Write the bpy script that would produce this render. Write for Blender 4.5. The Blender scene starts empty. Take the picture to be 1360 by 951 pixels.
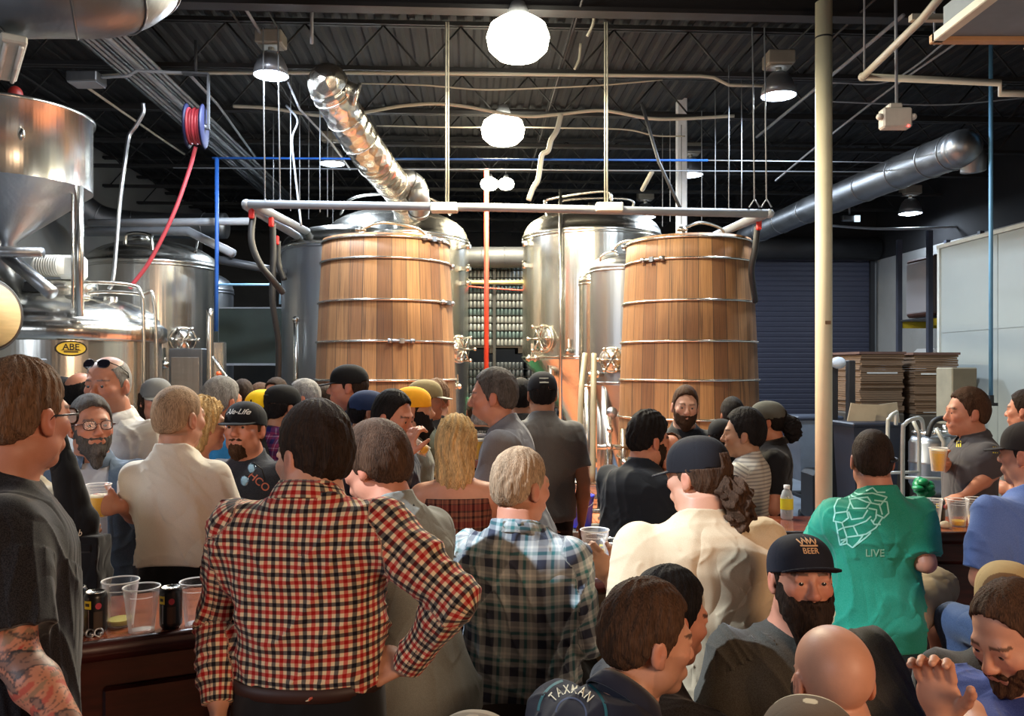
import bpy, math, random, time
import numpy as np
from mathutils import Vector, Matrix
from mathutils.bvhtree import BVHTree
T0 = time.time()
random.seed(5)
F, CX, HY, CZ = 1100.0, 680.0, 490.0, 1.85
def W(px, py, D):
    return np.array([(px - CX) / F * D, D, CZ - (py - HY) / F * D])
scene = bpy.context.scene
COL = scene.collection
PI = math.pi
def R_(a): return math.radians(a)

# ---------------------------------------------------------------- materials
def new_mat(name):
    m = bpy.data.materials.new(name); m.use_nodes = True
    nt = m.node_tree; b = nt.nodes['Principled BSDF']
    return m, nt, b
def N(nt, t, **kw):
    n = nt.nodes.new(t)
    for k, v in kw.items():
        if k == 'op': n.operation = v
        else: setattr(n, k, v)
    return n
def math_(nt, op, a, b=None, c=None):
    n = nt.nodes.new('ShaderNodeMath'); n.operation = op
    for i, x in enumerate((a, b, c)):
        if x is None: continue
        if isinstance(x, (int, float)): n.inputs[i].default_value = x
        else: nt.links.new(x, n.inputs[i])
    return n.outputs[0]
def mixc(nt, f, a, b):
    n = nt.nodes.new('ShaderNodeMix'); n.data_type = 'RGBA'
    for s, x in ((0, f), (6, a), (7, b)):
        if isinstance(x, (int, float)): n.inputs[s].default_value = x
        elif isinstance(x, tuple): n.inputs[s].default_value = (x[0], x[1], x[2], 1)
        else: nt.links.new(x, n.inputs[s])
    return n.outputs[2]
def noise(nt, scale, detail=3, vec=None, rough=.55):
    n = nt.nodes.new('ShaderNodeTexNoise'); n.inputs['Scale'].default_value = scale
    n.inputs['Detail'].default_value = detail; n.inputs['Roughness'].default_value = rough
    if vec is not None: nt.links.new(vec, n.inputs['Vector'])
    return n.outputs['Fac']
def objco(nt): return nt.nodes.new('ShaderNodeTexCoord').outputs['Object']
def scaled(nt, vec, sx, sy, sz):
    n = nt.nodes.new('ShaderNodeMapping'); n.inputs['Scale'].default_value = (sx, sy, sz)
    nt.links.new(vec, n.inputs['Vector']); return n.outputs['Vector']
def bump(nt, b, h, strength=.3, dist=.01):
    n = nt.nodes.new('ShaderNodeBump'); n.inputs['Strength'].default_value = strength
    n.inputs['Distance'].default_value = dist
    nt.links.new(h, n.inputs['Height']); nt.links.new(n.outputs[0], b.inputs['Normal'])
def ramp(nt, fac, lo, hi):
    n = nt.nodes.new('ShaderNodeMapRange'); n.inputs[1].default_value = lo; n.inputs[2].default_value = hi
    nt.links.new(fac, n.inputs[0]); return n.outputs[0]
MC = {}
def plain(name, col, rough=.6, metal=0.0, var=.12, nscale=6, bmp=0, bscale=60, spec=.5, stretch=(1, 1, 1), coat=0):
    """plain surface with a little procedural variation"""
    key = ('plain', name)
    if key in MC: return MC[key]
    m, nt, b = new_mat(name)
    v = scaled(nt, objco(nt), *stretch)
    n = noise(nt, nscale, 4, v)
    lo = tuple(max(0, c * (1 - var)) for c in col); hi = tuple(min(1, c * (1 + var)) for c in col)
    nt.links.new(mixc(nt, ramp(nt, n, .3, .7), lo, hi), b.inputs['Base Color'])
    b.inputs['Roughness'].default_value = rough; b.inputs['Metallic'].default_value = metal
    b.inputs['Specular IOR Level'].default_value = spec; b.inputs['Coat Weight'].default_value = coat
    if bmp: bump(nt, b, noise(nt, bscale, 3, v), bmp)
    MC[key] = m; return m
def steel(name, col=(.62, .62, .6), rough=.28, stretch=(1, 1, 40)):
    key = ('steel', name)
    if key in MC: return MC[key]
    m, nt, b = new_mat(name)
    v = scaled(nt, objco(nt), *stretch)
    n = noise(nt, 4, 4, v)
    b.inputs['Metallic'].default_value = 1
    nt.links.new(mixc(nt, n, tuple(c * .88 for c in col), tuple(min(1, c * 1.1) for c in col)), b.inputs['Base Color'])
    nt.links.new(math_(nt, 'MULTIPLY_ADD', n, rough * .6, rough * .7), b.inputs['Roughness'])
    bump(nt, b, noise(nt, 5, 3, scaled(nt, objco(nt), 1, 1, .03)), .35, .03)
    MC[key] = m; return m
def creases(nt, b, fine, st):
    o = objco(nt); x = nt.nodes.new('ShaderNodeTexNoise'); x.inputs['Scale'].default_value = 6; x.inputs['Detail'].default_value = 1.5; x.inputs['Distortion'].default_value = .7
    nt.links.new(scaled(nt, o, 1, 1, .7), x.inputs['Vector'])
    r = math_(nt, 'ABSOLUTE', math_(nt, 'SUBTRACT', x.outputs['Fac'], .5))
    b1 = nt.nodes.new('ShaderNodeBump'); b1.inputs['Strength'].default_value = .5; b1.inputs['Distance'].default_value = .012
    nt.links.new(ramp(nt, r, 0, .22), b1.inputs['Height'])
    b2 = nt.nodes.new('ShaderNodeBump'); b2.inputs['Strength'].default_value = st; b2.inputs['Distance'].default_value = .001
    nt.links.new(fine, b2.inputs['Height']); nt.links.new(b1.outputs[0], b2.inputs['Normal']); nt.links.new(b2.outputs[0], b.inputs['Normal'])
def fabric(name, col, rough=.9, var=.10, heather=0.0):
    key = ('fab', name)
    if key in MC: return MC[key]
    m, nt, b = new_mat(name)
    o = objco(nt)
    n = noise(nt, 9, 4, o); n2 = noise(nt, 420, 2, o)
    lo = tuple(c * (1 - var) for c in col); hi = tuple(min(1, c * (1 + var)) for c in col)
    c = mixc(nt, n, lo, hi)
    if heather:
        c = mixc(nt, ramp(nt, n2, .4, .6), c, tuple(min(1, x * (1 + heather) + .02) for x in col))
    nt.links.new(c, b.inputs['Base Color'])
    b.inputs['Roughness'].default_value = rough; b.inputs['Specular IOR Level'].default_value = .2
    b.inputs['Sheen Weight'].default_value = .15
    creases(nt, b, n2, .25)
    MC[key] = m; return m
def uvco(nt):
    a = nt.nodes.new('ShaderNodeAttribute'); a.attribute_name = 'cloth'
    s = nt.nodes.new('ShaderNodeSeparateXYZ'); nt.links.new(a.outputs['Vector'], s.inputs[0])
    return s.outputs[0], s.outputs[1]
def band(nt, x, period, lo, hi, off=0.0, soft=.04):
    """1 inside lo..hi of each period"""
    f = math_(nt, 'FRACT', math_(nt, 'ADD', math_(nt, 'DIVIDE', x, period), 20 + off))
    a = ramp(nt, f, lo - soft / 2, lo + soft / 2); b2 = ramp(nt, f, hi + soft / 2, hi - soft / 2)
    return math_(nt, 'MULTIPLY', a, b2)
def check(name, base, bands_u, bands_v, rough=.85, weave=.55):
    """woven check: bands = (period, lo, hi, colour)"""
    key = ('chk', name)
    if key in MC: return MC[key]
    m, nt, b = new_mat(name)
    u, v = uvco(nt)
    def lay(x, bands):
        c = base
        for (p, lo, hi, col) in bands: c = mixc(nt, band(nt, x, p, lo, hi), c, col)
        return c
    cu, cv = lay(u, bands_u), lay(v, bands_v)
    n = nt.nodes.new('ShaderNodeMix'); n.data_type = 'RGBA'; n.blend_type = 'MULTIPLY'
    n.inputs[0].default_value = 1.0
    for s, x in ((6, cu), (7, cv)):
        if isinstance(x, tuple): n.inputs[s].default_value = (*x, 1)
        else: nt.links.new(x, n.inputs[s])
    avg = mixc(nt, .5, cu, cv)
    c = mixc(nt, weave, avg, n.outputs[2])
    nt.links.new(c, b.inputs['Base Color'])
    b.inputs['Roughness'].default_value = rough; b.inputs['Specular IOR Level'].default_value = .2
    b.inputs['Sheen Weight'].default_value = .1
    creases(nt, b, noise(nt, 400, 2, objco(nt)), .2)
    MC[key] = m; return m
def attr_mat(name, rough=.5, spec=.4, sss=0.0, bmp=.15, bscale=220, coat=0):
    key = ('attr', name)
    if key in MC: return MC[key]
    m, nt, b = new_mat(name)
    a = nt.nodes.new('ShaderNodeAttribute'); a.attribute_name = 'Col'
    n = noise(nt, 35, 4, objco(nt))
    mx = nt.nodes.new('ShaderNodeMix'); mx.data_type = 'RGBA'; mx.blend_type = 'MULTIPLY'; mx.inputs[0].default_value = .22
    nt.links.new(a.outputs['Color'], mx.inputs[6])
    cr = nt.nodes.new('ShaderNodeCombineColor')
    for i in range(3): nt.links.new(math_(nt, 'MULTIPLY_ADD', n, 1.0, .5), cr.inputs[i])
    nt.links.new(cr.outputs[0], mx.inputs[7])
    nt.links.new(mx.outputs[2], b.inputs['Base Color'])
    b.inputs['Roughness'].default_value = rough; b.inputs['Specular IOR Level'].default_value = spec
    b.inputs['Coat Weight'].default_value = coat
    if bmp: bump(nt, b, noise(nt, bscale, 3, objco(nt)), bmp, .002)
    MC[key] = m; return m
def hair_mat(name, col, var=.6, stretch=(1, 1, .10), scale=330):
    key = ('hair', name)
    if key in MC: return MC[key]
    m, nt, b = new_mat(name)
    v = scaled(nt, objco(nt), *stretch)
    n = noise(nt, scale, 3, v); n2 = noise(nt, 22, 3, v)
    f = math_(nt, 'MULTIPLY_ADD', n, .6, math_(nt, 'MULTIPLY', n2, .4))
    nt.links.new(mixc(nt, ramp(nt, f, .35, .65), tuple(c * (1 - var) for c in col), tuple(min(1, c * (1 + var)) for c in col)), b.inputs['Base Color'])
    b.inputs['Roughness'].default_value = .66; b.inputs['Specular IOR Level'].default_value = .10
    bump(nt, b, n, .9, .006)
    MC[key] = m; return m
def emis(name, col, strength):
    key = ('em', name)
    if key in MC: return MC[key]
    m, nt, b = new_mat(name)
    b.inputs['Base Color'].default_value = (*col, 1)
    b.inputs['Emission Color'].default_value = (*col, 1); b.inputs['Emission Strength'].default_value = strength
    MC[key] = m; return m
def clear(name, col=(1, 1, 1), rough=.05, alpha=.25, trans=0.0):
    """thin clear plastic / glass"""
    key = ('clr', name)
    if key in MC: return MC[key]
    m, nt, b = new_mat(name)
    out = nt.nodes['Material Output']
    tr = nt.nodes.new('ShaderNodeBsdfTransparent'); tr.inputs[0].default_value = (*[min(1, .8 + .2 * c) for c in col], 1)
    ms = nt.nodes.new('ShaderNodeMixShader'); lw = nt.nodes.new('ShaderNodeLayerWeight'); lw.inputs[0].default_value = .45
    f = math_(nt, 'MULTIPLY_ADD', lw.outputs['Facing'], .75, alpha)
    nt.links.new(math_(nt, 'MINIMUM', f, 1.0), ms.inputs[0])
    b.inputs['Base Color'].default_value = (*col, 1); b.inputs['Roughness'].default_value = rough
    nt.links.new(tr.outputs[0], ms.inputs[1]); nt.links.new(b.outputs[0], ms.inputs[2])
    nt.links.new(ms.outputs[0], out.inputs[0])
    MC[key] = m; return m

# ---------------------------------------------------------------- objects
def tag(o, label=None, cat=None, group=None, kind=None):
    if label: o['label'] = label
    if cat: o['category'] = cat
    if group: o['group'] = group
    if kind: o['kind'] = kind
    return o
def thing(name, label, cat, loc=(0, 0, 0), rz=0.0, group=None):
    o = bpy.data.objects.new(name, None); COL.objects.link(o)
    o.location = [float(x) for x in loc]; o.rotation_euler = (0, 0, rz); o.empty_display_size = .1
    return tag(o, label, cat, group)
def mesh_obj(name, V, Fc, mat, parent=None, smooth=True, Q=None, loc=None):
    me = bpy.data.meshes.new(name)
    V = np.asarray(V, dtype=np.float32)
    if Q is not None:
        me.vertices.add(len(V)); me.vertices.foreach_set('co', V.ravel())
        Q = np.asarray(Q, dtype=np.int32)
        me.loops.add(Q.size); me.loops.foreach_set('vertex_index', Q.ravel())
        me.polygons.add(len(Q)); me.polygons.foreach_set('loop_start', np.arange(0, Q.size, 4, dtype=np.int32))
        me.update(calc_edges=True)
    else:
        me.from_pydata([tuple(map(float, v)) for v in V], [], Fc); me.update()
    me.polygons.foreach_set('use_smooth', np.full(len(me.polygons), bool(smooth)))
    if isinstance(mat, (list, tuple)):
        for x in mat: me.materials.append(x)
    elif mat: me.materials.append(mat)
    o = bpy.data.objects.new(name, me); COL.objects.link(o)
    if parent is not None: o.parent = parent
    if loc is not None: o.location = [float(x) for x in loc]
    return o
def frame_to(d, up=(0, 0, 1)):
    d = np.array(d, float); d /= np.linalg.norm(d)
    u = np.array(up, float)
    if abs(d @ u) > .97: u = np.array([1., 0, 0]) if abs(d[0]) < .9 else np.array([0, 1., 0])
    x = np.cross(u, d); x /= np.linalg.norm(x); y = np.cross(d, x)
    return x, y, d
class MB:
    """collects shapes and links them as ONE mesh object"""
    def __init__(s): s.V = []; s.F = []; s.n = 0; s.sm = []
    def raw(s, V, Fc, smooth=True):
        V = [tuple(map(float, v)) for v in V]
        s.V += V; s.F += [tuple(i + s.n for i in f) for f in Fc]; s.sm += [smooth] * len(Fc); s.n += len(V); return s
    def box(s, c, sz, rz=0.0, bev=0.0, rot=None):
        c = np.array(c, float); h = np.array(sz, float) / 2; b = min(bev, h.min() * .9)
        M = np.array(rot) if rot is not None else np.array([[math.cos(rz), -math.sin(rz), 0], [math.sin(rz), math.cos(rz), 0], [0, 0, 1]])
        if b <= 0:
            P = [(x * h[0], y * h[1], z * h[2]) for z in (-1, 1) for y in (-1, 1) for x in (-1, 1)]
            Fc = [(0, 2, 3, 1), (4, 5, 7, 6), (0, 1, 5, 4), (2, 6, 7, 3), (0, 4, 6, 2), (1, 3, 7, 5)]
        else:
            P = []; idx = {}
            for z in (-1, 1):
                for y in (-1, 1):
                    for x in (-1, 1):
                        for ax in range(3):
                            p = [x * (h[0] - b), y * (h[1] - b), z * (h[2] - b)]; p[ax] = (x, y, z)[ax] * h[ax]
                            idx[(x, y, z, ax)] = len(P); P.append(p)
            Fc = []
            for ax in range(3):
                a1, a2 = (ax + 1) % 3, (ax + 2) % 3
                for sg in (-1, 1):
                    q = []
                    for (u, v) in ((-1, -1), (1, -1), (1, 1), (-1, 1)):
                        k = [0, 0, 0]; k[ax] = sg; k[a1] = u; k[a2] = v; q.append(idx[(*k, ax)])
                    Fc.append(tuple(q if sg > 0 else q[::-1]))
                for u in (-1, 1):
                    for v in (-1, 1):
                        def K(t, a):
                            k = [0, 0, 0]; k[ax] = t; k[a1] = u; k[a2] = v; return idx[(*k, a)]
                        q = [K(-1, a1), K(1, a1), K(1, a2), K(-1, a2)]
                        Fc.append(tuple(q if u * v > 0 else q[::-1]))
            for z in (-1, 1):
                for y in (-1, 1):
                    for x in (-1, 1):
                        q = [idx[(x, y, z, 0)], idx[(x, y, z, 1)], idx[(x, y, z, 2)]]
                        Fc.append(tuple(q if x * y * z > 0 else q[::-1]))
        return s.raw([c + M @ np.array(p) for p in P], Fc, False)
    def lathe(s, prof, c=(0, 0, 0), seg=48, cap=True, axis=None, smooth=True, wob=None):
        c = np.array(c, float); X, Y, Z = (np.eye(3) if axis is None else np.array(frame_to(axis)))
        V = []; Fc = []
        for (r, z) in prof:
            for k in range(seg):
                a = 2 * PI * k / seg
                V.append(c + X * math.cos(a) * r + Y * math.sin(a) * r + Z * z)
        for i in range(len(prof) - 1):
            for k in range(seg):
                k2 = (k + 1) % seg
                Fc.append((i * seg + k, i * seg + k2, (i + 1) * seg + k2, (i + 1) * seg + k))
        if cap:
            if prof[0][0] > 1e-5: Fc.append(tuple(range(seg))[::-1])
            if prof[-1][0] > 1e-5: Fc.append(tuple((len(prof) - 1) * seg + k for k in range(seg)))
        return s.raw(V, Fc, smooth)
    def cyl(s, a, b, r, r2=None, seg=20, cap=True):
        a = np.array(a, float); b = np.array(b, float); L = np.linalg.norm(b - a)
        return s.lathe([(r, 0), (r if r2 is None else r2, L)], a, seg, cap, axis=(b - a))
    def tube(s, P, r, seg=10, cap=True, closed=False):
        P = [np.array(p, float) for p in P]; n = len(P); V = []; Fc = []
        rs = r if isinstance(r, (list, tuple, np.ndarray)) else [r] * n
        X = None
        for i, p in enumerate(P):
            d = (P[(i + 1) % n] - P[i - 1]) if closed else (P[min(i + 1, n - 1)] - P[max(i - 1, 0)])
            d = d / (np.linalg.norm(d) + 1e-9)
            if X is None: X, Y, _ = frame_to(d)
            else:
                X = X - d * (X @ d); X /= np.linalg.norm(X) + 1e-9; Y = np.cross(d, X)
            for k in range(seg):
                a = 2 * PI * k / seg; V.append(p + (X * math.cos(a) + Y * math.sin(a)) * rs[i])
        m = n if closed else n - 1
        for i in range(m):
            j = (i + 1) % n
            for k in range(seg):
                k2 = (k + 1) % seg; Fc.append((i * seg + k, i * seg + k2, j * seg + k2, j * seg + k))
        if cap and not closed:
            Fc.append(tuple(range(seg))[::-1]); Fc.append(tuple((n - 1) * seg + k for k in range(seg)))
        return s.raw(V, Fc, True)
    def ring(s, c, R, r, axis=(0, 0, 1), seg=40, rs=8, sx=1.0):
        X, Y, Z = frame_to(axis)
        return s.tube([np.array(c) + X * math.cos(2 * PI * k / seg) * R * sx + Y * math.sin(2 * PI * k / seg) * R for k in range(seg)], r, rs, closed=True)
    def ball(s, c, r, seg=16, rings=10, rot=None):
        rr = r if isinstance(r, (tuple, list)) else (r, r, r)
        M = np.eye(3) if rot is None else np.array(rot)
        V = []; Fc = []
        for i in range(rings + 1):
            t = PI * i / rings
            for k in range(seg):
                a = 2 * PI * k / seg
                V.append(np.array(c) + M @ np.array([rr[0] * math.sin(t) * math.cos(a), rr[1] * math.sin(t) * math.sin(a), rr[2] * math.cos(t)]))
        for i in range(rings):
            for k in range(seg):
                k2 = (k + 1) % seg; Fc.append((i * seg + k, (i + 1) * seg + k, (i + 1) * seg + k2, i * seg + k2))
        return s.raw(V, Fc, True)
    def build(s, name, mat, parent=None, loc=None):
        me = bpy.data.meshes.new(name); me.from_pydata(s.V, [], s.F); me.update()
        me.polygons.foreach_set('use_smooth', np.array(s.sm, dtype=bool))
        me.materials.append(mat)
        o = bpy.data.objects.new(name, me); COL.objects.link(o)
        if parent is not None: o.parent = parent
        if loc is not None: o.location = [float(x) for x in loc]
        return o
def struct(o, label=None):
    o['kind'] = 'structure'
    if label: o['label'] = label
    return o
def smooth_path(P, n=8):
    """Catmull-Rom through points"""
    P = [np.array(p, float) for p in P]; Q = [2 * P[0] - P[1]] + P + [2 * P[-1] - P[-2]]; out = []
    for i in range(1, len(Q) - 2):
        for k in range(n):
            t = k / n; a, b, c, d = Q[i - 1:i + 3]
            out.append(.5 * ((2 * b) + (c - a) * t + (2 * a - 5 * b + 4 * c - d) * t * t + (3 * b - a - 3 * c + d) * t ** 3))
    out.append(P[-1]); return out
def copy_tree(o, parent=None):
    c = o.copy(); COL.objects.link(c)
    if parent is not None: c.parent = parent
    for ch in list(o.children): copy_tree(ch, c)
    return c

# ---------------------------------------------------------------- implicit surfaces
class Field:
    def __init__(s, lo, hi, h):
        s.h = h; s.lo = np.array(lo, float) - 2 * h
        s.n = (np.ceil((np.array(hi, float) + 2 * h - s.lo) / h)).astype(int) + 1
        s.v = np.full(tuple(s.n), .2, dtype=np.float32)
        s.ax = [(s.lo[i] + h * np.arange(s.n[i])).astype(np.float32) for i in range(3)]
    def blk(s, lo, hi, m):
        a = np.clip(np.floor((np.array(lo) - m - s.lo) / s.h).astype(int), 0, s.n - 1)
        b = np.clip(np.ceil((np.array(hi) + m - s.lo) / s.h).astype(int) + 1, a + 1, s.n)
        sl = tuple(slice(a[i], b[i]) for i in range(3))
        X = s.ax[0][sl[0]][:, None, None]; Y = s.ax[1][sl[1]][None, :, None]; Z = s.ax[2][sl[2]][None, None, :]
        return sl, X, Y, Z
    def put(s, sl, d, k, op):
        o = s.v[sl]
        if op == 'u':
            if k > 0:
                h = np.maximum(k - np.abs(o - d), 0) / k; s.v[sl] = np.minimum(o, d) - h * h * k * .25
            else: s.v[sl] = np.minimum(o, d)
        elif op == 's':
            d = -d
            if k > 0:
                h = np.maximum(k - np.abs(o - d), 0) / k; s.v[sl] = np.maximum(o, d) + h * h * k * .25
            else: s.v[sl] = np.maximum(o, d)
        elif op == 'i':
            s.v[sl] = np.maximum(o, d)
    def cone(s, a, b, ra, rb, k=.01, op='u', flat=None, cut=None):
        """round cone a-b; flat=(dir, factor) squashes; cut=True gives a flat end at b"""
        a = np.array(a, float); b = np.array(b, float); R = max(ra, rb)
        sl, X, Y, Z = s.blk(np.minimum(a, b) - R, np.maximum(a, b) + R, k + 2.5 * s.h)
        ab = b - a; L2 = float(ab @ ab) + 1e-12
        px, py, pz = X - a[0], Y - a[1], Z - a[2]
        t0 = (px * ab[0] + py * ab[1] + pz * ab[2]) / L2; t = np.clip(t0, 0, 1)
        qx, qy, qz = px - t * ab[0], py - t * ab[1], pz - t * ab[2]
        d2 = qx * qx + qy * qy + qz * qz
        if flat is not None:
            f = np.array(flat[0], float); f /= np.linalg.norm(f); g = flat[1]
            w = qx * f[0] + qy * f[1] + qz * f[2]; d2 = d2 + w * w * (g * g - 1)
        d = np.sqrt(np.maximum(d2, 0)) - (ra + (rb - ra) * t)
        if cut: d = np.maximum(d, (t0 - 1) * math.sqrt(L2))
        s.put(sl, d.astype(np.float32), k, op)
    def ell(s, c, r, R=None, k=.01, op='u', clip=None):
        c = np.array(c, float); r = np.array(r, float)
        sl, X, Y, Z = s.blk(c - r.max(), c + r.max(), k + 2.5 * s.h)
        px, py, pz = X - c[0], Y - c[1], Z - c[2]
        if R is not None: px, py, pz = [px * R[0][i] + py * R[1][i] + pz * R[2][i] for i in range(3)]
        k0 = np.sqrt((px / r[0]) ** 2 + (py / r[1]) ** 2 + (pz / r[2]) ** 2)
        k1 = np.sqrt((px / r[0] ** 2) ** 2 + (py / r[1] ** 2) ** 2 + (pz / r[2] ** 2) ** 2) + 1e-6
        d = k0 * (k0 - 1) / k1
        if clip is not None: d = np.maximum(d, clip(px, py, pz))
        s.put(sl, d.astype(np.float32), k, op)
    def fn(s, f, lo, hi, k=.01, op='u'):
        sl, X, Y, Z = s.blk(lo, hi, k + 2.5 * s.h)
        d = f(X, Y, Z); s.put(sl, np.broadcast_to(d, s.v[sl].shape).astype(np.float32), k, op)
    def displace(s, f, band=.03):
        I = np.nonzero(np.abs(s.v) < band)
        p = [s.ax[i][I[i]] for i in range(3)]
        s.v[I] += f(*p).astype(np.float32)
    def mesh(s):
        v = s.v; ins = v < 0
        v[0] = v[-1] = .2; v[:, 0] = v[:, -1] = .2; v[:, :, 0] = v[:, :, -1] = .2; ins = v < 0
        c = np.zeros(np.array(v.shape) - 1, dtype=np.int8)
        for i in (0, 1):
            for j in (0, 1):
                for k in (0, 1):
                    c += ins[i:v.shape[0] - 1 + i, j:v.shape[1] - 1 + j, k:v.shape[2] - 1 + k]
        act = np.nonzero((c > 0) & (c < 8))
        if len(act[0]) == 0: return np.zeros((0, 3)), np.zeros((0, 4), int)
        A = np.stack(act, 1); corners = [(i, j, k) for i in (0, 1) for j in (0, 1) for k in (0, 1)]
        cv = np.stack([v[A[:, 0] + i, A[:, 1] + j, A[:, 2] + k] for (i, j, k) in corners], 1)
        P = np.zeros((len(A), 3)); cnt = np.zeros(len(A))
        for e0 in range(8):
            for e1 in range(e0 + 1, 8):
                d = np.abs(np.array(corners[e0]) - np.array(corners[e1]))
                if d.sum() != 1: continue
                a, b = cv[:, e0], cv[:, e1]; m = (a < 0) != (b < 0)
                t = np.where(m, a / np.where(m, a - b, 1), 0)
                p = np.array(corners[e0])[None] + t[:, None] * (np.array(corners[e1]) - np.array(corners[e0]))[None]
                P += p * m[:, None]; cnt += m
        P = (A + P / cnt[:, None]) * s.h + s.lo
        idx = np.full(c.shape, -1, dtype=np.int32); idx[act] = np.arange(len(A))
        Q = []
        for ax in range(3):
            a1, a2 = (ax + 1) % 3, (ax + 2) % 3
            lo = [slice(None)] * 3; hi = [slice(None)] * 3; lo[ax] = slice(0, -1); hi[ax] = slice(1, None)
            x0, x1 = ins[tuple(lo)], ins[tuple(hi)]
            E = np.stack(np.nonzero(x0 != x1), 1); st = x0[E[:, 0], E[:, 1], E[:, 2]]
            u = np.zeros(3, int); u[a1] = 1; w = np.zeros(3, int); w[a2] = 1
            g = lambda o: idx[tuple((E + o).T)]
            q = np.stack([g(-u - w), g(-w), g(0 * u), g(-u)], 1)
            q[~st] = q[~st][:, ::-1]; Q.append(q)
        return P, np.concatenate(Q)
def add_attr(me, name, data, typ):
    a = me.attributes.new(name, typ, 'POINT')
    if typ == 'FLOAT_VECTOR': a.data.foreach_set('vector', np.asarray(data, dtype=np.float32).ravel())
    else:
        d = np.ones((len(data), 4), dtype=np.float32); d[:, :3] = data
        a.data.foreach_set('color', d.ravel())
def wob(p, ks, seed=0):
    """cheap smooth noise from warped sines, p = (x,y,z) arrays, about -1..1"""
    rs = np.random.RandomState(seed); out = 0
    for k, amp in ks:
        K = rs.randn(3) * k; M = rs.randn(3) * k * .5; ph = rs.rand(2) * 6.28
        out = out + amp * np.sin(p[0] * K[0] + p[1] * K[1] + p[2] * K[2] + ph[0] + 1.7 * np.sin(p[0] * M[0] + p[1] * M[1] + p[2] * M[2] + ph[1]))
    return out
def C(r, g, b):
    f = lambda x: (x / 255 / 12.92) if x <= 10 else ((x / 255 + .055) / 1.055) ** 2.4
    return (f(r), f(g), f(b))
def Rx(a): c, s = math.cos(a), math.sin(a); return np.array([[1, 0, 0], [0, c, -s], [0, s, c]])
def Ry(a): c, s = math.cos(a), math.sin(a); return np.array([[c, 0, s], [0, 1, 0], [-s, 0, c]])
def Rz(a): c, s = math.cos(a), math.sin(a); return np.array([[c, -s, 0], [s, c, 0], [0, 0, 1]])
SKIN = {'fair': (.54, .27, .175), 'ruddy': (.50, .215, .135), 'tan': (.40, .20, .12), 'pale': (.60, .34, .24), 'olive': (.38, .205, .125)}
HAIRC = {'black': (.012, .010, .010), 'dark': (.028, .017, .012), 'brown': (.065, .034, .020), 'lightbrown': (.15, .085, .05),
         'blond': (.55, .37, .17), 'sandy': (.36, .24, .15), 'grey': (.26, .25, .24), 'darkgrey': (.09, .08, .075), 'white': (.6, .58, .55), 'red': (.16, .06, .025)}
EYE_M = None
#           z     a(half width) b(half depth) yc
LOFT_M = np.array([[-.12, .150, .105, -.005], [-.02, .172, .125, -.008], [.08, .165, .120, .004], [.18, .158, .118, .012], [.28, .168, .120, .010],
                   [.38, .184, .124, .002], [.43, .184, .114, -.006], [.465, .165, .100, -.012], [.495, .125, .084, -.018], [.520, .090, .070, -.020], [.545, .068, .062, -.016], [.62, .056, .058, .0]])
LOFT_F = np.array([[-.12, .155, .110, -.005], [-.02, .180, .125, -.010], [.08, .150, .105, .000], [.16, .132, .095, .004], [.26, .142, .105, .012],
                   [.36, .160, .118, .014], [.44, .165, .090, -.004], [.48, .145, .075, -.014], [.505, .095, .062, -.016], [.525, .062, .052, -.014], [.56, .050, .050, -.008], [.62, .047, .049, .004]])

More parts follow.
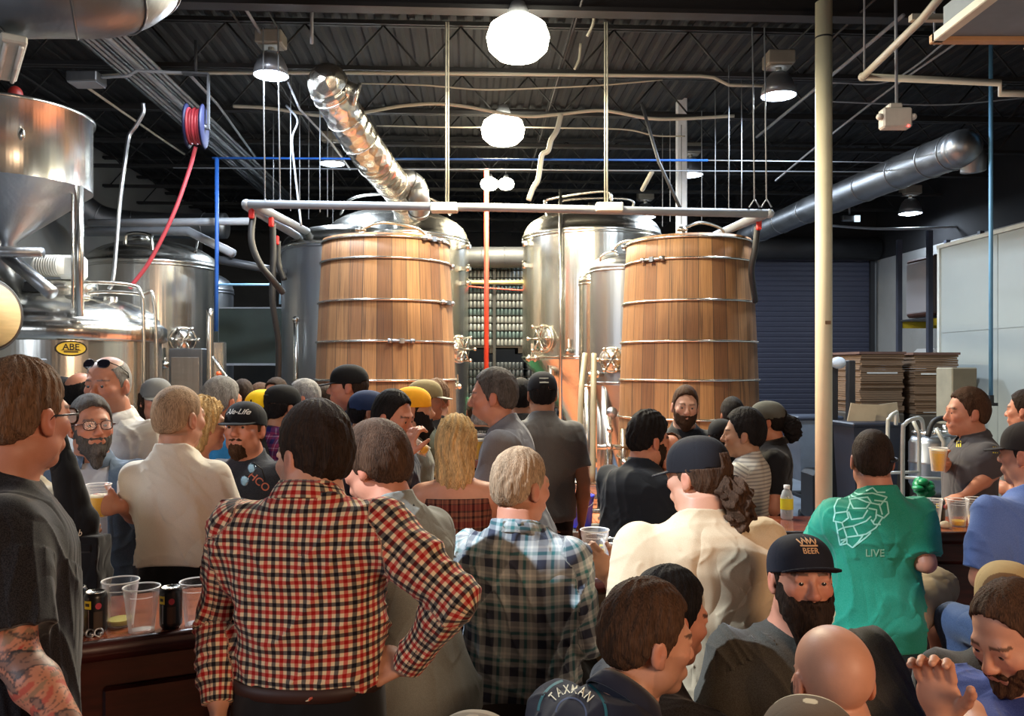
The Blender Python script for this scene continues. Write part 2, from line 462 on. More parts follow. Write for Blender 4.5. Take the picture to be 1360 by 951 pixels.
def person(label, head, yaw, sit=None, s=None, w=1.0, belly=0.0, lean=0, side=0, twist=0, hy=0, hp=0, hr=0, skin='fair', hair=None, beard=None,
           cap=None, glasses=None, shirt=None, pants=None, armL='down', armR='down', female=False, face=True, res=None, group=None, brow='dark',
           tattoo=False, hs=1.0, nk=0.0, legs=True, stubble=0, shoes=(.03, .03, .03)):
    hw = W(*head); D = head[2]
    h = res or max(.0042, min(.010, D * .00165))
    yawr = R_(yaw)
    Rt = Rz(R_(twist)) @ Rx(-R_(lean)) @ Ry(R_(side))
    Rh = Rz(R_(hy)) @ Rx(-R_(hp)) @ Ry(R_(hr))
    rel = Rt @ np.array([0, -.012, .535]) + Rx(-R_(lean * .4 + hp * .25)) @ np.array([0, .038, .126 + nk])
    if sit is None:
        if s is None: s = float(np.clip(hw[2] / (.93 + rel[2]), .86, 1.12))
        zp = hw[2] - rel[2] * s
    else:
        s = s or 1.0
        zp = hw[2] - rel[2] * s
    rel = rel * s
    R2 = Rz(yawr)
    rw = hw - R2 @ np.array([rel[0], rel[1], 0]); rw[2] = 0
    pel = np.array([0, 0, zp]); hc = pel + rel; hs = hs * s * 1.02
    def tp(x, y, z): return pel + Rt @ (np.array([x, y, z]) * s)
    def H(x, y, z): return hc + Rh @ (np.array([x, y, z]) * hs)
    def loc(p): return R2.T @ (np.array(p, float) - rw)
    L = (LOFT_F if female else LOFT_M).copy()
    sw = 1 + (w - 1) * 1.0
    L[:, 1] *= np.where(L[:, 0] < .50, sw, 1 + (w - 1) * .4); L[:, 2] *= np.where(L[:, 0] < .50, 1 + (w - 1) * .8, 1)
    bel = np.exp(-((L[:, 0] - .10) / .12) ** 2) * belly
    L[:, 2] += bel * .6; L[:, 3] += bel * .5; L[:, 1] += bel * .45
    if belly: L[0, 1] += .02
    shx = (.150 if female else .176) * (1 + (w - 1) * .9)
    # ---- arms
    J = {}
    for sd, mode in ((-1, armL), (1, armR)):
        sh = tp(sd * shx, -.012, .446 if not female else .430)
        T = lambda x, y, z: Rt @ (np.array([sd * x, y, z]) * s)
        curl, n = .35, None
        md = mode if isinstance(mode, str) else mode.get('m', 'x')
        if md == 'down': e = sh + T(.055, -.03, -.285); wr = e + T(.0, .07, -.235); n = T(-1, .1, 0)
        elif md == 'table': e = sh + T(.07, .13, -.24); wr = e + T(-.07, .225, .03); n = np.array([0, 0, -1.])
        elif md == 'hold': e = sh + T(.05, .0, -.28); wr = e + T(-.07, .22, .08); n = T(-1, 0, .0); curl = .75
        elif md == 'hip': e = sh + T(.20, -.09, -.20); wr = e + T(-.17, .10, -.16); n = T(-1, 0, 0)
        elif md == 'pocket': e = sh + T(.09, -.08, -.27); wr = e + T(-.02, .10, -.22); n = T(-1, 0, 0)
        elif md == 'drink': e = sh + T(.05, .10, -.25); wr = e + T(-.09, .16, .19); n = T(-.8, -.5, 0); curl = .75
        elif md == 'cross': e = sh + T(.04, .08, -.27); wr = e + T(-.22, .12, .03); n = np.array([0, -1., -.2])
        else: e = loc(W(*mode['e'])); wr = loc(W(*mode['h'])); n = None
        if isinstance(mode, dict):
            if 'e' in mode: e = loc(W(*mode['e']))
            if 'h' in mode: wr = loc(W(*mode['h']))
            if 'n' in mode: n = R2.T @ np.array(mode['n'], float)
            curl = mode.get('curl', curl)
        if n is None: n = T(-1, 0, 0)
        d = wr - e; d = d / np.linalg.norm(d)
        if isinstance(mode, dict) and 'd' in mode:
            d = R2.T @ np.array(mode['d'], float); d = d / np.linalg.norm(d)
        n = n - d * (n @ d); n = n / (np.linalg.norm(n) + 1e-9)
        t = np.cross(d, n) * sd
        J[sd] = dict(sh=sh, e=e, w=wr, d=d, n=n, t=t, curl=curl)
    # ---- legs
    LG = {}
    for sd in (-1, 1):
        hip = pel + np.array([sd * .09 * sw, 0, -.02]) * s
        if sit is None: kn = np.array([sd * .105 * sw, .03, zp * .52]); an = np.array([sd * .12, -.02, .10]); 
        else:
            kx, ky, kz = (sit.get('k') or (.16, .40, -.03)) if isinstance(sit, dict) else (.16, .40, -.03)
            kn = hip + np.array([sd * kx * .7, ky, kz]) * s
            fz = max(.10, zp - .52)
            an = np.array([kn[0] * .9, kn[1] - .02 - (.12 if fz > .12 else 0), fz])
        LG[sd] = (hip, kn, an)
    # ---- skin field
    pts = [hc + .16 * s, hc - .16 * s] + [J[q][k] for q in J for k in ('sh', 'e', 'w')] + [J[q]['w'] + J[q]['d'] * .2 for q in J]
    lo = np.min(pts, 0) - .14; hi = np.max(pts, 0) + .14
    lo = np.minimum(lo, pel - .2 * s * np.array([1.3, 1, 1])); hi = np.maximum(hi, pel + .2)
    shorts = pants and pants.get('short')
    if shorts:
        for q in LG:
            for p in LG[q]: lo = np.minimum(lo, p - .12); hi = np.maximum(hi, p + .12)
        hi = hi + np.array([0, .2, 0])
    fd = Field(lo, hi, h)
    def comps(X, Y, Z, o, Rm, sc):
        px, py, pz = (X - o[0]) / sc, (Y - o[1]) / sc, (Z - o[2]) / sc
        out = []
        for i in range(3):
            a = 0
            for q_, p_ in ((Rm[0][i], px), (Rm[1][i], py), (Rm[2][i], pz)):
                if abs(q_) > 1e-6: a = a + p_ * np.float32(q_)
            out.append(a)
        return out
    def dense(zs, v):
        zz = np.linspace(-.3, .8, 1601); y = np.interp(zz, zs, v); k = np.exp(-(np.arange(-40, 41) / 17.) ** 2); k /= k.sum()
        return np.convolve(np.pad(y, 40, 'edge'), k, 'valid').astype(np.float32)
    def look(tb, z): return tb[np.clip((z + .3) * (1600 / 1.1), 0, 1600).astype(np.int32)]
    def loft(infl, z0, z1, drape=0.0, tab=L, flare=0.0):
        zs = tab[:, 0]; A = tab[:, 1].copy(); B = tab[:, 2].copy()
        if drape:
            i = zs < .38; A[i] = np.maximum(A[i], A[5] * drape); B[i] = np.maximum(B[i], B[5] * drape * .93)
        if flare: A = A + flare * np.clip((.10 - zs) / .15, 0, 1); B = B + flare * np.clip((.10 - zs) / .15, 0, 1)
        A, B, YC = dense(zs, A), dense(zs, B), dense(zs, tab[:, 3])
        def f(X, Y, Z):
            x, y, z = comps(X, Y, Z, pel, Rt, s)
            a = look(A, z) + infl; b = look(B, z) + infl; yc = look(YC, z)
            x2 = (x / a) ** 2; y2 = ((y - yc) / b) ** 2
            qq = np.sqrt(x2 + y2) * .62 + np.sqrt(np.sqrt(x2 * x2 + y2 * y2)) * .38
            d = (qq - 1) * np.minimum(a, b)
            return np.maximum(d, np.maximum(z - z1, z0 - z)) * s
        return f
    tlo = np.minimum(tp(-.32 * w, -.28, -.16), tp(.32 * w, .34, .66)); thi = np.maximum(tp(-.32 * w, -.28, -.16), tp(.32 * w, .34, .66))
    tlo = tlo - np.array([0.1, .05, .06]); thi = thi + np.array([.1, .05, .06])
    tlo[:2] = np.minimum(tlo[:2], -.26 * w); thi[:2] = np.maximum(thi[:2], .26 * w)
    armf = (.86 if female else 1.0) * (1 + (w - 1) * .6)
    def arm_parts(fdd, r_sh, r_mid, r_el, r_fa, r_wr, upto='wrist', cutfrac=.75, k=.02):
        for sd in (-1, 1):
            j = J[sd]; A, E, Wr = j['sh'], j['e'], j['w']
            mid = A + (E - A) * .5
            if upto == 'half':
                cp = A + (E - A) * cutfrac
                fdd.cone(A, cp, r_sh, r_mid, k=.05 * s, cut=True)
            else:
                fdd.cone(A, mid, r_sh, r_mid, k=.05 * s); fdd.cone(mid, E, r_mid, r_el, k=.02)
                m2 = E + (Wr - E) * .35
                if upto == 'wrist':
                    fdd.cone(E, m2, r_el, r_fa, k=.02); fdd.cone(m2, Wr, r_fa, r_wr, k=.015, cut=(fdd is not fd))
                else:
                    cp = E + (Wr - E) * upto; fdd.cone(E, cp, r_el, r_fa, k=.02, cut=True)
    fd.fn(loft(-.006, -.12, .60), tlo, thi, k=0)
    arm_parts(fd, .056 * armf * s, .047 * armf * s, .037 * armf * s, .042 * armf * s, .025 * armf * s)
    # hands
    for sd in (-1, 1):
        j = J[sd]; w0, d, n, t = j['w'], j['d'], j['n'], j['t']; q = s * (.92 if female else 1.0)
        fd.cone(w0, w0 + d * .04 * q, .025 * q, .030 * q, k=.012, flat=(n, 1.6))
        Rr = np.stack([t, d, n], 1)
        fd.ell(w0 + d * .052 * q, np.array([.043, .05, .016]) * q, Rr, k=.012)
        for i, (tx, ln) in enumerate(((.030, .95), (.010, 1.05), (-.011, 1.0), (-.031, .8))):
            p = w0 + (d * .088 + t * tx) * q; a = j['curl'] * .6
            for m, (sl, r0, r1) in enumerate(((.040, .0100, .0092), (.027, .0092, .0085), (.021, .0085, .0075))):
                dd = d * math.cos(a) + n * math.sin(a) + t * tx * (1.5 if j['curl'] < .6 else -.5)
                p2 = p + dd * sl * ln * q
                fd.cone(p, p2, r0 * q, r1 * q, k=.004); p = p2; a += j['curl'] * 1.15
        p = w0 + (d * .022 + t * .026) * q
        for (sl, r0, r1, ft, fn2) in ((.042, .014, .0115, .75, .35), (.032, .0115, .010, .45, .55), (.024, .010, .0085, .2, .7)):
            dd = t * ft + d * .8 + n * fn2 * (1 if j['curl'] > .5 else .4); dd = dd / np.linalg.norm(dd)
            p2 = p + dd * sl * q; fd.cone(p, p2, r0 * q, r1 * q, k=.006); p = p2
    # legs of bare skin
    if shorts:
        for sd in (-1, 1):
            hip, kn, an = LG[sd]
            fd.cone(hip, kn, .078 * s, .055 * s, k=.03); fd.cone(kn, kn + (an - kn) * .35, .055 * s, .056 * s, k=.02)
            fd.cone(kn + (an - kn) * .35, an, .056 * s, .036 * s, k=.02)
    # neck + head
    nb = tp(0, -.018, .50); hb = H(0, -.022, -.075)
    nr = (.050 if female else .059) * (1 + (w - 1) * .8)
    fd.cone(nb, hb, nr * s * 1.08, nr * s * .97, k=.035)
    hd = lambda c, r, k=.012, op='u': fd.ell(H(*c), np.array(r) * hs, Rh, k=k * hs, op=op)
    def hcn(a, b, ra, rb, k=.01, op='u', flat=None):
        fd.cone(H(*a), H(*b), ra * hs, rb * hs, k=k * hs, op=op, flat=(Rh @ np.array(flat[0], float), flat[1]) if flat else None)
    jw = .052 if female else .058
    hd((0, -.014, .034), (.0755, .097, .086), .0)
    hd((0, .022, -.035), (jw + .004, .068, .080), .03)
    for sd in (-1, 1):
        hd((sd * jw * .80, .012, -.062), (.018, .030, .024), .028)
        hd((sd * .040, .060, -.018), (.022, .024, .020), .022)
    hd((0, .070, -.096), (.022, .020, .018), .028)
    if D < 6:
        hcn((-.032, .079, .024), (.032, .079, .024), .011, .011, .022)
        hcn((0, .084, .018), (0, .106, -.024), .0075, .0115, .012)
        hd((0, .104, -.029), (.0135, .012, .0105), .008)
        for sd in (-1, 1):
            hd((sd * .0125, .097, -.031), (.0075, .010, .0075), .006)
            hd((sd * .030, .101, .004), (.0165, .017, .0125), .014, 's')
            hd((sd * .030, .0755, .003), (.0145, .0135, .0125), .004)
            hcn((sd * .030 - .013, .0835, .0125), (sd * .030 + .013, .0835, .0125), .0058, .0050, .005)
            hcn((sd * .030 - .011, .0835, -.0075), (sd * .030 + .011, .0835, -.0075), .0050, .0045, .005)
            # ear
            hd((sd * .079, -.010, -.006), (.0085, .019, .031), .008)
            hd((sd * .090, -.006, -.002), (.007, .0105, .017), .005, 's')
            hd((sd * .076, -.001, -.030), (.007, .009, .010), .006)
        hcn((-.022, .083, -.062), (.022, .083, -.062), .010, .010, .02)
        hcn((-.016, .0885, -.0580), (.016, .0885, -.0580), .0040, .0040, .006)
        hcn((-.013, .0875, -.0670), (.013, .0875, -.0670), .0048, .0048, .006)
        hcn((-.023, .0985, -.0625), (.023, .0985, -.0625), .0024, .0024, .004, 's')
    V, Q = fd.mesh()
    root = thing('person', label, 'person', (rw[0], rw[1], 0), yawr, group)
    # ---- skin colours
    hl = ((V - hc) @ Rh) / hs
    base = np.array(SKIN[skin])
    col = np.tile(base, (len(V), 1))
    def mixin(m, c, f=1.0):
        m = np.clip(m, 0, 1)[:, None] * f; col[:] = col * (1 - m) + np.array(c) * m
    g = lambda c, r: np.exp(-(((hl - np.array(c)) / np.array(r)) ** 2).sum(1))
    red = base * np.array([1.0, .62, .58])
    for sd in (-1, 1):
        mixin(g((sd * .045, .07, -.025), (.022, .03, .022)), red, .45)
        mixin(g((sd * .085, -.01, -.005), (.02, .03, .04)), red, .55)
        bz = hl[:, 2] - (.0285 - 2.2 * (np.abs(hl[:, 0]) - .03) ** 2 * 4)
        mixin(((np.abs(bz) < .0042) & (np.abs(np.abs(hl[:, 0]) - .031) < .018) & (hl[:, 1] > .055)).astype(float), HAIRC[brow], .6)
    mixin(g((0, .11, -.028), (.016, .02, .018)), red, .5)
    mixin(((np.abs(hl[:, 0]) < .024) & (np.abs(hl[:, 2] + .0625) < .0105 - np.abs(hl[:, 0]) * .3) & (hl[:, 1] > .082)).astype(float), base * np.array([.82, .55, .52]), .6)
    if stubble:
        mk = (hl[:, 2] < -.045 + np.abs(hl[:, 0]) * .5) & (hl[:, 2] > -.125) & (hl[:, 1] > -.01)
        mixin(mk.astype(float), np.array(HAIRC[brow]) + .03, stubble)
    hc_h = (hair or {}).get('c', 'brown')
    if hair and hair.get('shadow'):
        mk = (hl[:, 2] > .02 + hl[:, 1] * .9) | ((hl[:, 1] < -.02) & (hl[:, 2] > -.06)); mk &= np.abs(hl).max(1) < .14
        mixin(mk.astype(float), HAIRC[hc_h], hair['shadow'])
    if tattoo:
        for sd in (-1, 1):
            for nm, (A0, B0) in {'u': ('sh', 'e'), 'f': ('e', 'w')}.items():
                A, B = J[sd][A0], J[sd][B0]; ab = B - A; tt = ((V - A) @ ab) / (ab @ ab); dd = np.linalg.norm(V - A - np.clip(tt, 0, 1)[:, None] * ab, axis=1)
                m = (dd < .075 * s) & (tt > 0) & (tt < 1)
                p = (V[:, 0], V[:, 1], V[:, 2])
                a1 = wob(p, ((52, .6), (95, .5)), 3); a2 = wob(p, ((45, .7), (80, .4)), 8)
                mixin((m & (a1 > .35)).astype(float), (.10, .09, .085), .62); mixin((m & (np.abs(a1 - .35) < .13)).astype(float), (.03, .03, .035), .85); mixin((m & (np.abs(a2) < .07)).astype(float), (.04, .04, .045), .7)
                mixin((m & (a2 > .62) & (a1 < .2)).astype(float), (.42, .05, .04), .7)
                mixin((m & (a2 < -.6) & (a1 < .2)).astype(float), (.14, .15, .10), .6)
    body = mesh_obj('body', V, None, attr_mat('skin', .48, .35, bmp=.12), root, Q=Q)
    add_attr(body.data, 'Col', col, 'FLOAT_COLOR')
    # ---- eyes
    if face and D < 6:
        for sd in (-1, 1):
            m = MB(); m.ball((0, 0, 0), .0118 * hs, 14, 12)
            ctr = H(sd * .030, .0780, .0035)
            VV = np.array(m.V); VV = (VV @ Rx(PI / 2).T)
            fwd = VV[:, 1] / (.0118 * hs)
            cc = np.tile(np.array([.40, .36, .33]), (len(VV), 1)); cc[fwd > .80] = (.05, .04, .03); cc[fwd > .95] = (.005, .005, .005)
            o = mesh_obj('eye', VV @ Rh.T + ctr, m.F, attr_mat('eye', .15, .6, bmp=0, coat=.5), root)
            add_attr(o.data, 'Col', cc, 'FLOAT_COLOR')
    # ---- hair
    parts = {'root': root, 'body': body, 'J': J, 'H': H, 'tp': tp, 'hc': hc, 'Rh': Rh, 'Rt': Rt, 's': s, 'rw': rw, 'R2': R2, 'zp': zp, 'hs': hs, 'LG': LG}
    hh = max(.0034, h * .8)
    if hair:
        t = hair.get('t', .012); tt = hair.get('top', t * 1.5); ln = hair.get('len', 0); amp = hair.get('amp', .003) * .62
        hlf = hair.get('hl', .012)
        zy = np.array([-.15, -.11, -.06, -.035, -.024, -.002, .008, .018, .028, .044, .062, .085, .13]); zz = np.array([-.066, -.062, -.050, -.030, .016, .016, -.016, -.018, .012, .050, .070, .080, .085]) + np.array([0, 0, 0, 0, 0, 0, 0, 0, .3, .6, 1, 1, 1]) * hlf
        if ln or hair.get('tail') or hair.get('bowl'): zz[:6] = (-.075, -.070, -.062, -.045, -.02, -.01)
        R0 = .15 + ln
        f2 = Field(hc - (.15 + tt) * hs - np.array([.02, .05, ln]), hc + (.15 + tt) * hs + np.array([.02, .05, 0]), hh)
        def hcap(X, Y, Z):
            px, py, pz = X - hc[0], Y - hc[1], Z - hc[2]
            x, y, z = [(px * Rh[0][i] + py * Rh[1][i] + pz * Rh[2][i]) / hs for i in range(3)]
            def el(cy, cz, a, b, c):
                k0 = np.sqrt((x / a) ** 2 + ((y - cy) / b) ** 2 + ((z - cz) / c) ** 2); k1 = np.sqrt((x / a ** 2) ** 2 + ((y - cy) / b ** 2) ** 2 + ((z - cz) / c ** 2) ** 2) + 1e-6
                return k0 * (k0 - 1) / k1
            sd_t = t * (1 if (ln or hair.get('bowl')) else .55); d = el(-.012, .036, .0755 + sd_t, .097 + t * .85, .086 + tt)
            d_ = el(-.03, -.01, .070 + sd_t * .8, .075 + t * .8, .075); m_ = np.maximum(.03 - np.abs(d - d_), 0) / .03; d = np.minimum(d, d_) - m_ * m_ * .0075
            d = d + (t * .72) * np.clip((.025 - z) / .085, 0, 1) * (0 if ln or hair.get('bowl') else 1)
            th = np.arctan2(x, -y - .02); ph = np.arctan2(np.sqrt(x * x + y * y), z)
            d = d + amp * (np.sin(th * 17 + 2.2 * np.sin(ph * 4.1 + th * 2)) * .6 + np.sin(th * 41 + 3 * np.sin(ph * 6 + 1.3)) * .35 + np.sin(x * 150 + 3 * np.sin(z * 60 + 1) + y * 60) * .45)
            if hair.get('curly'): d = d + hair['curly'] * (np.sin(x * 190 + 3 * np.sin(z * 90)) * np.sin(z * 170 + 2 * np.sin(y * 110)) + np.sin(y * 180 + 2 * np.sin(x * 100)) * .6)
            zl = np.interp(y, zy, zz) + .0035 * np.sin(x * 130 + 2 * np.sin(x * 300)) + (y > .03) * (x / .07) ** 2 * -.012
            if hair.get('sweep'): zl = zl + x * hair['sweep'] * (y > .03)
            e = (zl - z) * .75
            kk = .008; m = np.maximum(kk - np.abs(d - e), 0) / kk
            d = np.maximum(d, e) + m * m * kk * .25
            if hair.get('bald'):
                bt = el(hair.get('baldy', .01), .11, .062, .085, .07); d = np.maximum(d, -bt + .004)
            if cap: d = np.maximum(d, z - .030 - .045 * ((y * (-1 if cap.get('back') else 1) < -.055) & (np.abs(x) < .027)))
            return d * hs
        f2.fn(hcap, f2.lo, f2.lo + f2.n * hh, k=0)
        if ln:
            wv = hair.get('width', .075)
            f2.cone(H(0, -.062, .03), H(0, -.085, -.04 - ln * .55), wv * .95 * hs, wv * 1.0 * hs, k=.03, flat=(Rh @ np.array([0, 1., 0]), 1.7))
            f2.cone(H(0, -.085, -.04 - ln * .55), H(0, -.080, -.06 - ln), wv * 1.0 * hs, wv * .75 * hs, k=.02, flat=(Rh @ np.array([0, 1., 0]), 2.3), cut=True)
            for sd in (-1, 1): f2.cone(H(sd * .060, -.01, .03), H(sd * .058, -.045, -.05 - ln * .5), .026 * hs, .030 * hs, k=.03)
            f2.displace(lambda x, y, z: .004 * np.sin(np.arctan2(x - hc[0], -(y - hc[1]) + .03) * 26 + 2 * np.sin(z * 22)) + .0025 * np.sin(x * 260 + 3 * np.sin(z * 30)), .02)
        V2, Q2 = f2.mesh()
        if len(V2):
            hm = hair_mat('hair_' + hc_h, HAIRC[hc_h])
            parts['hair'] = mesh_obj('hair', V2, None, hm, root, Q=Q2)
    if hair and hair.get('tail'):
        f2 = Field(hc - np.array([.2, .25, .35]), hc + np.array([.2, .25, .1]), hh)
        tl = hair['tail']
        pth = [np.array(p) for p in tl]
        for i in range(len(pth) - 1):
            f2.cone(H(*pth[i][:3]), H(*pth[i + 1][:3]), pth[i][3] * hs, pth[i + 1][3] * hs, k=.012)
        f2.displace(lambda x, y, z: .005 * np.sin(x * 130 + 3 * np.sin(z * 45)) + .004 * np.sin(x * 300 + y * 120 + 2 * np.sin(z * 90)) + .003 * np.sin(z * 160 + 3 * np.sin(x * 80)), .02)
        V2, Q2 = f2.mesh(); mesh_obj('ponytail', V2, None, hair_mat('hair_' + hc_h, HAIRC[hc_h]), root, Q=Q2)
    # ---- beard
    if beard:
        bc = beard.get('c', 'dark'); bl = beard.get('len', .01); t = beard.get('t', .008)
        f2 = Field(hc - .16 * hs - np.array([.03, .03, bl + .03]), hc + .17 * hs, hh)
        def bf(X, Y, Z):
            px, py, pz = X - hc[0], Y - hc[1], Z - hc[2]
            x, y, z = [(px * Rh[0][i] + py * Rh[1][i] + pz * Rh[2][i]) / hs for i in range(3)]
            a, b, c = jw + .006 + t, .070 + t, .082 + t
            k0 = np.sqrt((x / a) ** 2 + ((y - .022) / b) ** 2 + ((z + .037) / c) ** 2); k1 = np.sqrt((x / a ** 2) ** 2 + ((y - .022) / b ** 2) ** 2 + ((z + .037) / c ** 2) ** 2) + 1e-6
            d = k0 * (k0 - 1) / k1
            top = np.interp(np.abs(x), [.024, .040, .050, .058], [-.046, -.047, -.032, -.004]) if not beard.get('goatee') else np.where(np.abs(x) < .030, -.046, -.3)
            d = np.maximum(d, (z - top) * .8)
            d = np.maximum(d, (.0 - y) * .7)
            # leave the mouth free
            mth = np.sqrt((x / .021) ** 2 + ((z + .062) / .0085) ** 2) - 1; d = np.maximum(d, -mth * .01 - (y < .06) * .1)
            return d * hs
        f2.fn(bf, f2.lo, f2.lo + f2.n * hh, k=0)
        f2.ell(H(0, .071, -.095), np.array([.030, .028 + t, .026]) * hs, Rh, k=.02)
        if bl > .015:
            bw = beard.get('w', .05)
            f2.cone(H(0, .050, -.085), H(0, .062, -.10 - bl), bw * hs, bw * .55 * hs, k=.03, flat=(Rh @ np.array([0, 1., 0]), 1.3))
        f2.displace(lambda x, y, z: .0014 * np.sin(x * 330 + 3 * np.sin(z * 70)) + .0016 * np.sin(x * 170 + y * 200 + 2 * np.sin(z * 50)), .02)
        V2, Q2 = f2.mesh()
        if len(V2): mesh_obj('beard', V2, None, hair_mat('hair_' + bc, HAIRC[bc]), root, Q=Q2)
    # ---- cap
    if cap:
        cs = 1 if not cap.get('back') else -1
        tl_ = R_(cap.get('tilt', 0)); Rc = Rh @ Rz(R_(cap.get('yaw', 0))) @ Rx(tl_)
        K = lambda x, y, z: H(0, -.008, .03) + Rc @ (np.array([x, y, z]) * hs)
        f2 = Field(hc - .16 * hs, hc + .19 * hs, max(.0036, h * .75))
        hgt = cap.get('h', .082)
        def cf(X, Y, Z):
            o = K(0, 0, 0); px, py, pz = X - o[0], Y - o[1], Z - o[2]
            x, y, z = [(px * Rc[0][i] + py * Rc[1][i] + pz * Rc[2][i]) / hs for i in range(3)]
            a, b, c = .0845, .106, hgt + .014
            q = (np.abs(x / a) ** 2.2 + np.abs(y / b) ** 2.2 + np.abs(np.maximum(z, 0) / c) ** 2.5) ** (1 / 2.3)
            d = (q - 1) * .085
            d = d + .0012 * np.maximum(0, 1 - np.abs(np.sin(3 * np.arctan2(x, y))) * 12) * (z > .012)
            bot = -.012 if not cap.get('bucket') else -.02
            d = np.maximum(d, bot - z + (y * cs < -.07) * (.012 if cs > 0 else 0))
            ho = np.sqrt((x / .026) ** 2 + ((z - .010) / .018) ** 2) - 1; d = np.maximum(d, -ho * .02 - (y * cs > -.06) * .2)
            return d * hs
        f2.fn(cf, f2.lo, f2.lo + f2.n * f2.h, k=0)
        bm = cap.get('brimc', cap['c'])
        if cap.get('mesh'):   # crown with front and rear panels of two colours
            pass
        V2, Q2 = f2.mesh()
        co = mesh_obj('cap', V2, None, attr_mat('cap_cloth', .85, .2, bmp=.3, bscale=500), root, Q=Q2)
        cl = ((V2 - K(0, 0, 0)) @ Rc) / hs
        cc = np.tile(np.array(cap['c'], float), (len(V2), 1))
        if 'c2' in cap: cc[(cl[:, 1] * cs < cap.get('c2y', .02))] = cap['c2']
        r_ = np.linalg.norm(cl[:, :2], axis=1); cc[(r_ < .012) & (cl[:, 2] > .05)] = cap.get('button', cap['c'])
        add_attr(co.data, 'Col', cc, 'FLOAT_COLOR'); parts['cap'] = co; parts['K'] = K
        f3 = Field(hc - .30 * hs, hc + .30 * hs, .0042)
        cur = cap.get('curve', 1.6)
        def brf(X, Y, Z):
            o = K(0, 0, 0); px, py, pz = X - o[0], Y - o[1], Z - o[2]
            x, y, z = [(px * Rc[0][i] + py * Rc[1][i] + pz * Rc[2][i]) / hs for i in range(3)]
            y = y * cs
            e = ((np.abs(x) / .074) ** 2.4 + (np.abs(y - .085) / .082) ** 2.4) ** (1 / 2.4) - 1
            zz_ = -.006 - cur * x * x - (y - .09) * cap.get('drop', .22)
            d = np.maximum(e * .07, np.abs(z - zz_) - .0032)
            d = np.maximum(d, .062 - y - (np.abs(x) / .087) ** 2 * .09 * 0)
            inner = 1 - np.sqrt((x / .078) ** 2 + (y / .10) ** 2)
            return np.maximum(d, inner * .06) * hs
        f3.fn(brf, f3.lo, f3.lo + f3.n * f3.h, k=0)
        V3, Q3 = f3.mesh()
        if len(V3):
            bo = mesh_obj('brim', V3, None, attr_mat('cap_cloth', .85, .2, bmp=.3, bscale=500), co, Q=Q3)
            add_attr(bo.data, 'Col', np.tile(np.array(bm, float), (len(V3), 1)), 'FLOAT_COLOR')
    # ---- glasses
    if glasses:
        m = MB(); gz = glasses.get('z', .004); gy = glasses.get('y', .104); gt = glasses.get('tilt', 0)
        G = lambda x, y, z: H(x, gy + (y - .104) * math.cos(gt) - z * math.sin(gt), gz + z * math.cos(gt) + (y - .104) * math.sin(gt))
        for sd in (-1, 1):
            rim = [G(sd * .032 + .0235 * math.copysign(abs(math.cos(a)) ** .75, math.cos(a)), .106 - abs(sd * .032 + .0235 * math.cos(a)) * .14, .018 * math.copysign(abs(math.sin(a)) ** .8, math.sin(a))) for a in np.linspace(0, 2 * PI, 24, endpoint=False)]
            m.tube(rim, .0022 * glasses.get('k', 1) * hs, 6, closed=True)
            m.tube([G(sd * .056, .098, .006), G(sd * .078, .06, .006), G(sd * .082, .0, .003), G(sd * .080, -.015, -.012)], .0022 * glasses.get('k', 1) * hs, 6)
        m.tube([G(-.009, .105, .004), G(0, .108, .006), G(.009, .105, .004)], .0018 * hs, 6)
        gl = m.build(glasses.get('name', 'glasses'), plain('glasses_frame_' + glasses.get('fn', 'black'), glasses.get('fc', (.01, .01, .012)), .25, var=0), root)
        for sd in (-1, 1):
            m = MB(); cpt = [G(sd * .032 + .023 * math.copysign(abs(math.cos(a)) ** .75, math.cos(a)), .106 - abs(sd * .032 + .023 * math.cos(a)) * .14, .0175 * math.copysign(abs(math.sin(a)) ** .8, math.sin(a))) for a in np.linspace(0, 2 * PI, 20, endpoint=False)]
            off = (Rh @ np.array([0, .0012, 0])); fr = [p + off for p in cpt]; bk = [p - off for p in cpt]; n_ = 20
            m.raw(fr + bk, [tuple(range(n_)), tuple(range(2 * n_ - 1, n_ - 1, -1))] + [(i, i + n_, (i + 1) % n_ + n_, (i + 1) % n_) for i in range(n_)], False)
            m.build('lens', plain('dark_lens', (.012, .012, .02), .06, var=0) if glasses.get('dark') else clear('spectacle_lens', (.9, .95, 1), .03, .06), gl)
    # ---- shirt
    if shirt:
        ty = shirt.get('t', 'tee'); mt = shirt['m']; off = shirt.get('off', .010); dr = shirt.get('drape', .90)
        z0 = shirt.get('hem', -.10); hcol = shirt.get('mesh_h', h * (1.0 if D < 2.6 else 1.05))
        f4 = Field(tlo - .12, thi + .12, hcol) if False else Field(np.minimum(lo, tlo) - .03, np.maximum(hi, thi) + .03, hcol)
        f4.fn(loft(off, z0, .575, dr, flare=0 if shirt.get('tuck') else .012), tlo - .03, thi + .03, k=0)
        af = armf * s * shirt.get('slv', 1.0)
        if ty in ('tee', 'polo'): arm_parts(f4, .066 * af, .066 * af, 0, 0, 0, 'half', shirt.get('cut', .72))
        elif ty in ('long', 'longcollar'): arm_parts(f4, .068 * af, .058 * af, .050 * af, .050 * af, .037 * af)
        elif ty == 'rolled': arm_parts(f4, .068 * af, .060 * af, .052 * af, .050 * af, 0, shirt.get('roll', .35))
        amp = shirt.get('fold', .0040) * .85
        sd_ = int(abs(head[0] * 7 + head[1])) % 97
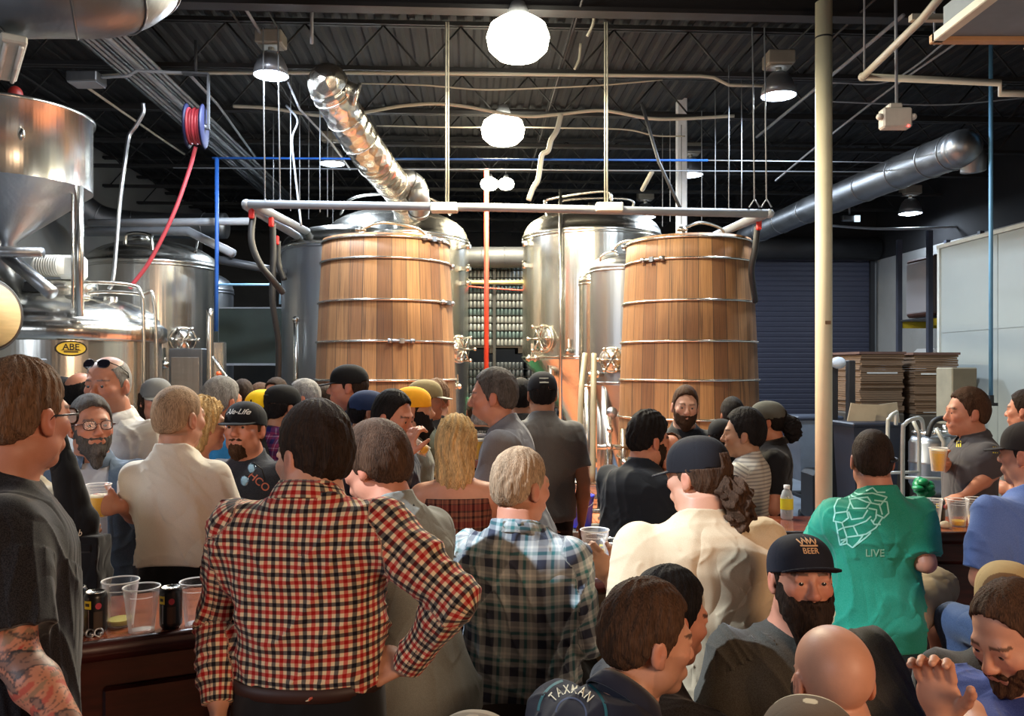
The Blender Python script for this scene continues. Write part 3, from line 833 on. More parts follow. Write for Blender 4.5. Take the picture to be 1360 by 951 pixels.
        def fold(x, y, z):
            n1 = wob((x, y * 1.0, z * .6), ((19, .8), (9, .5)), sd_)
            n3 = wob((x, y, z * .9), ((38, .8), (17, .6)), sd_ + 5)
            n2 = wob((x, y, z * 1.6), ((11, 1.0),), sd_ + 1)
            r = np.exp(-np.abs(n1) * 2.6); r3 = np.exp(-np.abs(n3) * 2.6)
            return -amp * (r * 1.9 + r3 * 1.1 * (n2 > -.3) + n2 * .7 - .9)
        f4.displace(fold, .03)
        zf = shirt.get('neck', .545); vs = shirt.get('vee', .45)
        def neckcut(X, Y, Z):
            x, y, z = comps(X, Y, Z, pel, Rt, s)
            d = z - (zf - vs * np.maximum(y, -.06))
            if shirt.get('strapless'): d = np.maximum(d, z - shirt['strapless'])
            if shirt.get('open'):   # front opening of an overshirt
                g_ = shirt['open'] - np.abs(x); d = np.maximum(d, np.where(y > .02, g_, -1))
            return d * s
        f4.fn(neckcut, f4.lo, f4.lo + f4.n * f4.h, k=0, op='i')
        V4, Q4 = f4.mesh()
        so = mesh_obj(shirt.get('name', 'shirt'), V4, None, mt, root, Q=Q4)
        parts['shirt'] = so
        # cloth coordinates
        tl4 = ((V4 - pel) @ Rt) / s; ab = np.interp(tl4[:, 2], L[:, 0], L[:, 1]); bb = np.interp(tl4[:, 2], L[:, 0], L[:, 2])
        ang = np.arctan2(tl4[:, 0] / ab, -tl4[:, 1] / bb)
        u = np.where(np.abs(ang) < PI / 2, tl4[:, 0] * 1.0 + np.sign(tl4[:, 0]) * np.maximum(0, np.abs(ang) - .9) * .06, ang * .16); v = tl4[:, 2].copy()
        best = np.maximum((np.sqrt((tl4[:, 0] / (ab + .01)) ** 2 + (tl4[:, 1] / (bb + .01)) ** 2) - 1) * .11, tl4[:, 2] - .52) - .012
        for sd in (-1, 1):
            j = J[sd]; off_v = 0
            for (A, B, r0) in ((j['sh'], j['e'], .060), (j['e'], j['w'], .047)):
                abv = B - A; Ln = np.linalg.norm(abv); tt_ = ((V4 - A) @ abv) / (Ln * Ln); rad = np.linalg.norm(V4 - A - np.clip(tt_, 0, 1)[:, None] * abv, axis=1) / s - r0
                x_, y_, z_ = frame_to(abv, up=(0, 1, 0)); a_ = np.arctan2((V4 - A) @ x_, (V4 - A) @ y_)
                m = rad < best
                if r0 == .060: m &= (tl4[:, 0] * sd > shx * .93)
                u[m] = (a_ * .055)[m]; v[m] = -(tt_ * Ln + off_v)[m]; best = np.where(m, rad, best)
                off_v += Ln
        add_attr(so.data, 'cloth', np.stack([u, v, np.zeros_like(u)], 1), 'FLOAT_VECTOR')
        if ty in ('longcollar', 'polo', 'rolled') or shirt.get('collar'):
            prof = [(.060, .515), (.060, .560), (.0635, .568), (.076, .556), (.089, .530), (.086, .527), (.074, .548), (.064, .556), (.0635, .515)]
            n_ = 44; VV = []; FF = []; gap = shirt.get('gap', .30)
            for i in range(n_ + 1):
                a = gap + (2 * PI - 2 * gap) * i / n_
                fr = .5 + .5 * math.cos(a)   # 1 at the front
                for (r, z) in prof:
                    rr = r * (1 + .12 * fr) * (nr / .059) + (.004 if not female else 0); zz_ = z - .035 * fr - (.012 * fr * (r > .075)) + .008
                    VV.append(tp(math.sin(a) * rr, math.cos(a) * rr * 1.02 - .012, zz_))
            m_ = len(prof)
            for i in range(n_):
                for k_ in range(m_):
                    FF.append((i * m_ + k_, i * m_ + (k_ + 1) % m_, (i + 1) * m_ + (k_ + 1) % m_, (i + 1) * m_ + k_))
            FF.append(tuple(range(m_))); FF.append(tuple(n_ * m_ + k_ for k_ in range(m_))[::-1])
            oc = mesh_obj('collar', VV, FF, shirt.get('cm', mt), so)
            uu = [((gap + (2 * PI - 2 * gap) * i / n_) * .07, prof[k_][1] if prof[k_][0] < .065 else 1.1 - prof[k_][1], 0) for i in range(n_ + 1) for k_ in range(m_)]
            add_attr(oc.data, 'cloth', np.array(uu), 'FLOAT_VECTOR')
        if shirt.get('inner'):
            f5 = Field(tlo - .03, thi + .03, hcol); f5.fn(loft(.004, z0 - .02 if z0 > -.1 else z0, .575, dr), tlo - .03, thi + .03, k=0)
            f5.fn(lambda X, Y, Z: ((((X - pel[0]) * Rt[0][2] + (Y - pel[1]) * Rt[1][2] + (Z - pel[2]) * Rt[2][2]) / s) - (.54 - .45 * np.maximum(((X - pel[0]) * Rt[0][1] + (Y - pel[1]) * Rt[1][1] + (Z - pel[2]) * Rt[2][1]) / s, -.06))) * s, f5.lo, f5.lo + f5.n * f5.h, k=0, op='i')
            V5, Q5 = f5.mesh(); o5 = mesh_obj('undershirt', V5, None, shirt['inner'], root, Q=Q5)
    # ---- trousers and shoes
    if pants and legs:
        pm = pants['m']; ph = max(.009, h * 1.3)
        allp = [p for q in LG for p in LG[q]]
        l2 = np.min(allp, 0) - .16; h2 = np.max(allp, 0) + .18
        f6 = Field(np.minimum(l2, pel - np.array([.28 * w, .24, .2])), np.maximum(h2, pel + np.array([.28 * w, .26, .16])), ph)
        f6.fn(loft(-.004 if not (shirt or {}).get('tuck') else .010, -.10, pants.get('top', .03)), tlo - .03, thi + .03, k=0)
        for sd in (-1, 1):
            hip, kn, an = LG[sd]
            kf = pants.get('k', 1.0)
            if shorts: f6.cone(hip, kn - (kn - hip) * .02, .092 * s * kf, .085 * s * kf, k=.05, cut=True)
            else:
                f6.cone(hip + (kn - hip) * .12, kn, .084 * s * kf, .068 * s * kf, k=.04); f6.cone(kn, an, .066 * s * kf, .056 * s * kf, k=.03, cut=True)
        f6.displace(lambda x, y, z: -.005 * (1 - np.abs(wob((x, y, z * 1.3), ((13, .8), (24, .5)), 11)) * 1.2), .03)
        V6, Q6 = f6.mesh(); parts['pants'] = mesh_obj(pants.get('name', 'trousers'), V6, None, pm, root, Q=Q6)
        if pants.get('belt'):
            m = MB(); n_ = 48; VV = []; zb = pants.get('top', .03) - .012
            A_ = np.interp(zb, L[:, 0], L[:, 1]) + .013; B_ = np.interp(zb, L[:, 0], L[:, 2]) + .013; yc = np.interp(zb, L[:, 0], L[:, 3])
            for i in range(n_):
                a = 2 * PI * i / n_; ex = 2 / 2.4
                for (dr_, dz) in ((0, -.016), (.004, -.016), (.004, .016), (0, .016)):
                    VV.append(tp(math.copysign(abs(math.cos(a)) ** ex, math.cos(a)) * (A_ + dr_), yc + math.copysign(abs(math.sin(a)) ** ex, math.sin(a)) * (B_ + dr_), zb + dz))
            FF = [(i * 4 + k_, i * 4 + (k_ + 1) % 4, ((i + 1) % n_) * 4 + (k_ + 1) % 4, ((i + 1) % n_) * 4 + k_) for i in range(n_) for k_ in range(4)]
            mesh_obj('belt', VV, FF, plain('belt_leather', C(50, 26, 18), .6), root)
        for sd in (-1, 1):
            hip, kn, an = LG[sd]; m = MB()
            f7 = Field(an - np.array([.09, .12, .12]), an + np.array([.09, .24, .06]), .010)
            f7.ell(an + np.array([0, .075, -.055]), (.045, .13, .038), k=0); f7.cone(an + np.array([0, -.005, .0]), an + np.array([0, 0, -.05]), .040, .042, k=.03)
            f7.fn(lambda X, Y, Z: (an[2] - .095) - Z + X * 0 + Y * 0, f7.lo, f7.lo + f7.n * f7.h, k=0, op='i')
            V7, Q7 = f7.mesh(); mesh_obj('shoe', V7, None, plain('shoe_%d' % int(shoes[0] * 1000), shoes, .6), root, Q=Q7)
    elif not legs: pass
    parts['cup'] = {sd: rw + R2 @ (J[sd]['w'] + J[sd]['d'] * .082 * s + J[sd]['n'] * .05 * s) for sd in (-1, 1)}
    return parts

# ---------------------------------------------------------------- marks on cloth
def bvh_of(o):
    me = o.data; return BVHTree.FromPolygons([v.co.copy() for v in me.vertices], [tuple(p.vertices) for p in me.polygons])
def text_mesh(txt, size, extr=0.0, shear=0.0):
    cu = bpy.data.curves.new('t', 'FONT'); cu.body = txt; cu.size = size; cu.align_x = 'CENTER'; cu.align_y = 'CENTER'; cu.extrude = extr; cu.shear = shear
    cu.offset = size * .012
    o = bpy.data.objects.new('t', cu); COL.objects.link(o); dg = bpy.context.evaluated_depsgraph_get()
    me = bpy.data.meshes.new_from_object(o.evaluated_get(dg)); V = [tuple(v.co) for v in me.vertices]; Fc = [tuple(p.vertices) for p in me.polygons]
    bpy.data.objects.remove(o); bpy.data.meshes.remove(me); return V, Fc
def decal(name, V2, Fc, P, surf, origin, ux, uy, direction, mat, parent, lift=.0015):
    """lay a flat outline V2 (x,y) on the surface by raycast; thin solid print"""
    bvs = [bvh_of(q) for q in ([surf] + [c_ for c_ in surf.children if c_.name.startswith('collar')])]; o = np.array(origin); miss = set(); ux = np.array(ux); uy = np.array(uy); d = Vector(direction).normalized()
    out = []; 
    for v in V2:
        p = Vector(o + ux * v[0] + uy * v[1]); hits = [h_ for h_ in (bv.ray_cast(p - d * .5, d) for bv in bvs) if h_[0] is not None]; hit = min(hits, key=lambda h_: h_[3]) if hits else (None,)
        if hit[0] is None: q = p; miss.add(len(out))
        else: q = hit[0] - d * lift
        out.append(tuple(q))
    Fc = [f_ for f_ in Fc if not any(i in miss for i in f_)]
    used = sorted({i for f_ in Fc for i in f_}); mp = {a: b_ for b_, a in enumerate(used)}
    return mesh_obj(name, [out[i] for i in used], [tuple(mp[i] for i in f_) for f_ in Fc], mat, parent, smooth=False)
def polyline_ribbon(lines, wd):
    V = []; Fc = []
    for ln in lines:
        P = []
        for i in range(len(ln) - 1):
            a = np.array(ln[i], float); b = np.array(ln[i + 1], float); n = max(1, int(np.linalg.norm(b - a) / .006))
            P += [a + (b - a) * k / n for k in range(n)]
        P.append(np.array(ln[-1], float)); b0 = len(V)
        for i, p in enumerate(P):
            t = P[min(i + 1, len(P) - 1)] - P[max(i - 1, 0)]; t /= np.linalg.norm(t) + 1e-9; nn = np.array([-t[1], t[0]]) * wd / 2
            V += [tuple(p - nn), tuple(p + nn)]
        Fc += [(b0 + 2 * i, b0 + 2 * i + 2, b0 + 2 * i + 3, b0 + 2 * i + 1) for i in range(len(P) - 1)]
    return V, Fc
# ================================================================ the hall
TH = R_(2.9)
def RM(x, y, z=0): return np.array([x * math.cos(TH) - y * math.sin(TH), x * math.sin(TH) + y * math.cos(TH), z])
def room(o): o.rotation_euler = (0, 0, TH); return o
# floor: polished concrete with a tiled reddish aisle
m, nt, b = new_mat('floor_concrete')
o_ = objco(nt); n_ = noise(nt, 1.3, 5, o_); sp = nt.nodes.new('ShaderNodeSeparateXYZ'); nt.links.new(o_, sp.inputs[0])
base = mixc(nt, ramp(nt, n_, .3, .7), C(96, 104, 116), C(140, 148, 158))
tile = mixc(nt, ramp(nt, noise(nt, 5, 3, o_), .3, .7), C(190, 110, 78), C(215, 140, 105))
fx = math_(nt, 'FRACT', math_(nt, 'MULTIPLY', sp.outputs[0], 3.3)); fy = math_(nt, 'FRACT', math_(nt, 'MULTIPLY', sp.outputs[1], 3.3))
gr = math_(nt, 'MAXIMUM', math_(nt, 'LESS_THAN', fx, .05), math_(nt, 'LESS_THAN', fy, .05))
tile = mixc(nt, gr, tile, C(120, 72, 55))
am = math_(nt, 'MULTIPLY', math_(nt, 'MULTIPLY', math_(nt, 'GREATER_THAN', sp.outputs[0], -1.9), math_(nt, 'LESS_THAN', sp.outputs[0], 2.45)), math_(nt, 'LESS_THAN', sp.outputs[1], 13))
nt.links.new(mixc(nt, am, base, tile), b.inputs['Base Color']); b.inputs['Roughness'].default_value = .38
M_FLOOR = m
f = MB(); f.box((0, 8, -.1), (18, 29, .2)); struct(room(f.build('floor', M_FLOOR)))
M_WALLG = plain('wall_paint', C(140, 140, 138), .8, bmp=.2, bscale=20, var=.07, nscale=1.5)
M_DARKW = plain('dark_wall', C(50, 48, 46), .85, var=.15, nscale=2)
M_BLACK = plain('ceiling_black', C(22, 22, 25), .85, var=.2, nscale=3)
M_BLACK2 = plain('joist_black', C(24, 24, 26), .65, var=.2)
f = MB(); f.box((-6.6, 8, 2.9), (.2, 29, 5.8)); struct(room(f.build('wall_left', M_WALLG)))
f = MB(); f.box((8.9, 8, 2.1), (.2, 29, 4.2)); struct(room(f.build('wall_right', M_WALLG)))
f = MB(); f.box((8.9, 8, 5.0), (.2, 29, 1.6)); struct(room(f.build('wall_right', M_BLACK)))
f = MB(); f.box((-1, 20.6, 2.9), (15.4, .2, 5.8)); struct(room(f.build('wall_back', M_DARKW)))
f = MB(); f.box((0, -6.4, 2.9), (18, .2, 5.8)); struct(room(f.build('wall_front', M_WALLG)))
# corrugated deck
V = []; Fc = []; xs = []
x = -6.6
while x < 9: xs += [(x, 0), (x + .06, 0), (x + .09, .028), (x + .15, .028), (x + .18, 0)]; x += .18
for (xx, dz) in xs: V += [(xx, -6.4, 5.66 + dz), (xx, 20.6, 5.66 + dz)]
for (xx, dz) in xs: V += [(xx, -6.4, 5.80), (xx, 20.6, 5.80)]
n_ = len(xs)
Fc = [(2 * i, 2 * i + 1, 2 * i + 3, 2 * i + 2) for i in range(n_ - 1)] + [(2 * n_ + 2 * i, 2 * n_ + 2 * i + 2, 2 * n_ + 2 * i + 3, 2 * n_ + 2 * i + 1) for i in range(n_ - 1)]
struct(room(mesh_obj('ceiling', V, Fc, M_BLACK, smooth=False)))
# joists
ji = 0
for y in [3.0, 4.5, 6.0] + [7.55 + 1.5 * k for k in range(9)]:
    f = MB(); girder = abs(y - 7.55) < .01
    if girder:
        f.box((1.2, y, 5.12), (15.6, .16, .04)); f.box((1.2, y, 5.60), (15.6, .16, .04)); f.box((1.2, y, 5.36), (15.6, .03, .5))
    else:
        for z in (5.10, 5.60):
            f.box((1.2, y - .03, z), (15.6, .035, .045)); f.box((1.2, y + .03, z), (15.6, .035, .045))
        x = -6.4; up = True
        while x < 8.6:
            f.cyl((x, y, 5.10 if up else 5.58), (x + .42, y, 5.58 if up else 5.10), .011, seg=6); x += .42; up = not up
    ji += 1; struct(room(f.build('trim_%d' % ji, M_BLACK2)), 'dark steel roof joist')
# purlin-like bridging bars running down the hall
for x in (-5.0, -2.2, 1.0, 3.6, 6.2):
    f = MB(); f.tube([(x, 3, 5.14), (x, 20.3, 5.14)], .012, 6); f.tube([(x + .1, 3, 5.57), (x + .1, 20.3, 5.57)], .012, 6)
    ji += 1; struct(room(f.build('trim_%d' % ji, M_BLACK2)), 'dark bridging rods between joists')

# roller door
M_ROLL = plain('roller_grey', C(40, 42, 58), .6, var=.06)
f = MB()
x0, x1, yy = 5.6, 9.7, 20.35
x0 = (1000 - 624) / F * yy; x1 = (1170 - 624) / F * 18.2
x1 = 8.2
struct(room(MB().box((x0 + 1.2 + (x1 - x0 - 1.2) / 2 - .6, 18.25 + .0, 2.2), (.001, .001, .001)).build('trim_90', M_ROLL))) if False else None
V = []; Fc = []
dx0, dx1, dy = (985 - 624) / F * 17.5, (1166 - 624) / F * 17.5, 17.5
k = 0; z = 0.0
prof = []
while z < 4.30: prof += [(0, z), (.008, z + .02), (.008, z + .085), (0, z + .105)]; z += .11
for (d, z) in prof: V += [(dx0, dy - d, z), (dx1, dy - d, z)]
n_ = len(prof)
for (d, z) in prof: V += [(dx0, dy + .03, z), (dx1, dy + .03, z)]
Fc = [(2 * i, 2 * i + 1, 2 * i + 3, 2 * i + 2) for i in range(n_ - 1)] + [(2 * n_ + 2 * i, 2 * n_ + 2 * i + 2, 2 * n_ + 2 * i + 3, 2 * n_ + 2 * i + 1) for i in range(n_ - 1)]
dr = mesh_obj('door_1', V, Fc, M_ROLL, smooth=False); struct(room(dr))
f = MB(); f.cyl((dx0 - .1, dy - .15, 4.42), (dx1 + .1, dy - .15, 4.42), .24, seg=20); f.build('roller_drum', M_BLACK2, dr)
for xx in (dx0 - .04, dx1 + .04):
    f = MB(); f.box((xx, dy - .02, 2.2), (.09, .12, 4.4)); f.build('door_rail', M_BLACK2, dr)
f = MB(); f.box(((dx1 + 8.8) / 2 + .05, dy + .12, 2.15), (8.8 - dx1 - .1, .15, 4.3)); f.box((dx1 + .75, dy + .03, 2.15), (.025, .02, 4.3))
struct(room(f.build('wall_back', M_WALLG)))
f = MB(); f.box(((dx0 + 8.8) / 2, dy + .12, 5.05), (8.8 - dx0, .15, 1.5)); struct(room(f.build('wall_back', M_BLACK)))

# ---------------------------------------------------------------- metals
M_SS = steel('stainless', C(208, 206, 198), .24, (1, 1, .05))
M_SSD = steel('stainless_dull', C(165, 168, 172), .36, (1, 1, .05))
M_GALV = steel('galvanised', C(128, 130, 133), .42, (1, 1, 1))
M_FOIL = steel('foil_duct', C(205, 200, 190), .25, (1, 1, 1))
m = M_FOIL; nt = m.node_tree; b = nt.nodes['Principled BSDF']
v_ = nt.nodes.new('ShaderNodeTexVoronoi'); v_.inputs['Scale'].default_value = 9; nt.links.new(objco(nt), v_.inputs['Vector'])
bump(nt, b, v_.outputs['Distance'], .5, .04)
M_PIPE = plain('pipe_cream', C(170, 165, 150), .5, var=.08, nscale=4)
M_PIPEG = plain('pipe_grey', C(128, 132, 138), .45, var=.1, nscale=4)
M_BLUEP = plain('pipe_blue', C(28, 78, 150), .5)
M_REDP = plain('hose_red', C(200, 62, 45), .5)
M_HOSED = plain('hose_dark', C(28, 28, 30), .55)
M_DKSTEEL = plain('dark_steel', C(60, 62, 66), .5, .3)

# ---------------------------------------------------------------- wooden foeders
def wood_mat(name, c1, c2, c3):
    m, nt, b = new_mat(name); o = objco(nt)
    s = nt.nodes.new('ShaderNodeSeparateXYZ'); nt.links.new(o, s.inputs[0])
    ang = math_(nt, 'ARCTAN2', s.outputs[0], s.outputs[1]); st = math_(nt, 'MULTIPLY', ang, 30 / (2 * PI))
    fl = math_(nt, 'FLOOR', st); fr = math_(nt, 'FRACT', st)
    wn = nt.nodes.new('ShaderNodeTexWhiteNoise'); wn.noise_dimensions = '1D'; nt.links.new(fl, wn.inputs['W'])
    c = mixc(nt, wn.outputs['Value'], c1, c2)
    gx = nt.nodes.new('ShaderNodeCombineXYZ'); nt.links.new(math_(nt, 'MULTIPLY', ang, 9), gx.inputs[0]); nt.links.new(s.outputs[2], gx.inputs[2]); nt.links.new(math_(nt, 'MULTIPLY', fl, 3.7), gx.inputs[1])
    g1 = noise(nt, 3.2, 5, scaled(nt, gx.outputs[0], 3, 1, .5), .65)
    c = mixc(nt, math_(nt, 'MULTIPLY', ramp(nt, g1, .42, .78), .75), c, c3)
    g2 = noise(nt, 1.1, 4, scaled(nt, gx.outputs[0], 1.2, 1, .9))
    c = mixc(nt, math_(nt, 'MULTIPLY', ramp(nt, g2, .56, .72), .7), c, tuple(x * .35 for x in c3))
    seam = math_(nt, 'MAXIMUM', math_(nt, 'LESS_THAN', fr, .035), math_(nt, 'GREATER_THAN', fr, .975))
    c = mixc(nt, math_(nt, 'MULTIPLY', seam, .7), c, (.03, .016, .008))
    nt.links.new(c, b.inputs['Base Color']); b.inputs['Roughness'].default_value = .62
    bump(nt, b, math_(nt, 'SUBTRACT', g1, seam), .3, .02); return m
WOOD = wood_mat('oak_staves', C(150, 108, 66), C(100, 64, 36), C(58, 35, 20))
def foeder(px, D, wt, wb, ztop, label, clampy):
    x = (px - CX) / F * D; t = thing('wooden_foeder', label, 'barrel', (x, D, 0), R_(random.uniform(0, 60)))
    rt, rb = wt / F * D * .985, wb / F * D * .985
    def rad(z): return rb + (rt - rb) * (z - .25) / (ztop - .25) + .02 * math.sin((z - .25) / (ztop - .25) * PI)
    m = MB(); pr = [(rad(.25) - .05, .25)] + [(rad(z), z) for z in np.linspace(.25, ztop, 14)] + [(rad(ztop) - .06, ztop), (rad(ztop) - .06, ztop - .07)]
    m.lathe(pr, seg=96, cap=False); m.build('staves', WOOD, t)
    m = MB(); m.lathe([(0, ztop - .09), (rad(ztop) - .05, ztop - .09), (rad(ztop) - .05, ztop - .06), (0, ztop - .06)], seg=64, cap=False)
    m.lathe([(0, .3), (rad(.3) - .04, .3)], seg=64, cap=False); m.build('head', WOOD, t)
    m = MB(); m.box((0, 0, .125), (rb * 1.7, .18, .25), bev=.01); m.box((0, .45, .125), (rb * 1.5, .18, .25), bev=.01); m.box((0, -.45, .125), (rb * 1.5, .18, .25), bev=.01); m.build('cradle', plain('cradle_wood', C(80, 60, 40), .7), t)
    zs = [ztop - .035, ztop - .26, ztop - .70, ztop - 1.13, ztop - 1.54, ztop - 1.95, ztop - 2.4, .45]
    for i, z in enumerate(zs):
        m = MB(); m.ring((0, 0, z), rad(z) + .010, .0125, seg=72, rs=8); hoop = m.build('hoop', M_SS, t)
        a = -PI / 2 + clampy[i % len(clampy)] - t.rotation_euler[2]
        r = rad(z) + .02; X = np.array([-math.sin(a), math.cos(a), 0]); P = np.array([math.cos(a) * r, math.sin(a) * r, z])
        m = MB(); m.cyl(P - X * .13, P + X * .13, .016, seg=8); m.cyl(P - X * .14, P - X * .10, .028, seg=6); m.cyl(P + X * .10, P + X * .14, .028, seg=6); m.box(P, (.07, .05, .05), a); m.build('hoop_tightener', M_SSD, hoop)
    zt = ztop - .06
    m = MB(); m.cyl((0, 0, zt), (0, 0, zt + .10), .20, seg=32); m.ring((0, 0, zt + .10), .2, .015); m.cyl((-.12, 0, zt + .1), (.12, 0, zt + .16), .02); m.build('manway', M_SS, t)
    m = MB()
    for s_ in (-1, 1): m.cyl((s_ * .42, -.2, zt), (s_ * .42, -.2, zt + .16), .035, seg=12); m.ring((s_ * .42, -.2, zt + .13), .05, .012, seg=16)
    m.tube(smooth_path([(-.42, -.2, zt + .14), (-.2, -.3, zt + .22), (.2, -.3, zt + .20), (.42, -.2, zt + .14)]), .016, 8); m.build('fitting', M_SS, t)
    return t
foeder(513, 9.3, 84, 97, 3.27, 'tapered oak foeder at left, in front of the double steel tanks', [.9, 1.9, 1.2, .35, 2.2, -2, 2, 1.5])
foeder(914, 9.3, 82, 95, 3.27, 'tapered oak foeder at right, beside the narrow jacketed tank', [-1.9, -.75, 2.4, 2.1, 2.6, -2, 2, 1.5])

# ---------------------------------------------------------------- steel tanks
def dome(r, z, h, n=10): return [(r * math.cos(a), z + h * math.sin(a)) for a in np.linspace(0, PI / 2, n)]
def steel_tank(px, D, rpx, zs, h, label, zb=.9, cone=.75, legs=4, mat=None, manway=None, seg=80, band=True, dome_mat=None):
    x = (px - CX) / F * D; r = rpx / F * D; mat = mat or M_SS
    t = thing('fermenter_tank', label, 'tank', (x, D, 0))
    m = MB(); m.lathe([(r, zb), (r, zb + .01)] + [(r, z) for z in np.linspace(zb + .02, zs - .03, 6)] + [(r, zs)], seg=seg, cap=False); m.build('shell', mat, t)
    m = MB(); m.lathe([(r, zs), (r + .008, zs + .01), (r + .004, zs + .05)] + [(q * .99, z + .05) for q, z in dome(r, zs, h)], seg=seg, cap=False); m.build('dome', dome_mat or mat, t)
    m = MB(); m.lathe([(.07, max(.2, zb - cone)), (r * .96, zb - .03), (r, zb)], seg=seg, cap=False); m.cyl((0, 0, max(.2, zb - cone) - .12), (0, 0, max(.2, zb - cone) + .02), .05); m.build('cone', mat, t)
    for k in range(legs):
        a = 2 * PI * (k + .5) / legs; m = MB(); m.cyl((math.cos(a) * r * .88, math.sin(a) * r * .88, 0), (math.cos(a) * r * .88, math.sin(a) * r * .88, zb + .05), .045, seg=14); m.cyl((math.cos(a) * r * .88, math.sin(a) * r * .88, 0), (math.cos(a) * r * .88, math.sin(a) * r * .88, .03), .09, seg=14); m.build('leg', mat, t)
    if band:
        for z in (zs - .02, zb + .03):
            m = MB(); m.ring((0, 0, z), r + .004, .012, seg=72, rs=8); m.build('weld_band', mat, t)
    return t, r, x
def manway(t, P, n, r=.2, label=None):
    """oval door with hinge, clamp arms and knobs, on the tank side"""
    n = np.array(n, float); n /= np.linalg.norm(n); X, Y, Z = frame_to(n); P = np.array(P, float)
    m = MB(); m.lathe([(r, -.06), (r, .03), (r * .93, .05), (r * .5, .075), (0, .08)], P, 32, axis=n); d = m.build('manway_door', M_SS, t)
    m = MB(); m.ring(P + n * .02, r + .012, .014, axis=n, seg=32)
    for a in np.linspace(0, 2 * PI, 6, endpoint=False):
        q = P + (X * math.cos(a) + Y * math.sin(a)) * (r + .01); m.cyl(q, q + n * .12, .012, seg=8); m.ball(q + n * .13, .026, 10, 8)
        m.cyl(q + n * .10, P + n * .10 + (q - P) * .2, .010, seg=8)
    m.build('clamp', M_SS, d)
def valve(t, P, n, s=1.0):
    n = np.array(n, float); n /= np.linalg.norm(n); P = np.array(P, float); X, Y, Z = frame_to(n)
    m = MB(); m.cyl(P, P + n * .16 * s, .022 * s, seg=12); m.lathe([(.038 * s, 0), (.038 * s, .02 * s)], P + n * .05 * s, 16, axis=n); m.lathe([(.038 * s, 0), (.038 * s, .02 * s)], P + n * .12 * s, 16, axis=n)
    m.cyl(P + n * .09 * s - Y * .02 * s, P + n * .09 * s + Y * .10 * s, .010 * s, seg=8); m.box(P + n * .09 * s + Y * .11 * s, (.02 * s, .02 * s, .09 * s)); m.build('valve', M_SS, t)

# left pair behind the left foeder
tA, rA, xA = steel_tank(527, 11.2, 95, 3.45, .42, 'large polished steel tank behind the left foeder with bright dome top', zb=1.0)
m = MB(); m.lathe([(.28, 0), (.28, .14), (.24, .17), (0, .19)], (0, -.1, 3.80), 36); m.tube(smooth_path([(-.7, -.3, 3.8), (-.5, -.5, 3.98), (0, -.6, 4.02), (.5, -.5, 3.98), (.75, -.3, 3.8)]), .02, 8); m.build('top_manway', M_SS, tA)
manway(tA, (.86, -.42, 1.95), (.8, -.6, 0), .17)
for z in (3.35, 3.05, 2.85): 
    m = MB(); m.box((.93, -.36, z), (.18, .06, .05), -.3); m.cyl((.98, -.4, z - .04), (.98, -.4, z + .05), .03, seg=10); m.build('bracket', M_SS, tA)
valve(tA, (.80, -.55, 1.45), (.7, -.7, 0))
tB, rB, xB = steel_tank(462, 10.3, 85, 3.28, .28, 'wide grey steel tank left of the left foeder, tallest beside black hoses', zb=.9, mat=M_SSD, dome_mat=M_SS)
m = MB(); m.cyl((-.45, -.74, 1.0), (-.45, -.74, 2.35), .03, seg=10); m.ball((-.45, -.74, 2.38), .045); m.build('sight_tube', M_SS, tB)
# right pair
tC, rC, xC = steel_tank(786, 11.2, 92, 3.52, .40, 'tall polished steel conical tank left of the right foeder', zb=1.85, cone=1.3)
m = MB(); m.tube(smooth_path([(-.62, -.4, 3.75), (-.65, -.4, 3.95), (-.55, -.45, 4.02), (.1, -.6, 4.08), (.2, -.6, 3.95)]), .022, 8); m.tube(smooth_path([(-.4, -.5, 3.82), (-.4, -.5, 3.98), (.4, -.5, 4.0), (.5, -.45, 3.85)]), .018, 8)
m.cyl((0, 0, 3.85), (0, 0, 4.05), .05); m.build('top_rail', M_SS, tC)
m = MB(); a_ = -PI / 2 - .50; r_ = rC + .05
m.cyl((math.cos(a_) * r_, math.sin(a_) * r_, .7), (math.cos(a_) * r_, math.sin(a_) * r_, 4.05), .022, seg=10); m.cyl((math.cos(a_) * r_, math.sin(a_) * r_, 3.0), (math.cos(a_) * (r_ - .08), math.sin(a_) * (r_ - .08), 3.0), .015); m.build('clean_in_place_pipe', M_SS, tC)
manway(tC, (-.66, -.64, 2.12), (-.75, -.6, 0), .17); valve(tC, (-.35, -.85, 1.95), (-.3, -1, 0)); valve(tC, (-.72, -.55, 1.86), (-1, -.5, 0), 1.3)
for z in (3.42, 3.12):
    m = MB(); m.box((-.86, -.38, z), (.16, .06, .05), .4); m.cyl((-.92, -.40, z - .04), (-.92, -.40, z + .06), .03, seg=10); m.build('bracket', M_SS, tC)
tD, rD, xD = steel_tank(826, 10.0, 44, 3.02, .16, 'narrow jacketed steel tank between the tall tank and the right foeder', zb=1.62, cone=1.0, mat=M_SSD)
m = MB(); m.tube(smooth_path([(-.1, -.1, 3.1), (-.1, -.2, 3.3), (.1, -.35, 3.32), (.13, -.42, 3.0), (.13, -.43, 2.3), (.13, -.43, 1.4)]), .020, 8)
m.tube(smooth_path([(-.25, -.2, 3.0), (-.3, -.25, 3.15), (-.15, -.3, 3.22), (-.05, -.2, 3.12)]), .014, 8); m.build('blow_off_pipe', M_SS, tD)
manway(tD, (-.18, -.38, 1.92), (-.3, -1, 0), .13); valve(tD, (-.28, -.30, 1.75), (-1, -.4, 0), 1.2)
tE, rE, xE = steel_tank(800, 10.7, 30, 2.9, .12, 'slim steel brite tank squeezed behind the narrow jacketed tank', zb=1.55, cone=.9)
def set_back(t, px, D, k, kz): t.location = ((px - CX) / F * D, D, 0); t.scale = (k, k, kz)
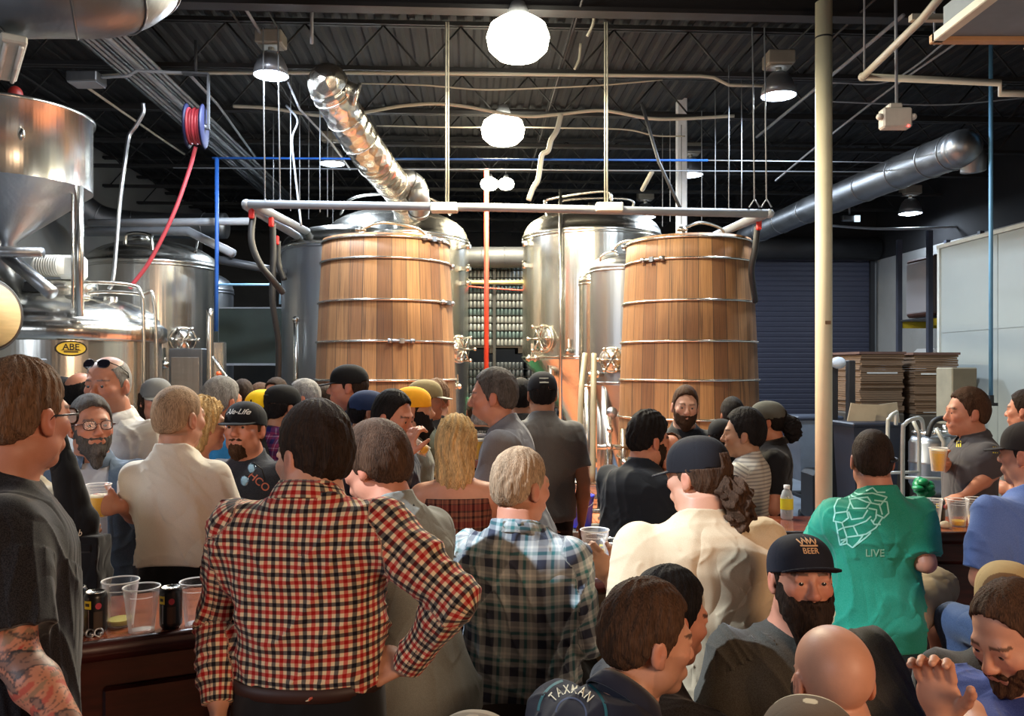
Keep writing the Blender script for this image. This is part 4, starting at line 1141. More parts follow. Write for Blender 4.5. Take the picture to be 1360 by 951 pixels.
set_back(tA, 527, 12.85, 12.85 / 11.2, 1.10); set_back(tB, 462, 10.9, 10.9 / 10.3, 1.03); set_back(tC, 786, 12.5, 12.5 / 11.2, 1.075); set_back(tD, 828, 10.4, 1.04, 1.02); set_back(tE, 794, 11.0, .86, 1.03)
# valve cluster and hoses under the right tanks
t = thing('valve_manifold', 'polished steel manifold with valves and gauge below the narrow tank', 'valve manifold', W(808, 560, 9.0) * np.array([1, 1, 0]))
m = MB(); m.cyl((0, 0, .12), (0, 0, 1.35), .035, seg=14); m.cyl((-.12, 0, 1.0), (.22, 0, 1.0), .03, seg=12); m.cyl((.16, 0, .3), (.16, 0, 1.2), .028, seg=12); m.lathe([(.09, 0), (.09, .02)], (0, 0, .1), 20); m.build('pipework', M_SS, t)
m = MB(); m.box((0, 0, .05), (.5, .4, .1), bev=.02); m.build('base_frame', M_DKSTEEL, t)
for i, (dx, dz) in enumerate(((0, 1.2), (0, .75), (.16, .85), (.16, .5), (0, 1.02))): valve(t, (dx, -.03, dz), (0, -1, 0), .9)
m = MB(); m.lathe([(.06, 0), (.06, .03)], (.03, -.06, 1.38), 20, axis=(0, -1, 0)); m.build('gauge', M_SSD, t)
m = MB(); m.box((.14, -.18, .62), (.24, .02, .2), bev=.01, rot=Rx(R_(-25))); m.build('control_plate', M_GALV, t)
for i, (pp, lb) in enumerate(((((777, 470, 9.5), (772, 520, 9.3), (770, 600, 9.2), (772, 640, 9.2)), 'pale beige transfer hose hanging left of the valve manifold'), (((789, 470, 9.4), (788, 540, 9.2), (787, 640, 9.1)), 'pale beige transfer hose hanging nearest the valve manifold'))):
    m = MB(); m.tube(smooth_path([W(*p) for p in pp]), .032, 10); tag(m.build('transfer_hose', plain('hose_beige', C(140, 134, 114), .4)), lb, 'hose', 'transfer hoses by the tanks')
# copper coloured condensate pans under the tanks
# stair of stainless rails below
t = thing('drain_rack', 'low stainless drain rack with steel rails under the right tanks', 'rack', W(772, 640, 9.6) * np.array([1, 1, 0]))
for k in range(4):
    m = MB(); m.cyl((-.45, -.1 - .12 * k, .12 + .14 * (3 - k)), (.35, -.1 - .12 * k, .12 + .14 * (3 - k)), .03, seg=12); m.build('rail', M_SS, t)
m = MB(); m.box((-.42, -.28, .28), (.05, .5, .55), bev=.01); m.box((.33, -.28, .28), (.05, .5, .55), bev=.01); m.build('side_frame', M_SSD, t)

# ---------------------------------------------------------------- left brewhouse
t, rK, xK = steel_tank(84, 7.9, 121, 2.22, .30, 'squat brew kettle with oval yellow badge and white motor on top', zb=.8, cone=.35, mat=M_SS)
t.name = 'brew_kettle'; t['category'] = 'kettle'
m = MB(); m.lathe([(rK + .01, 2.10), (rK + .05, 2.12), (rK + .05, 2.24), (rK, 2.28)], seg=80, cap=False); m.build('rim', M_SS, t)
m = MB(); m.lathe([(.30, 2.50), (.30, 2.66), (.26, 2.68), (0, 2.69)], (0, 0, 0), 40); m.build('agitator_flange', M_SS, t)
m = MB(); m.cyl((-.08, -.25, 2.80), (.17, -.25, 2.80), .095, seg=24); m.box((.20, -.2, 2.79), (.2, .2, .22), bev=.03)
for k in range(9): m.ring((-.06 + .022 * k, -.25, 2.80), .098, .006, axis=(1, 0, 0), seg=24, rs=6)
m.lathe([(.10, 0), (.085, .04), (0, .05)], (-.08, -.25, 2.80), 20, axis=(-1, 0, 0)); mo = m.build('motor', plain('motor_white', C(214, 214, 208), .5), t)
m = MB(); m.box((-.13, -.32, 2.60), (.22, .03, .10), bev=.01); m.build('name_plate', plain('plate_black', C(20, 20, 22), .4), t)
m = MB(); m.tube(smooth_path([(.42, -.45, 2.42), (.42, -.47, 2.60), (.5, -.45, 2.63), (.78, -.3, 2.62), (.86, -.27, 2.55), (.88, -.26, 2.3), (.88, -.26, 1.2)]), .018, 8)
m.tube(smooth_path([(.42, -.3, 2.45), (.42, -.3, 2.55), (.8, -.15, 2.55), (.92, -.12, 2.45), (.94, -.10, 1.2)]), .018, 8); m.build('handrail', M_SS, t)
m = MB(); m.cyl((.35, -.4, 2.35), (.35, -.4, 2.50), .09, seg=20); m.ring((.35, -.4, 2.50), .09, .02); m.ball((.35, -.4, 2.56), .04); m.cyl((.55, -.2, 2.35), (.55, -.2, 2.52), .06, seg=16); m.build('hatch', M_SS, t)
m = MB(); m.cyl((-.45, -.35, 2.35), (-.45, -.35, 2.75), .09, seg=20); m.ring((-.45, -.35, 2.7), .1, .02); m.build('vent_stub', M_SS, t)
# badge
ang_ = math.asin(min(.9, (154 - 84) / F * 7.3 / rK)); P = np.array([math.sin(ang_) * (rK + .006), -math.cos(ang_) * (rK + .006), 0]); nrm = np.array([math.sin(ang_), -math.cos(ang_), 0])
zc = 1.85 + (490 - 463) / F * 7.2; ux = np.array([math.cos(ang_), math.sin(ang_), 0]); uz = np.array([0, 0, 1.])
def plate(m, a, b_, dep, th=.006):
    V = []; n_ = 40
    for d in (dep, dep + th):
        for k in range(n_): q = 2 * PI * k / n_; V.append(P + ux * math.cos(q) * a + uz * (zc + math.sin(q) * b_) + nrm * d)
    m.raw(V, [tuple(range(n_)), tuple(range(2 * n_ - 1, n_ - 1, -1))] + [(i, (i + 1) % n_, (i + 1) % n_ + n_, i + n_) for i in range(n_)], False)
m = MB(); plate(m, .125, .068, .0); bd = m.build('badge', plain('badge_black', C(22, 20, 14), .4), t)
m = MB(); plate(m, .112, .056, .006); m.build('badge_face', plain('badge_yellow', C(232, 196, 66), .4), bd)
Vt, Ft = text_mesh('ABE', .075)
mesh_obj('badge_lettering', [P + ux * v[0] + uz * (zc + .012 + v[1]) + nrm * .014 for v in Vt], Ft, plain('badge_black', C(22, 20, 14), .4), bd, smooth=False)
m = MB(); m.box(P + uz * (zc - .028) + nrm * .014, (.11, .003, .009), ang_); m.box(P + uz * (zc - .014) + nrm * .014, (.15, .003, .004), ang_); m.build('badge_stripe', plain('badge_black', C(22, 20, 14), .4), bd)
# grist hopper
x = (10 - CX) / F * 7.3; rH = 102 / F * 7.3; t = thing('grist_hopper', 'conical steel grist hopper hung above the brew kettle', 'hopper', (x, 7.3, 0))
zt_, zb_, zc_ = CZ + (490 - 158) / F * 7.3, CZ + (490 - 250) / F * 7.3, CZ + (490 - 322) / F * 7.3
m = MB(); m.lathe([(rH, zb_), (rH, zt_), (rH + .02, zt_ + .005), (rH + .02, zt_ + .035), (0, zt_ + .04)], seg=80, cap=False); m.build('shell', M_SS, t)
m = MB(); m.lathe([(.07, zc_ - .08), (.07, zc_), (rH, zb_)], seg=80, cap=False); m.build('cone', M_SSD, t)
m = MB(); m.cyl((.71, -.15, 2.3), (.71, -.15, zb_ - .02), .036, seg=16); m.cyl((.60, -.05, 2.3), (.60, -.05, zb_ - .06), .012, seg=8); m.build('support_post', M_SS, t)
m = MB(); m.cyl((.07, 0, zt_ + .02), (.07, 0, zt_ + .18), .035, seg=12); m.ball((.07, 0, zt_ + .22), (.06, .06, .07)); m.build('float_switch', plain('switch_red', C(130, 30, 24), .5), t)
m = MB(); m.cyl((-.1, -.1, 3.0), (-.1, .35, 2.55), .09, seg=16); m.cyl((-.6, -.25, 2.86), (.45, -.25, 2.84), .045, seg=14); m.cyl((0, 0, zc_ - .12), (.5, -.2, 2.5), .06, seg=14); m.build('discharge_auger', M_SSD, t)
m = MB(); m.ball((.45, -.55, zb_ + .32), (.028, .02, .05)); m.build('lifting_lug', M_SS, t)
# background fermenters on the left
t, r, x = steel_tank(203, 10.6, 82, 3.13, .30, 'tall steel tank behind the brew kettle with handrail on top', zb=.9)
m = MB(); m.cyl((-.15, 0, 3.35), (-.15, 0, 3.62), .10, seg=20); m.ring((-.15, 0, 3.5), .11, .02); m.ring((-.15, 0, 3.62), .11, .02); m.build('neck_fitting', M_SS, t)
m = MB(); m.tube(smooth_path([(.28, -.62, 2.2), (.28, -.66, 3.3), (.20, -.6, 3.47), (-.05, -.6, 3.47), (-.07, -.6, 3.30)], 10), .022, 8); m.tube(smooth_path([(.3, -.2, 3.55), (.62, -.2, 3.5), (.66, -.3, 3.3)]), .018, 8); m.build('handrail', M_SS, t)
manway(t, (.60, -.55, 2.2), (.55, -.8, 0), .14); valve(t, (.45, -.68, 1.9), (.3, -1, 0), 1.3)
t, r, x = steel_tank(268, 12.4, 40, 3.0, .25, 'slender steel tank glimpsed right of the tall left tank', zb=.9, mat=M_SSD)
# control cabinet and post
t = thing('control_cabinet', 'grey steel control cabinet standing beside the left tanks', 'cabinet', W(252, 600, 9.0) * np.array([1, 1, 0]))
m = MB(); m.box((0, 0, 1.035), (.36, .25, 2.07), bev=.01); m.build('body', M_GALV, t)
m = MB(); m.box((0, -.13, 1.45), (.30, .012, 1.05), bev=.004); d_ = m.build('door', steel('cabinet_door', C(150, 140, 130), .5), t)
m = MB(); m.box((.12, -.145, 1.4), (.02, .02, .12)); m.build('handle', M_DKSTEEL, d_)
t = thing('operator_box', 'slim steel operator box with orange push button beside the chalkboard', 'control box', W(291, 600, 8.9) * np.array([1, 1, 0]))
m = MB(); m.cyl((0, 0, 0), (0, 0, 1.6), .03, seg=10); m.build('post', M_SS, t)
m = MB(); m.box((0, 0, 1.86), (.13, .10, .56), bev=.01); m.build('housing', M_SS, t)
m = MB(); m.cyl((.02, -.05, 1.80), (.02, -.08, 1.80), .025, seg=14); m.build('button', plain('button_orange', C(230, 100, 50), .4), t)
m = MB(); m.tube(smooth_path([W(279, 410, 8.6), W(279, 500, 8.6), W(280, 640, 8.6)]), .035, 10); m.tube([W(279, 470, 8.6), W(300, 500, 8.6), W(330, 540, 8.6)], .02, 8); m.tube([W(279, 520, 8.6), W(310, 556, 8.6)], .02, 8)
tag(m.build('stair_rail', M_SS), 'bright steel stair railing beside the control cabinet', 'railing')
# chalkboard panel on legs
t = thing('chalkboard', 'dark green board with pale ledge standing left of the steel tanks', 'board', W(335, 590, 11.5) * np.array([1, 1, 0]))
m = MB(); m.box((0, 0, CZ + (490 - 447) / F * 11.5), (.92, .03, .78), bev=.004); m.build('panel', plain('board_green', C(30, 42, 36), .6), t)
m = MB(); m.box((0, -.03, CZ + (490 - 484) / F * 11.5), (.94, .06, .03)); m.build('ledge', M_PIPEG, t)
m = MB(); m.box((0, -.0, CZ + (490 - 409) / F * 11.5), (.94, .05, .02)); m.build('top_rail', M_PIPEG, t)
for s_ in (-1, 1): m = MB(); m.box((s_ * .44, 0, .95), (.04, .04, 1.9)); m.build('leg', M_DKSTEEL, t)
# barrel whose head shows at the left edge
x0 = W(-14, 418, 5.2); t = thing('oak_barrel', 'pale oak barrel end at the left edge of the picture', 'barrel', (x0[0], x0[1], 0))
zc = x0[2]; ax = np.array([.90, -.43, 0])
m = MB(); m.lathe([(.225, 0), (.245, .1), (.262, .3), (.262, .4), (.245, .6), (.225, .7)], np.array([0, 0, zc]) - ax * .72, 48, axis=ax, cap=True); m.build('staves', plain('barrel_dark', C(60, 42, 28), .6), t)
m = MB(); m.lathe([(.21, 0), (.21, .012), (0, .014)], np.array([0, 0, zc]) - ax * .022, 48, axis=ax); m.build('head', plain('barrel_head', C(206, 178, 128), .6, stretch=(1, 1, 8)), t)
m = MB(); m.ring(np.array([0, 0, zc]) - ax * .03, .228, .012, axis=ax); m.build('hoop', M_DKSTEEL, t)
m = MB(); m.box((-.3, .14, zc - .30), (.9, .5, .06), bev=.01); [m.box((dx, .14 + dy, (zc - .33) / 2), (.05, .05, zc - .33)) for dx in (-.7, .1) for dy in (-.2, .2)]; m.build('stand', M_DKSTEEL, t)

# ---------------------------------------------------------------- suspended pipe frame
t = thing('suspended_pipe_frame', 'grey pipe frame hung on rods in front of the tanks', 'pipe frame', (0, 8.0, 0))
T_ = lambda px, py, D: W(px, py, D) - np.array([0, 8.0, 0])
m = MB(); m.tube([T_(327, 271, 8.0), T_(680, 276, 8.0), T_(1022, 284, 8.0)], .040, 14); m.ball(T_(327, 271, 8), .046); m.ball(T_(1022, 284, 8), .046); m.build('front_pipe', M_PIPEG, t)
for pp in (((327, 273, 8.0), (412, 324, 11.0)), ((340, 273, 8.0), (428, 318, 11.2)), ((1018, 284, 8.0), (950, 312, 10.5)), ((1010, 285, 8.0), (940, 318, 11))):
    m = MB(); m.tube([T_(*p) for p in pp], .045, 12); m.build('side_pipe', M_PIPEG, t)
for px in (594, 805):
    m = MB(); c_ = T_(px - (4 if px < 700 else -4), 276, 7.97); m.box(c_, (.26, .13, .09), bev=.01); m.build('bracket', M_PIPE, t)
    for dx in (-1.6, 1.6): 
        a = T_(px + dx, 276, 8.0); m = MB(); m.cyl(a, (a[0], a[1], 5.2), .008, seg=8); m.build('hanger_rod', M_PIPE, t)
for px in (1018, 1002, 352, 372):
    a = T_(px, 278, 8.0); m = MB(); m.cyl(a + np.array([0, 0, .08]), (a[0] - .02, a[1], 5.15), .007, seg=8); m.tube([a + np.array([-.05, 0, .02]), a + np.array([0, 0, .10]), a + np.array([.05, 0, .02])], .008, 6); m.build('hanger_rod', M_PIPEG, t)
for i, (px, D) in enumerate(((386, 9), (398, 9.6), (410, 10.4), (425, 9.2), (435, 10.0), (442, 11), (363, 10.6), (968, 9), (950, 9.8), (932, 10.6), (985, 9.4), (905, 11.2), (890, 10.8), (880, 11.6))):
    m = MB(); a = T_(px, 288 + (10 - D) * -8, D); m.cyl(a, (a[0], a[1], 5.15), .006, seg=6); m.build('hanger_rod', M_PIPEG, t)
# black drop hoses with red valves
for i, (pp, lb) in enumerate(((((336, 285, 8.1), (334, 320, 8.0), (345, 350, 8.0), (362, 372, 8.1), (375, 388, 8.3)), 'black hose looping from the left end of the pipe frame'),
                              (((362, 296, 8.6), (363, 340, 8.6), (362, 400, 8.6), (370, 460, 8.7), (366, 520, 8.8), (345, 545, 8.8)), 'black hose falling straight beside the grey steel tank'),
                              (((369, 320, 9.2), (370, 350, 9.2), (378, 372, 9.2)), 'short black hose behind the pipe frame corner'),
                              (((1006, 300, 8.4), (1003, 330, 8.4), (998, 360, 8.5), (1003, 400, 8.8)), 'black hose falling beside the right foeder'))):
    m = MB(); m.tube(smooth_path([W(*p) for p in pp]), .032, 10); o = m.build('drop_hose', M_HOSED); tag(o, lb, 'hose')
    p = W(*pp[0]); m = MB(); m.box(p + np.array([.0, -.05, 0]), (.05, .05, .10), bev=.01); m.build('valve_handle', plain('valve_red', C(200, 30, 25), .4), o)
# ---------------------------------------------------------------- ducts
def duct(pts, r, label, mat=M_FOIL, ends=True, rings=0):
    P = smooth_path([W(*p) for p in pts], 10); m = MB(); m.tube(P, r, 28); 
    t = m.build('air_duct', mat); tag(t, label, 'duct')
    L = len(P)
    for i in range(2, L - 1, 6):
        d = P[i + 1] - P[i]; m = MB(); m.ring(P[i], r + .004, .007, axis=d, seg=28, rs=6); m.build('seam_ring', mat, t)
    return t
d1 = duct([(436, 116, 8.3), (465, 165, 8.7), (498, 215, 9.3), (530, 255, 10.6), (545, 288, 12.2)], .20, 'wrinkled foil duct slanting down to the left steel tank')
m = MB(); p = W(436, 112, 8.3); m.ball(p, (.205, .205, .205), 24, 16); m.cyl(p, p + np.array([.26, .05, -.08]), .10, seg=24); m.lathe([(.12, 0), (.12, .03)], p + np.array([.26, .05, -.08]), 24, axis=(.26, .05, -.08)); m.build('end_elbow', M_FOIL, d1)
duct([(520, 256, 10.2), (538, 240, 10.3), (552, 246, 10.4), (556, 262, 10.4), (556, 285, 10.6)], .13, 'short galvanised elbow duct joining the foil duct', M_GALV)
d2 = duct([(1278, 197, 8.4), (1225, 217, 9.2), (1150, 247, 10.6), (1085, 274, 12.2), (1030, 298, 14.2), (990, 315, 16)], .19, 'long silver duct running deep behind the white column', M_GALV)
m = MB(); p = W(1278, 197, 8.4); m.ball(p, (.188, .188, .188), 24, 16); m.tube(smooth_path([p, p + np.array([.10, .0, -.08]), p + np.array([.14, .05, -.22])]), .12, 20); m.build('end_elbow', M_GALV, d2)
duct([(-140, -10, 5.0), (40, -12, 5.0), (150, -14, 5.2), (200, -50, 5.6), (230, -120, 6.2)], .27, 'fat silver duct crossing the top left corner', M_GALV)
duct([(600, 342, 14.1), (650, 342, 14.1), (700, 342, 14.1)], .18, 'dull silver duct seen in the gap between the tanks', M_DKSTEEL)
duct([(95, 262, 12.5), (140, 292, 12.7), (230, 300, 13), (300, 300, 13)], .20, 'grey duct low along the left wall', M_GALV)
# ---------------------------------------------------------------- pipes and cables
def run(name, pts, r, mat, label, cat='pipe', sm=True, group=None, seg=8):
    P = [W(*p) for p in pts]; m = MB(); m.tube(smooth_path(P) if sm else P, r, seg); return tag(m.build(name, mat), label, cat, group)
run('conduit', [(135, 101, 8.9), (180, 97, 8.9), (480, 97, 8.9), (930, 101, 8.9), (948, 103, 8.9), (968, 113, 8.9), (1020, 114, 8.9)], .018, M_PIPE, 'long pale conduit crossing under the first visible joist', 'conduit', False)
run('cable', [(310, 141, 9.5), (360, 144, 9.5), (430, 154, 9.5), (480, 150, 9.5), (540, 140, 9.5), (600, 139, 9.5), (690, 154, 9.5), (740, 152, 9.5), (800, 147, 9.5), (860, 157, 9.5), (900, 158, 9.5), (975, 154, 9.5)], .019, M_PIPE, 'thick sagging cream cable below the middle joists', 'cable')
run('cable', [(480, 111, 9.3), (560, 113, 9.3), (640, 119, 9.3), (720, 117, 9.3), (800, 113, 9.3), (880, 106, 9.3)], .009, M_PIPE, 'thin sagging cable just under the pale conduit', 'cable')
run('cable', [(500, 167, 10.5), (600, 169, 10.5), (690, 169, 10.5), (750, 170, 10.5), (830, 172, 10.5), (870, 180, 10.5), (910, 181, 10.5)], .010, M_PIPE, 'thin sagging cable level with the middle ceiling lamp', 'cable')
run('hanging_cable', [(745, 152, 9.4), (740, 172, 9.4), (732, 186, 9.4), (728, 200, 9.4), (720, 206, 9.4), (717, 225, 9.4), (714, 240, 9.4), (708, 250, 9.4), (702, 266, 9.4)], .030, M_PIPE, 'cream hose zigzagging down from the sagging cable', 'hose')
run('hanging_cable', [(788, 10, 8), (788, 30, 8), (780, 48, 8)], .014, M_PIPE, 'short cable end dangling right of the brightest lamp', 'cable')
run('hanging_cable', [(771, 58, 8.6), (769, 78, 8.6), (763, 92, 8.6)], .014, M_PIPE, 'short cable end dangling below the other dangling end', 'cable')
run('pipe', [(282, 210, 9.6), (940, 213, 9.6)], .013, M_BLUEP, 'thin blue pipe crossing behind the hanging lamps', sm=False)
run('pipe', [(940, 213, 9.6), (1200, 216, 9.6)], .007, M_PIPEG, 'thin grey pipe continuing right of the blue pipe', sm=False)
run('pipe', [(288, 210, 9.6), (288, 330, 9.6), (287, 440, 9.6)], .024, M_BLUEP, 'blue pipe dropping vertically beside the tall left tank', sm=False)
run('pipe', [(287, 378, 9.6), (372, 378, 9.6), (372, 404, 9.6)], .014, plain('pipe_skyblue', C(140, 190, 225), .5), 'pale blue branch pipe above the dark green board', sm=False)
run('pipe', [(646, 225, 10.5), (646, 380, 10.5), (646, 500, 10.5)], .030, plain('pipe_red', C(214, 70, 50), .5), 'red pipe hanging straight down between the tank groups', sm=False)
run('pipe', [(230, 223, 10), (1260, 229, 10)], .008, M_PIPEG, 'thin grey pipe crossing below the blue pipe', sm=False)
run('pipe', [(560, 375, 14.1), (720, 375, 14.1)], .035, plain('pipe_straw', C(170, 160, 110), .5), 'straw coloured pipe above the stacked cans', sm=False)
run('cable', [(606, 378, 14.0), (640, 382, 14.0), (700, 386, 14.0)], .012, M_REDP, 'thin red cable drooping across the stacked cans', 'cable')
run('pipe', [(118, 296, 9.8), (335, 294, 9.8)], .045, M_PIPEG, 'horizontal grey pipe left of the pipe frame, upper one', sm=False)
run('pipe', [(115, 308, 10.2), (250, 307, 10.2), (310, 337, 10.0)], .055, M_PIPEG, 'grey pipe bending down behind the tall left tank', sm=False)
run('pipe', [(290, 345, 10.0), (380, 362, 10.4)], .05, M_DKSTEEL, 'dark pipe sloping behind the black hoses', sm=False)
run('flexible_conduit', [(190, 137, 8.3), (190, 150, 8.3), (180, 168, 8.3), (171, 182, 8.3), (166, 215, 8.2), (160, 260, 8.1), (155, 320, 8.0), (150, 372, 7.9), (145, 384, 7.9)], .021, M_SSD, 'silver flexible conduit curving down to the brew kettle', 'conduit')
run('air_hose', [(260, 195, 8.2), (250, 230, 8.2), (230, 285, 8.1), (200, 345, 8.0), (172, 383, 7.9)], .020, plain('hose_crimson', C(150, 45, 55), .5), 'red air hose hanging from the reel to the kettle', 'hose')
run('pipe', [(1316, 60, 8.2), (1316, 300, 8.2), (1316, 536, 8.2)], .020, plain('pipe_dustblue', C(90, 140, 175), .5), 'dusty blue drop pipe in front of the white cold room', sm=False)
m = MB(); p = W(1316, 537, 8.2); m.box(p, (.11, .06, .03)); m.box(p + np.array([0, 0, .05]), (.04, .04, .08)); tag(m.build('pipe_bracket', M_DKSTEEL), 'dark bracket at the foot of the dusty blue pipe', 'bracket')
run('cable', [(1105, 110, 9), (1180, 108, 9), (1250, 60, 8), (1330, -20, 7)], .010, M_PIPEG, 'thin cable sweeping up to the right corner', 'cable')
run('cable', [(1030, 240, 11), (1090, 190, 10), (1180, 120, 9), (1280, 50, 8)], .012, M_PIPEG, 'grey cable rising diagonally behind the white column', 'cable')
run('cable', [(1005, 182, 11), (1095, 108, 9), (1200, 20, 7.4)], .018, M_PIPEG, 'straight pale conduit rising diagonally to the right', 'conduit', False)
run('cable', [(1105, 135, 9), (1180, 138, 9), (1260, 139, 9), (1360, 130, 9)], .008, M_PIPEG, 'thin slack cable behind the hanging grey box', 'cable')
run('cable', [(1105, 300, 15), (1180, 304, 15), (1300, 300, 15)], .022, M_PIPEG, 'grey cable across the far wall above the roller door', 'cable')
run('cable', [(380, 140, 9), (395, 160, 9), (388, 185, 9), (392, 230, 9), (400, 300, 9)], .012, M_PIPEG, 'slack cable hanging left of the foil duct', 'cable')
run('cable', [(382, 108, 8.4), (398, 145, 8.8), (440, 190, 9.6), (465, 225, 10.5)], .012, M_PIPEG, 'thin conduit passing behind the first blue lamp', 'cable', False)
run('cable', [(320, 2, 7.6), (346, 44, 8.1)], .016, M_PIPEG, 'short conduit slanting down to the left lamp', 'conduit', False)
run('pipe', [(414, -5, 7.6), (414, 58, 7.6)], .016, M_PIPEG, 'short grey drop pipe beside the left lamp', sm=False)
run('strut', [(853, 252, 11), (866, 228, 10.5)], .03, M_PIPE, 'pale strut slanting between the right lamps', 'strut', False)
run('strut', [(852, 137, 9), (875, 215, 9), (905, 280, 9)], .018, M_DKSTEEL, 'dark brace slanting to the white bright post', 'strut', False)
# bundle of conduits down the left
for k in range(9):
    x = -3.62 + .055 * k; m = MB(); m.tube([RM(x, 4.2, 4.92), RM(x, 9, 4.92), RM(x, 15.5, 4.92)], .018 if k not in (5,) else .035, 8)
    tag(m.build('ceiling_conduit', M_PIPEG if k % 3 else M_GALV), 'one of nine parallel grey conduits running deep along the left ceiling', 'conduit', 'left ceiling conduits')
for k in range(6):
    x = -4.6 + .05 * k; m = MB(); m.tube([RM(x, 4.2, 4.95), RM(x, 7.6, 4.95)], .014, 8)
    tag(m.build('ceiling_conduit', M_PIPEG), 'one of six thin grey conduits ending at the flat junction box', 'conduit', 'conduits to the junction box')
t = thing('junction_box', 'flat pale junction box among the left ceiling conduits', 'box', W(115, 105, 8.2) - np.array([0, 0, .06]))
m = MB(); m.box((0, 0, .06), (.30, .22, .10), bev=.01); m.build('housing', M_GALV, t); m = MB(); m.box((0, 0, .003), (.28, .20, .01)); m.build('cover', M_PIPEG, t)
run('conduit', [(135, 103, 8.2), (170, 101, 8.2), (182, 94, 8.2), (250, 97, 8.2), (290, 140, 9.5), (340, 210, 12)], .016, M_PIPEG, 'conduit leaving the flat junction box to the right', 'conduit', False)
run('conduit', [(110, 112, 8.4), (215, 185, 11), (245, 205, 12)], .014, M_PIPE, 'thin pale conduit slanting below the junction box', 'conduit', False)
# left tube light fixture at the edge
t = thing('strip_light', 'old white strip light fixture in the upper left corner, switched off', 'light fixture', W(12, 78, 5.2))
m = MB(); m.box((0, 0, 0), (.14, .8, .05), R_(35), bev=.01); m.build('housing', plain('fixture_white', C(190, 190, 180), .5), t)
for s_ in (-1, 1): m = MB(); m.cyl(Rz(R_(35)) @ np.array([s_ * .04, -.36, -.035]), Rz(R_(35)) @ np.array([s_ * .04, .36, -.035]), .014, seg=10); m.build('tube', plain('tube_glass', C(215, 215, 210), .2), t)
# hose reel
p = W(260, 168, 8.2); t = thing('hose_reel', 'blue hose reel wound with red hose under the ceiling', 'hose reel', p, R_(9))
for s_ in (-1, 1):
    m = MB(); m.lathe([(.04, 0), (.205, 0), (.22, .012), (.205, .024), (.04, .024)], (s_ * .075 - .012, 0, 0), 36, axis=(1, 0, 0)); m.build('flange', plain('reel_blue', C(12, 17, 48), .6, spec=.2), t)
m = MB()
for k in range(5): m.ring((-.055 + .027 * k, 0, 0), .15 if k % 2 else .165, .016, axis=(1, 0, 0), seg=32)
m.cyl((-.06, 0, 0), (.06, 0, 0), .14, seg=28); m.build('wound_hose', plain('hose_crimson', C(150, 45, 55), .5), t)
m = MB(); m.cyl((-.11, 0, 0), (.13, 0, 0), .03, seg=12); m.box((.12, 0, .25), (.02, .06, .55)); m.box((0, 0, .52), (.25, .08, .02)); m.cyl((0, 0, .52), (0, 0, 5.1 - p[2]), .015, seg=8); m.build('bracket', M_DKSTEEL, t)
# ---------------------------------------------------------------- columns
t = thing('support_column', 'tall cream painted steel column right of centre', 'column', ((1094 - CX) / F * 7.3, 7.3, 0))
m = MB(); m.lathe([(.072, 0), (.072, 5.08)], seg=28); m.build('shaft', plain('column_cream', C(214, 206, 176), .55, var=.06, nscale=3), t)
m = MB(); m.lathe([(.0735, 4.76), (.0735, 4.775)], seg=28, cap=False); m.build('band', M_HOSED, t)
m = MB(); m.box((0, 0, .01), (.3, .3, .02)); m.build('base_plate', M_DKSTEEL, t)
m = MB(); m.box((.01, -.0735, CZ + (490 - 429) / F * 7.3), (.05, .004, .03)); m.build('scuff_tag', plain('tag_brown', C(120, 96, 70), .7), t)
t = thing('support_column', 'short white lit post rising behind the right foeder', 'column', ((905 - CX) / F * 11.8, 11.8, 0))
m = MB(); m.box((0, 0, CZ + 302 / F * 11.8 / 2 - .3), (.14, .14, CZ + 302 / F * 11.8 - .6 + .6), bev=.01); m.build('shaft', plain('post_white', C(225, 228, 235), .5), t)
# ---------------------------------------------------------------- lamps
M_EMB = emis('lamp_cool', (.72, .85, 1.0), 22); M_EMW = emis('lamp_warm', (1.0, .93, .72), 20)
M_REFL = plain('reflector', C(120, 122, 128), .35, .6)
def add_light(kind, loc, energy, col, size=.3, rot=None, spot=None, blend=.5, name='lamp_light'):
    l = bpy.data.lights.new(name, kind); l.energy = energy; l.color = col
    if kind == 'AREA': l.shape = 'DISK' if not isinstance(size, tuple) else 'RECTANGLE'; l.size = size if not isinstance(size, tuple) else size[0]
    if kind == 'AREA' and isinstance(size, tuple): l.size_y = size[1]
    if kind in ('POINT', 'SPOT'): l.shadow_soft_size = size
    if kind == 'SPOT': l.spot_size = R_(spot); l.spot_blend = blend
    o = bpy.data.objects.new(name, l); o.location = [float(v) for v in loc]; COL.objects.link(o)
    if rot is not None: o.rotation_euler = rot
    return o
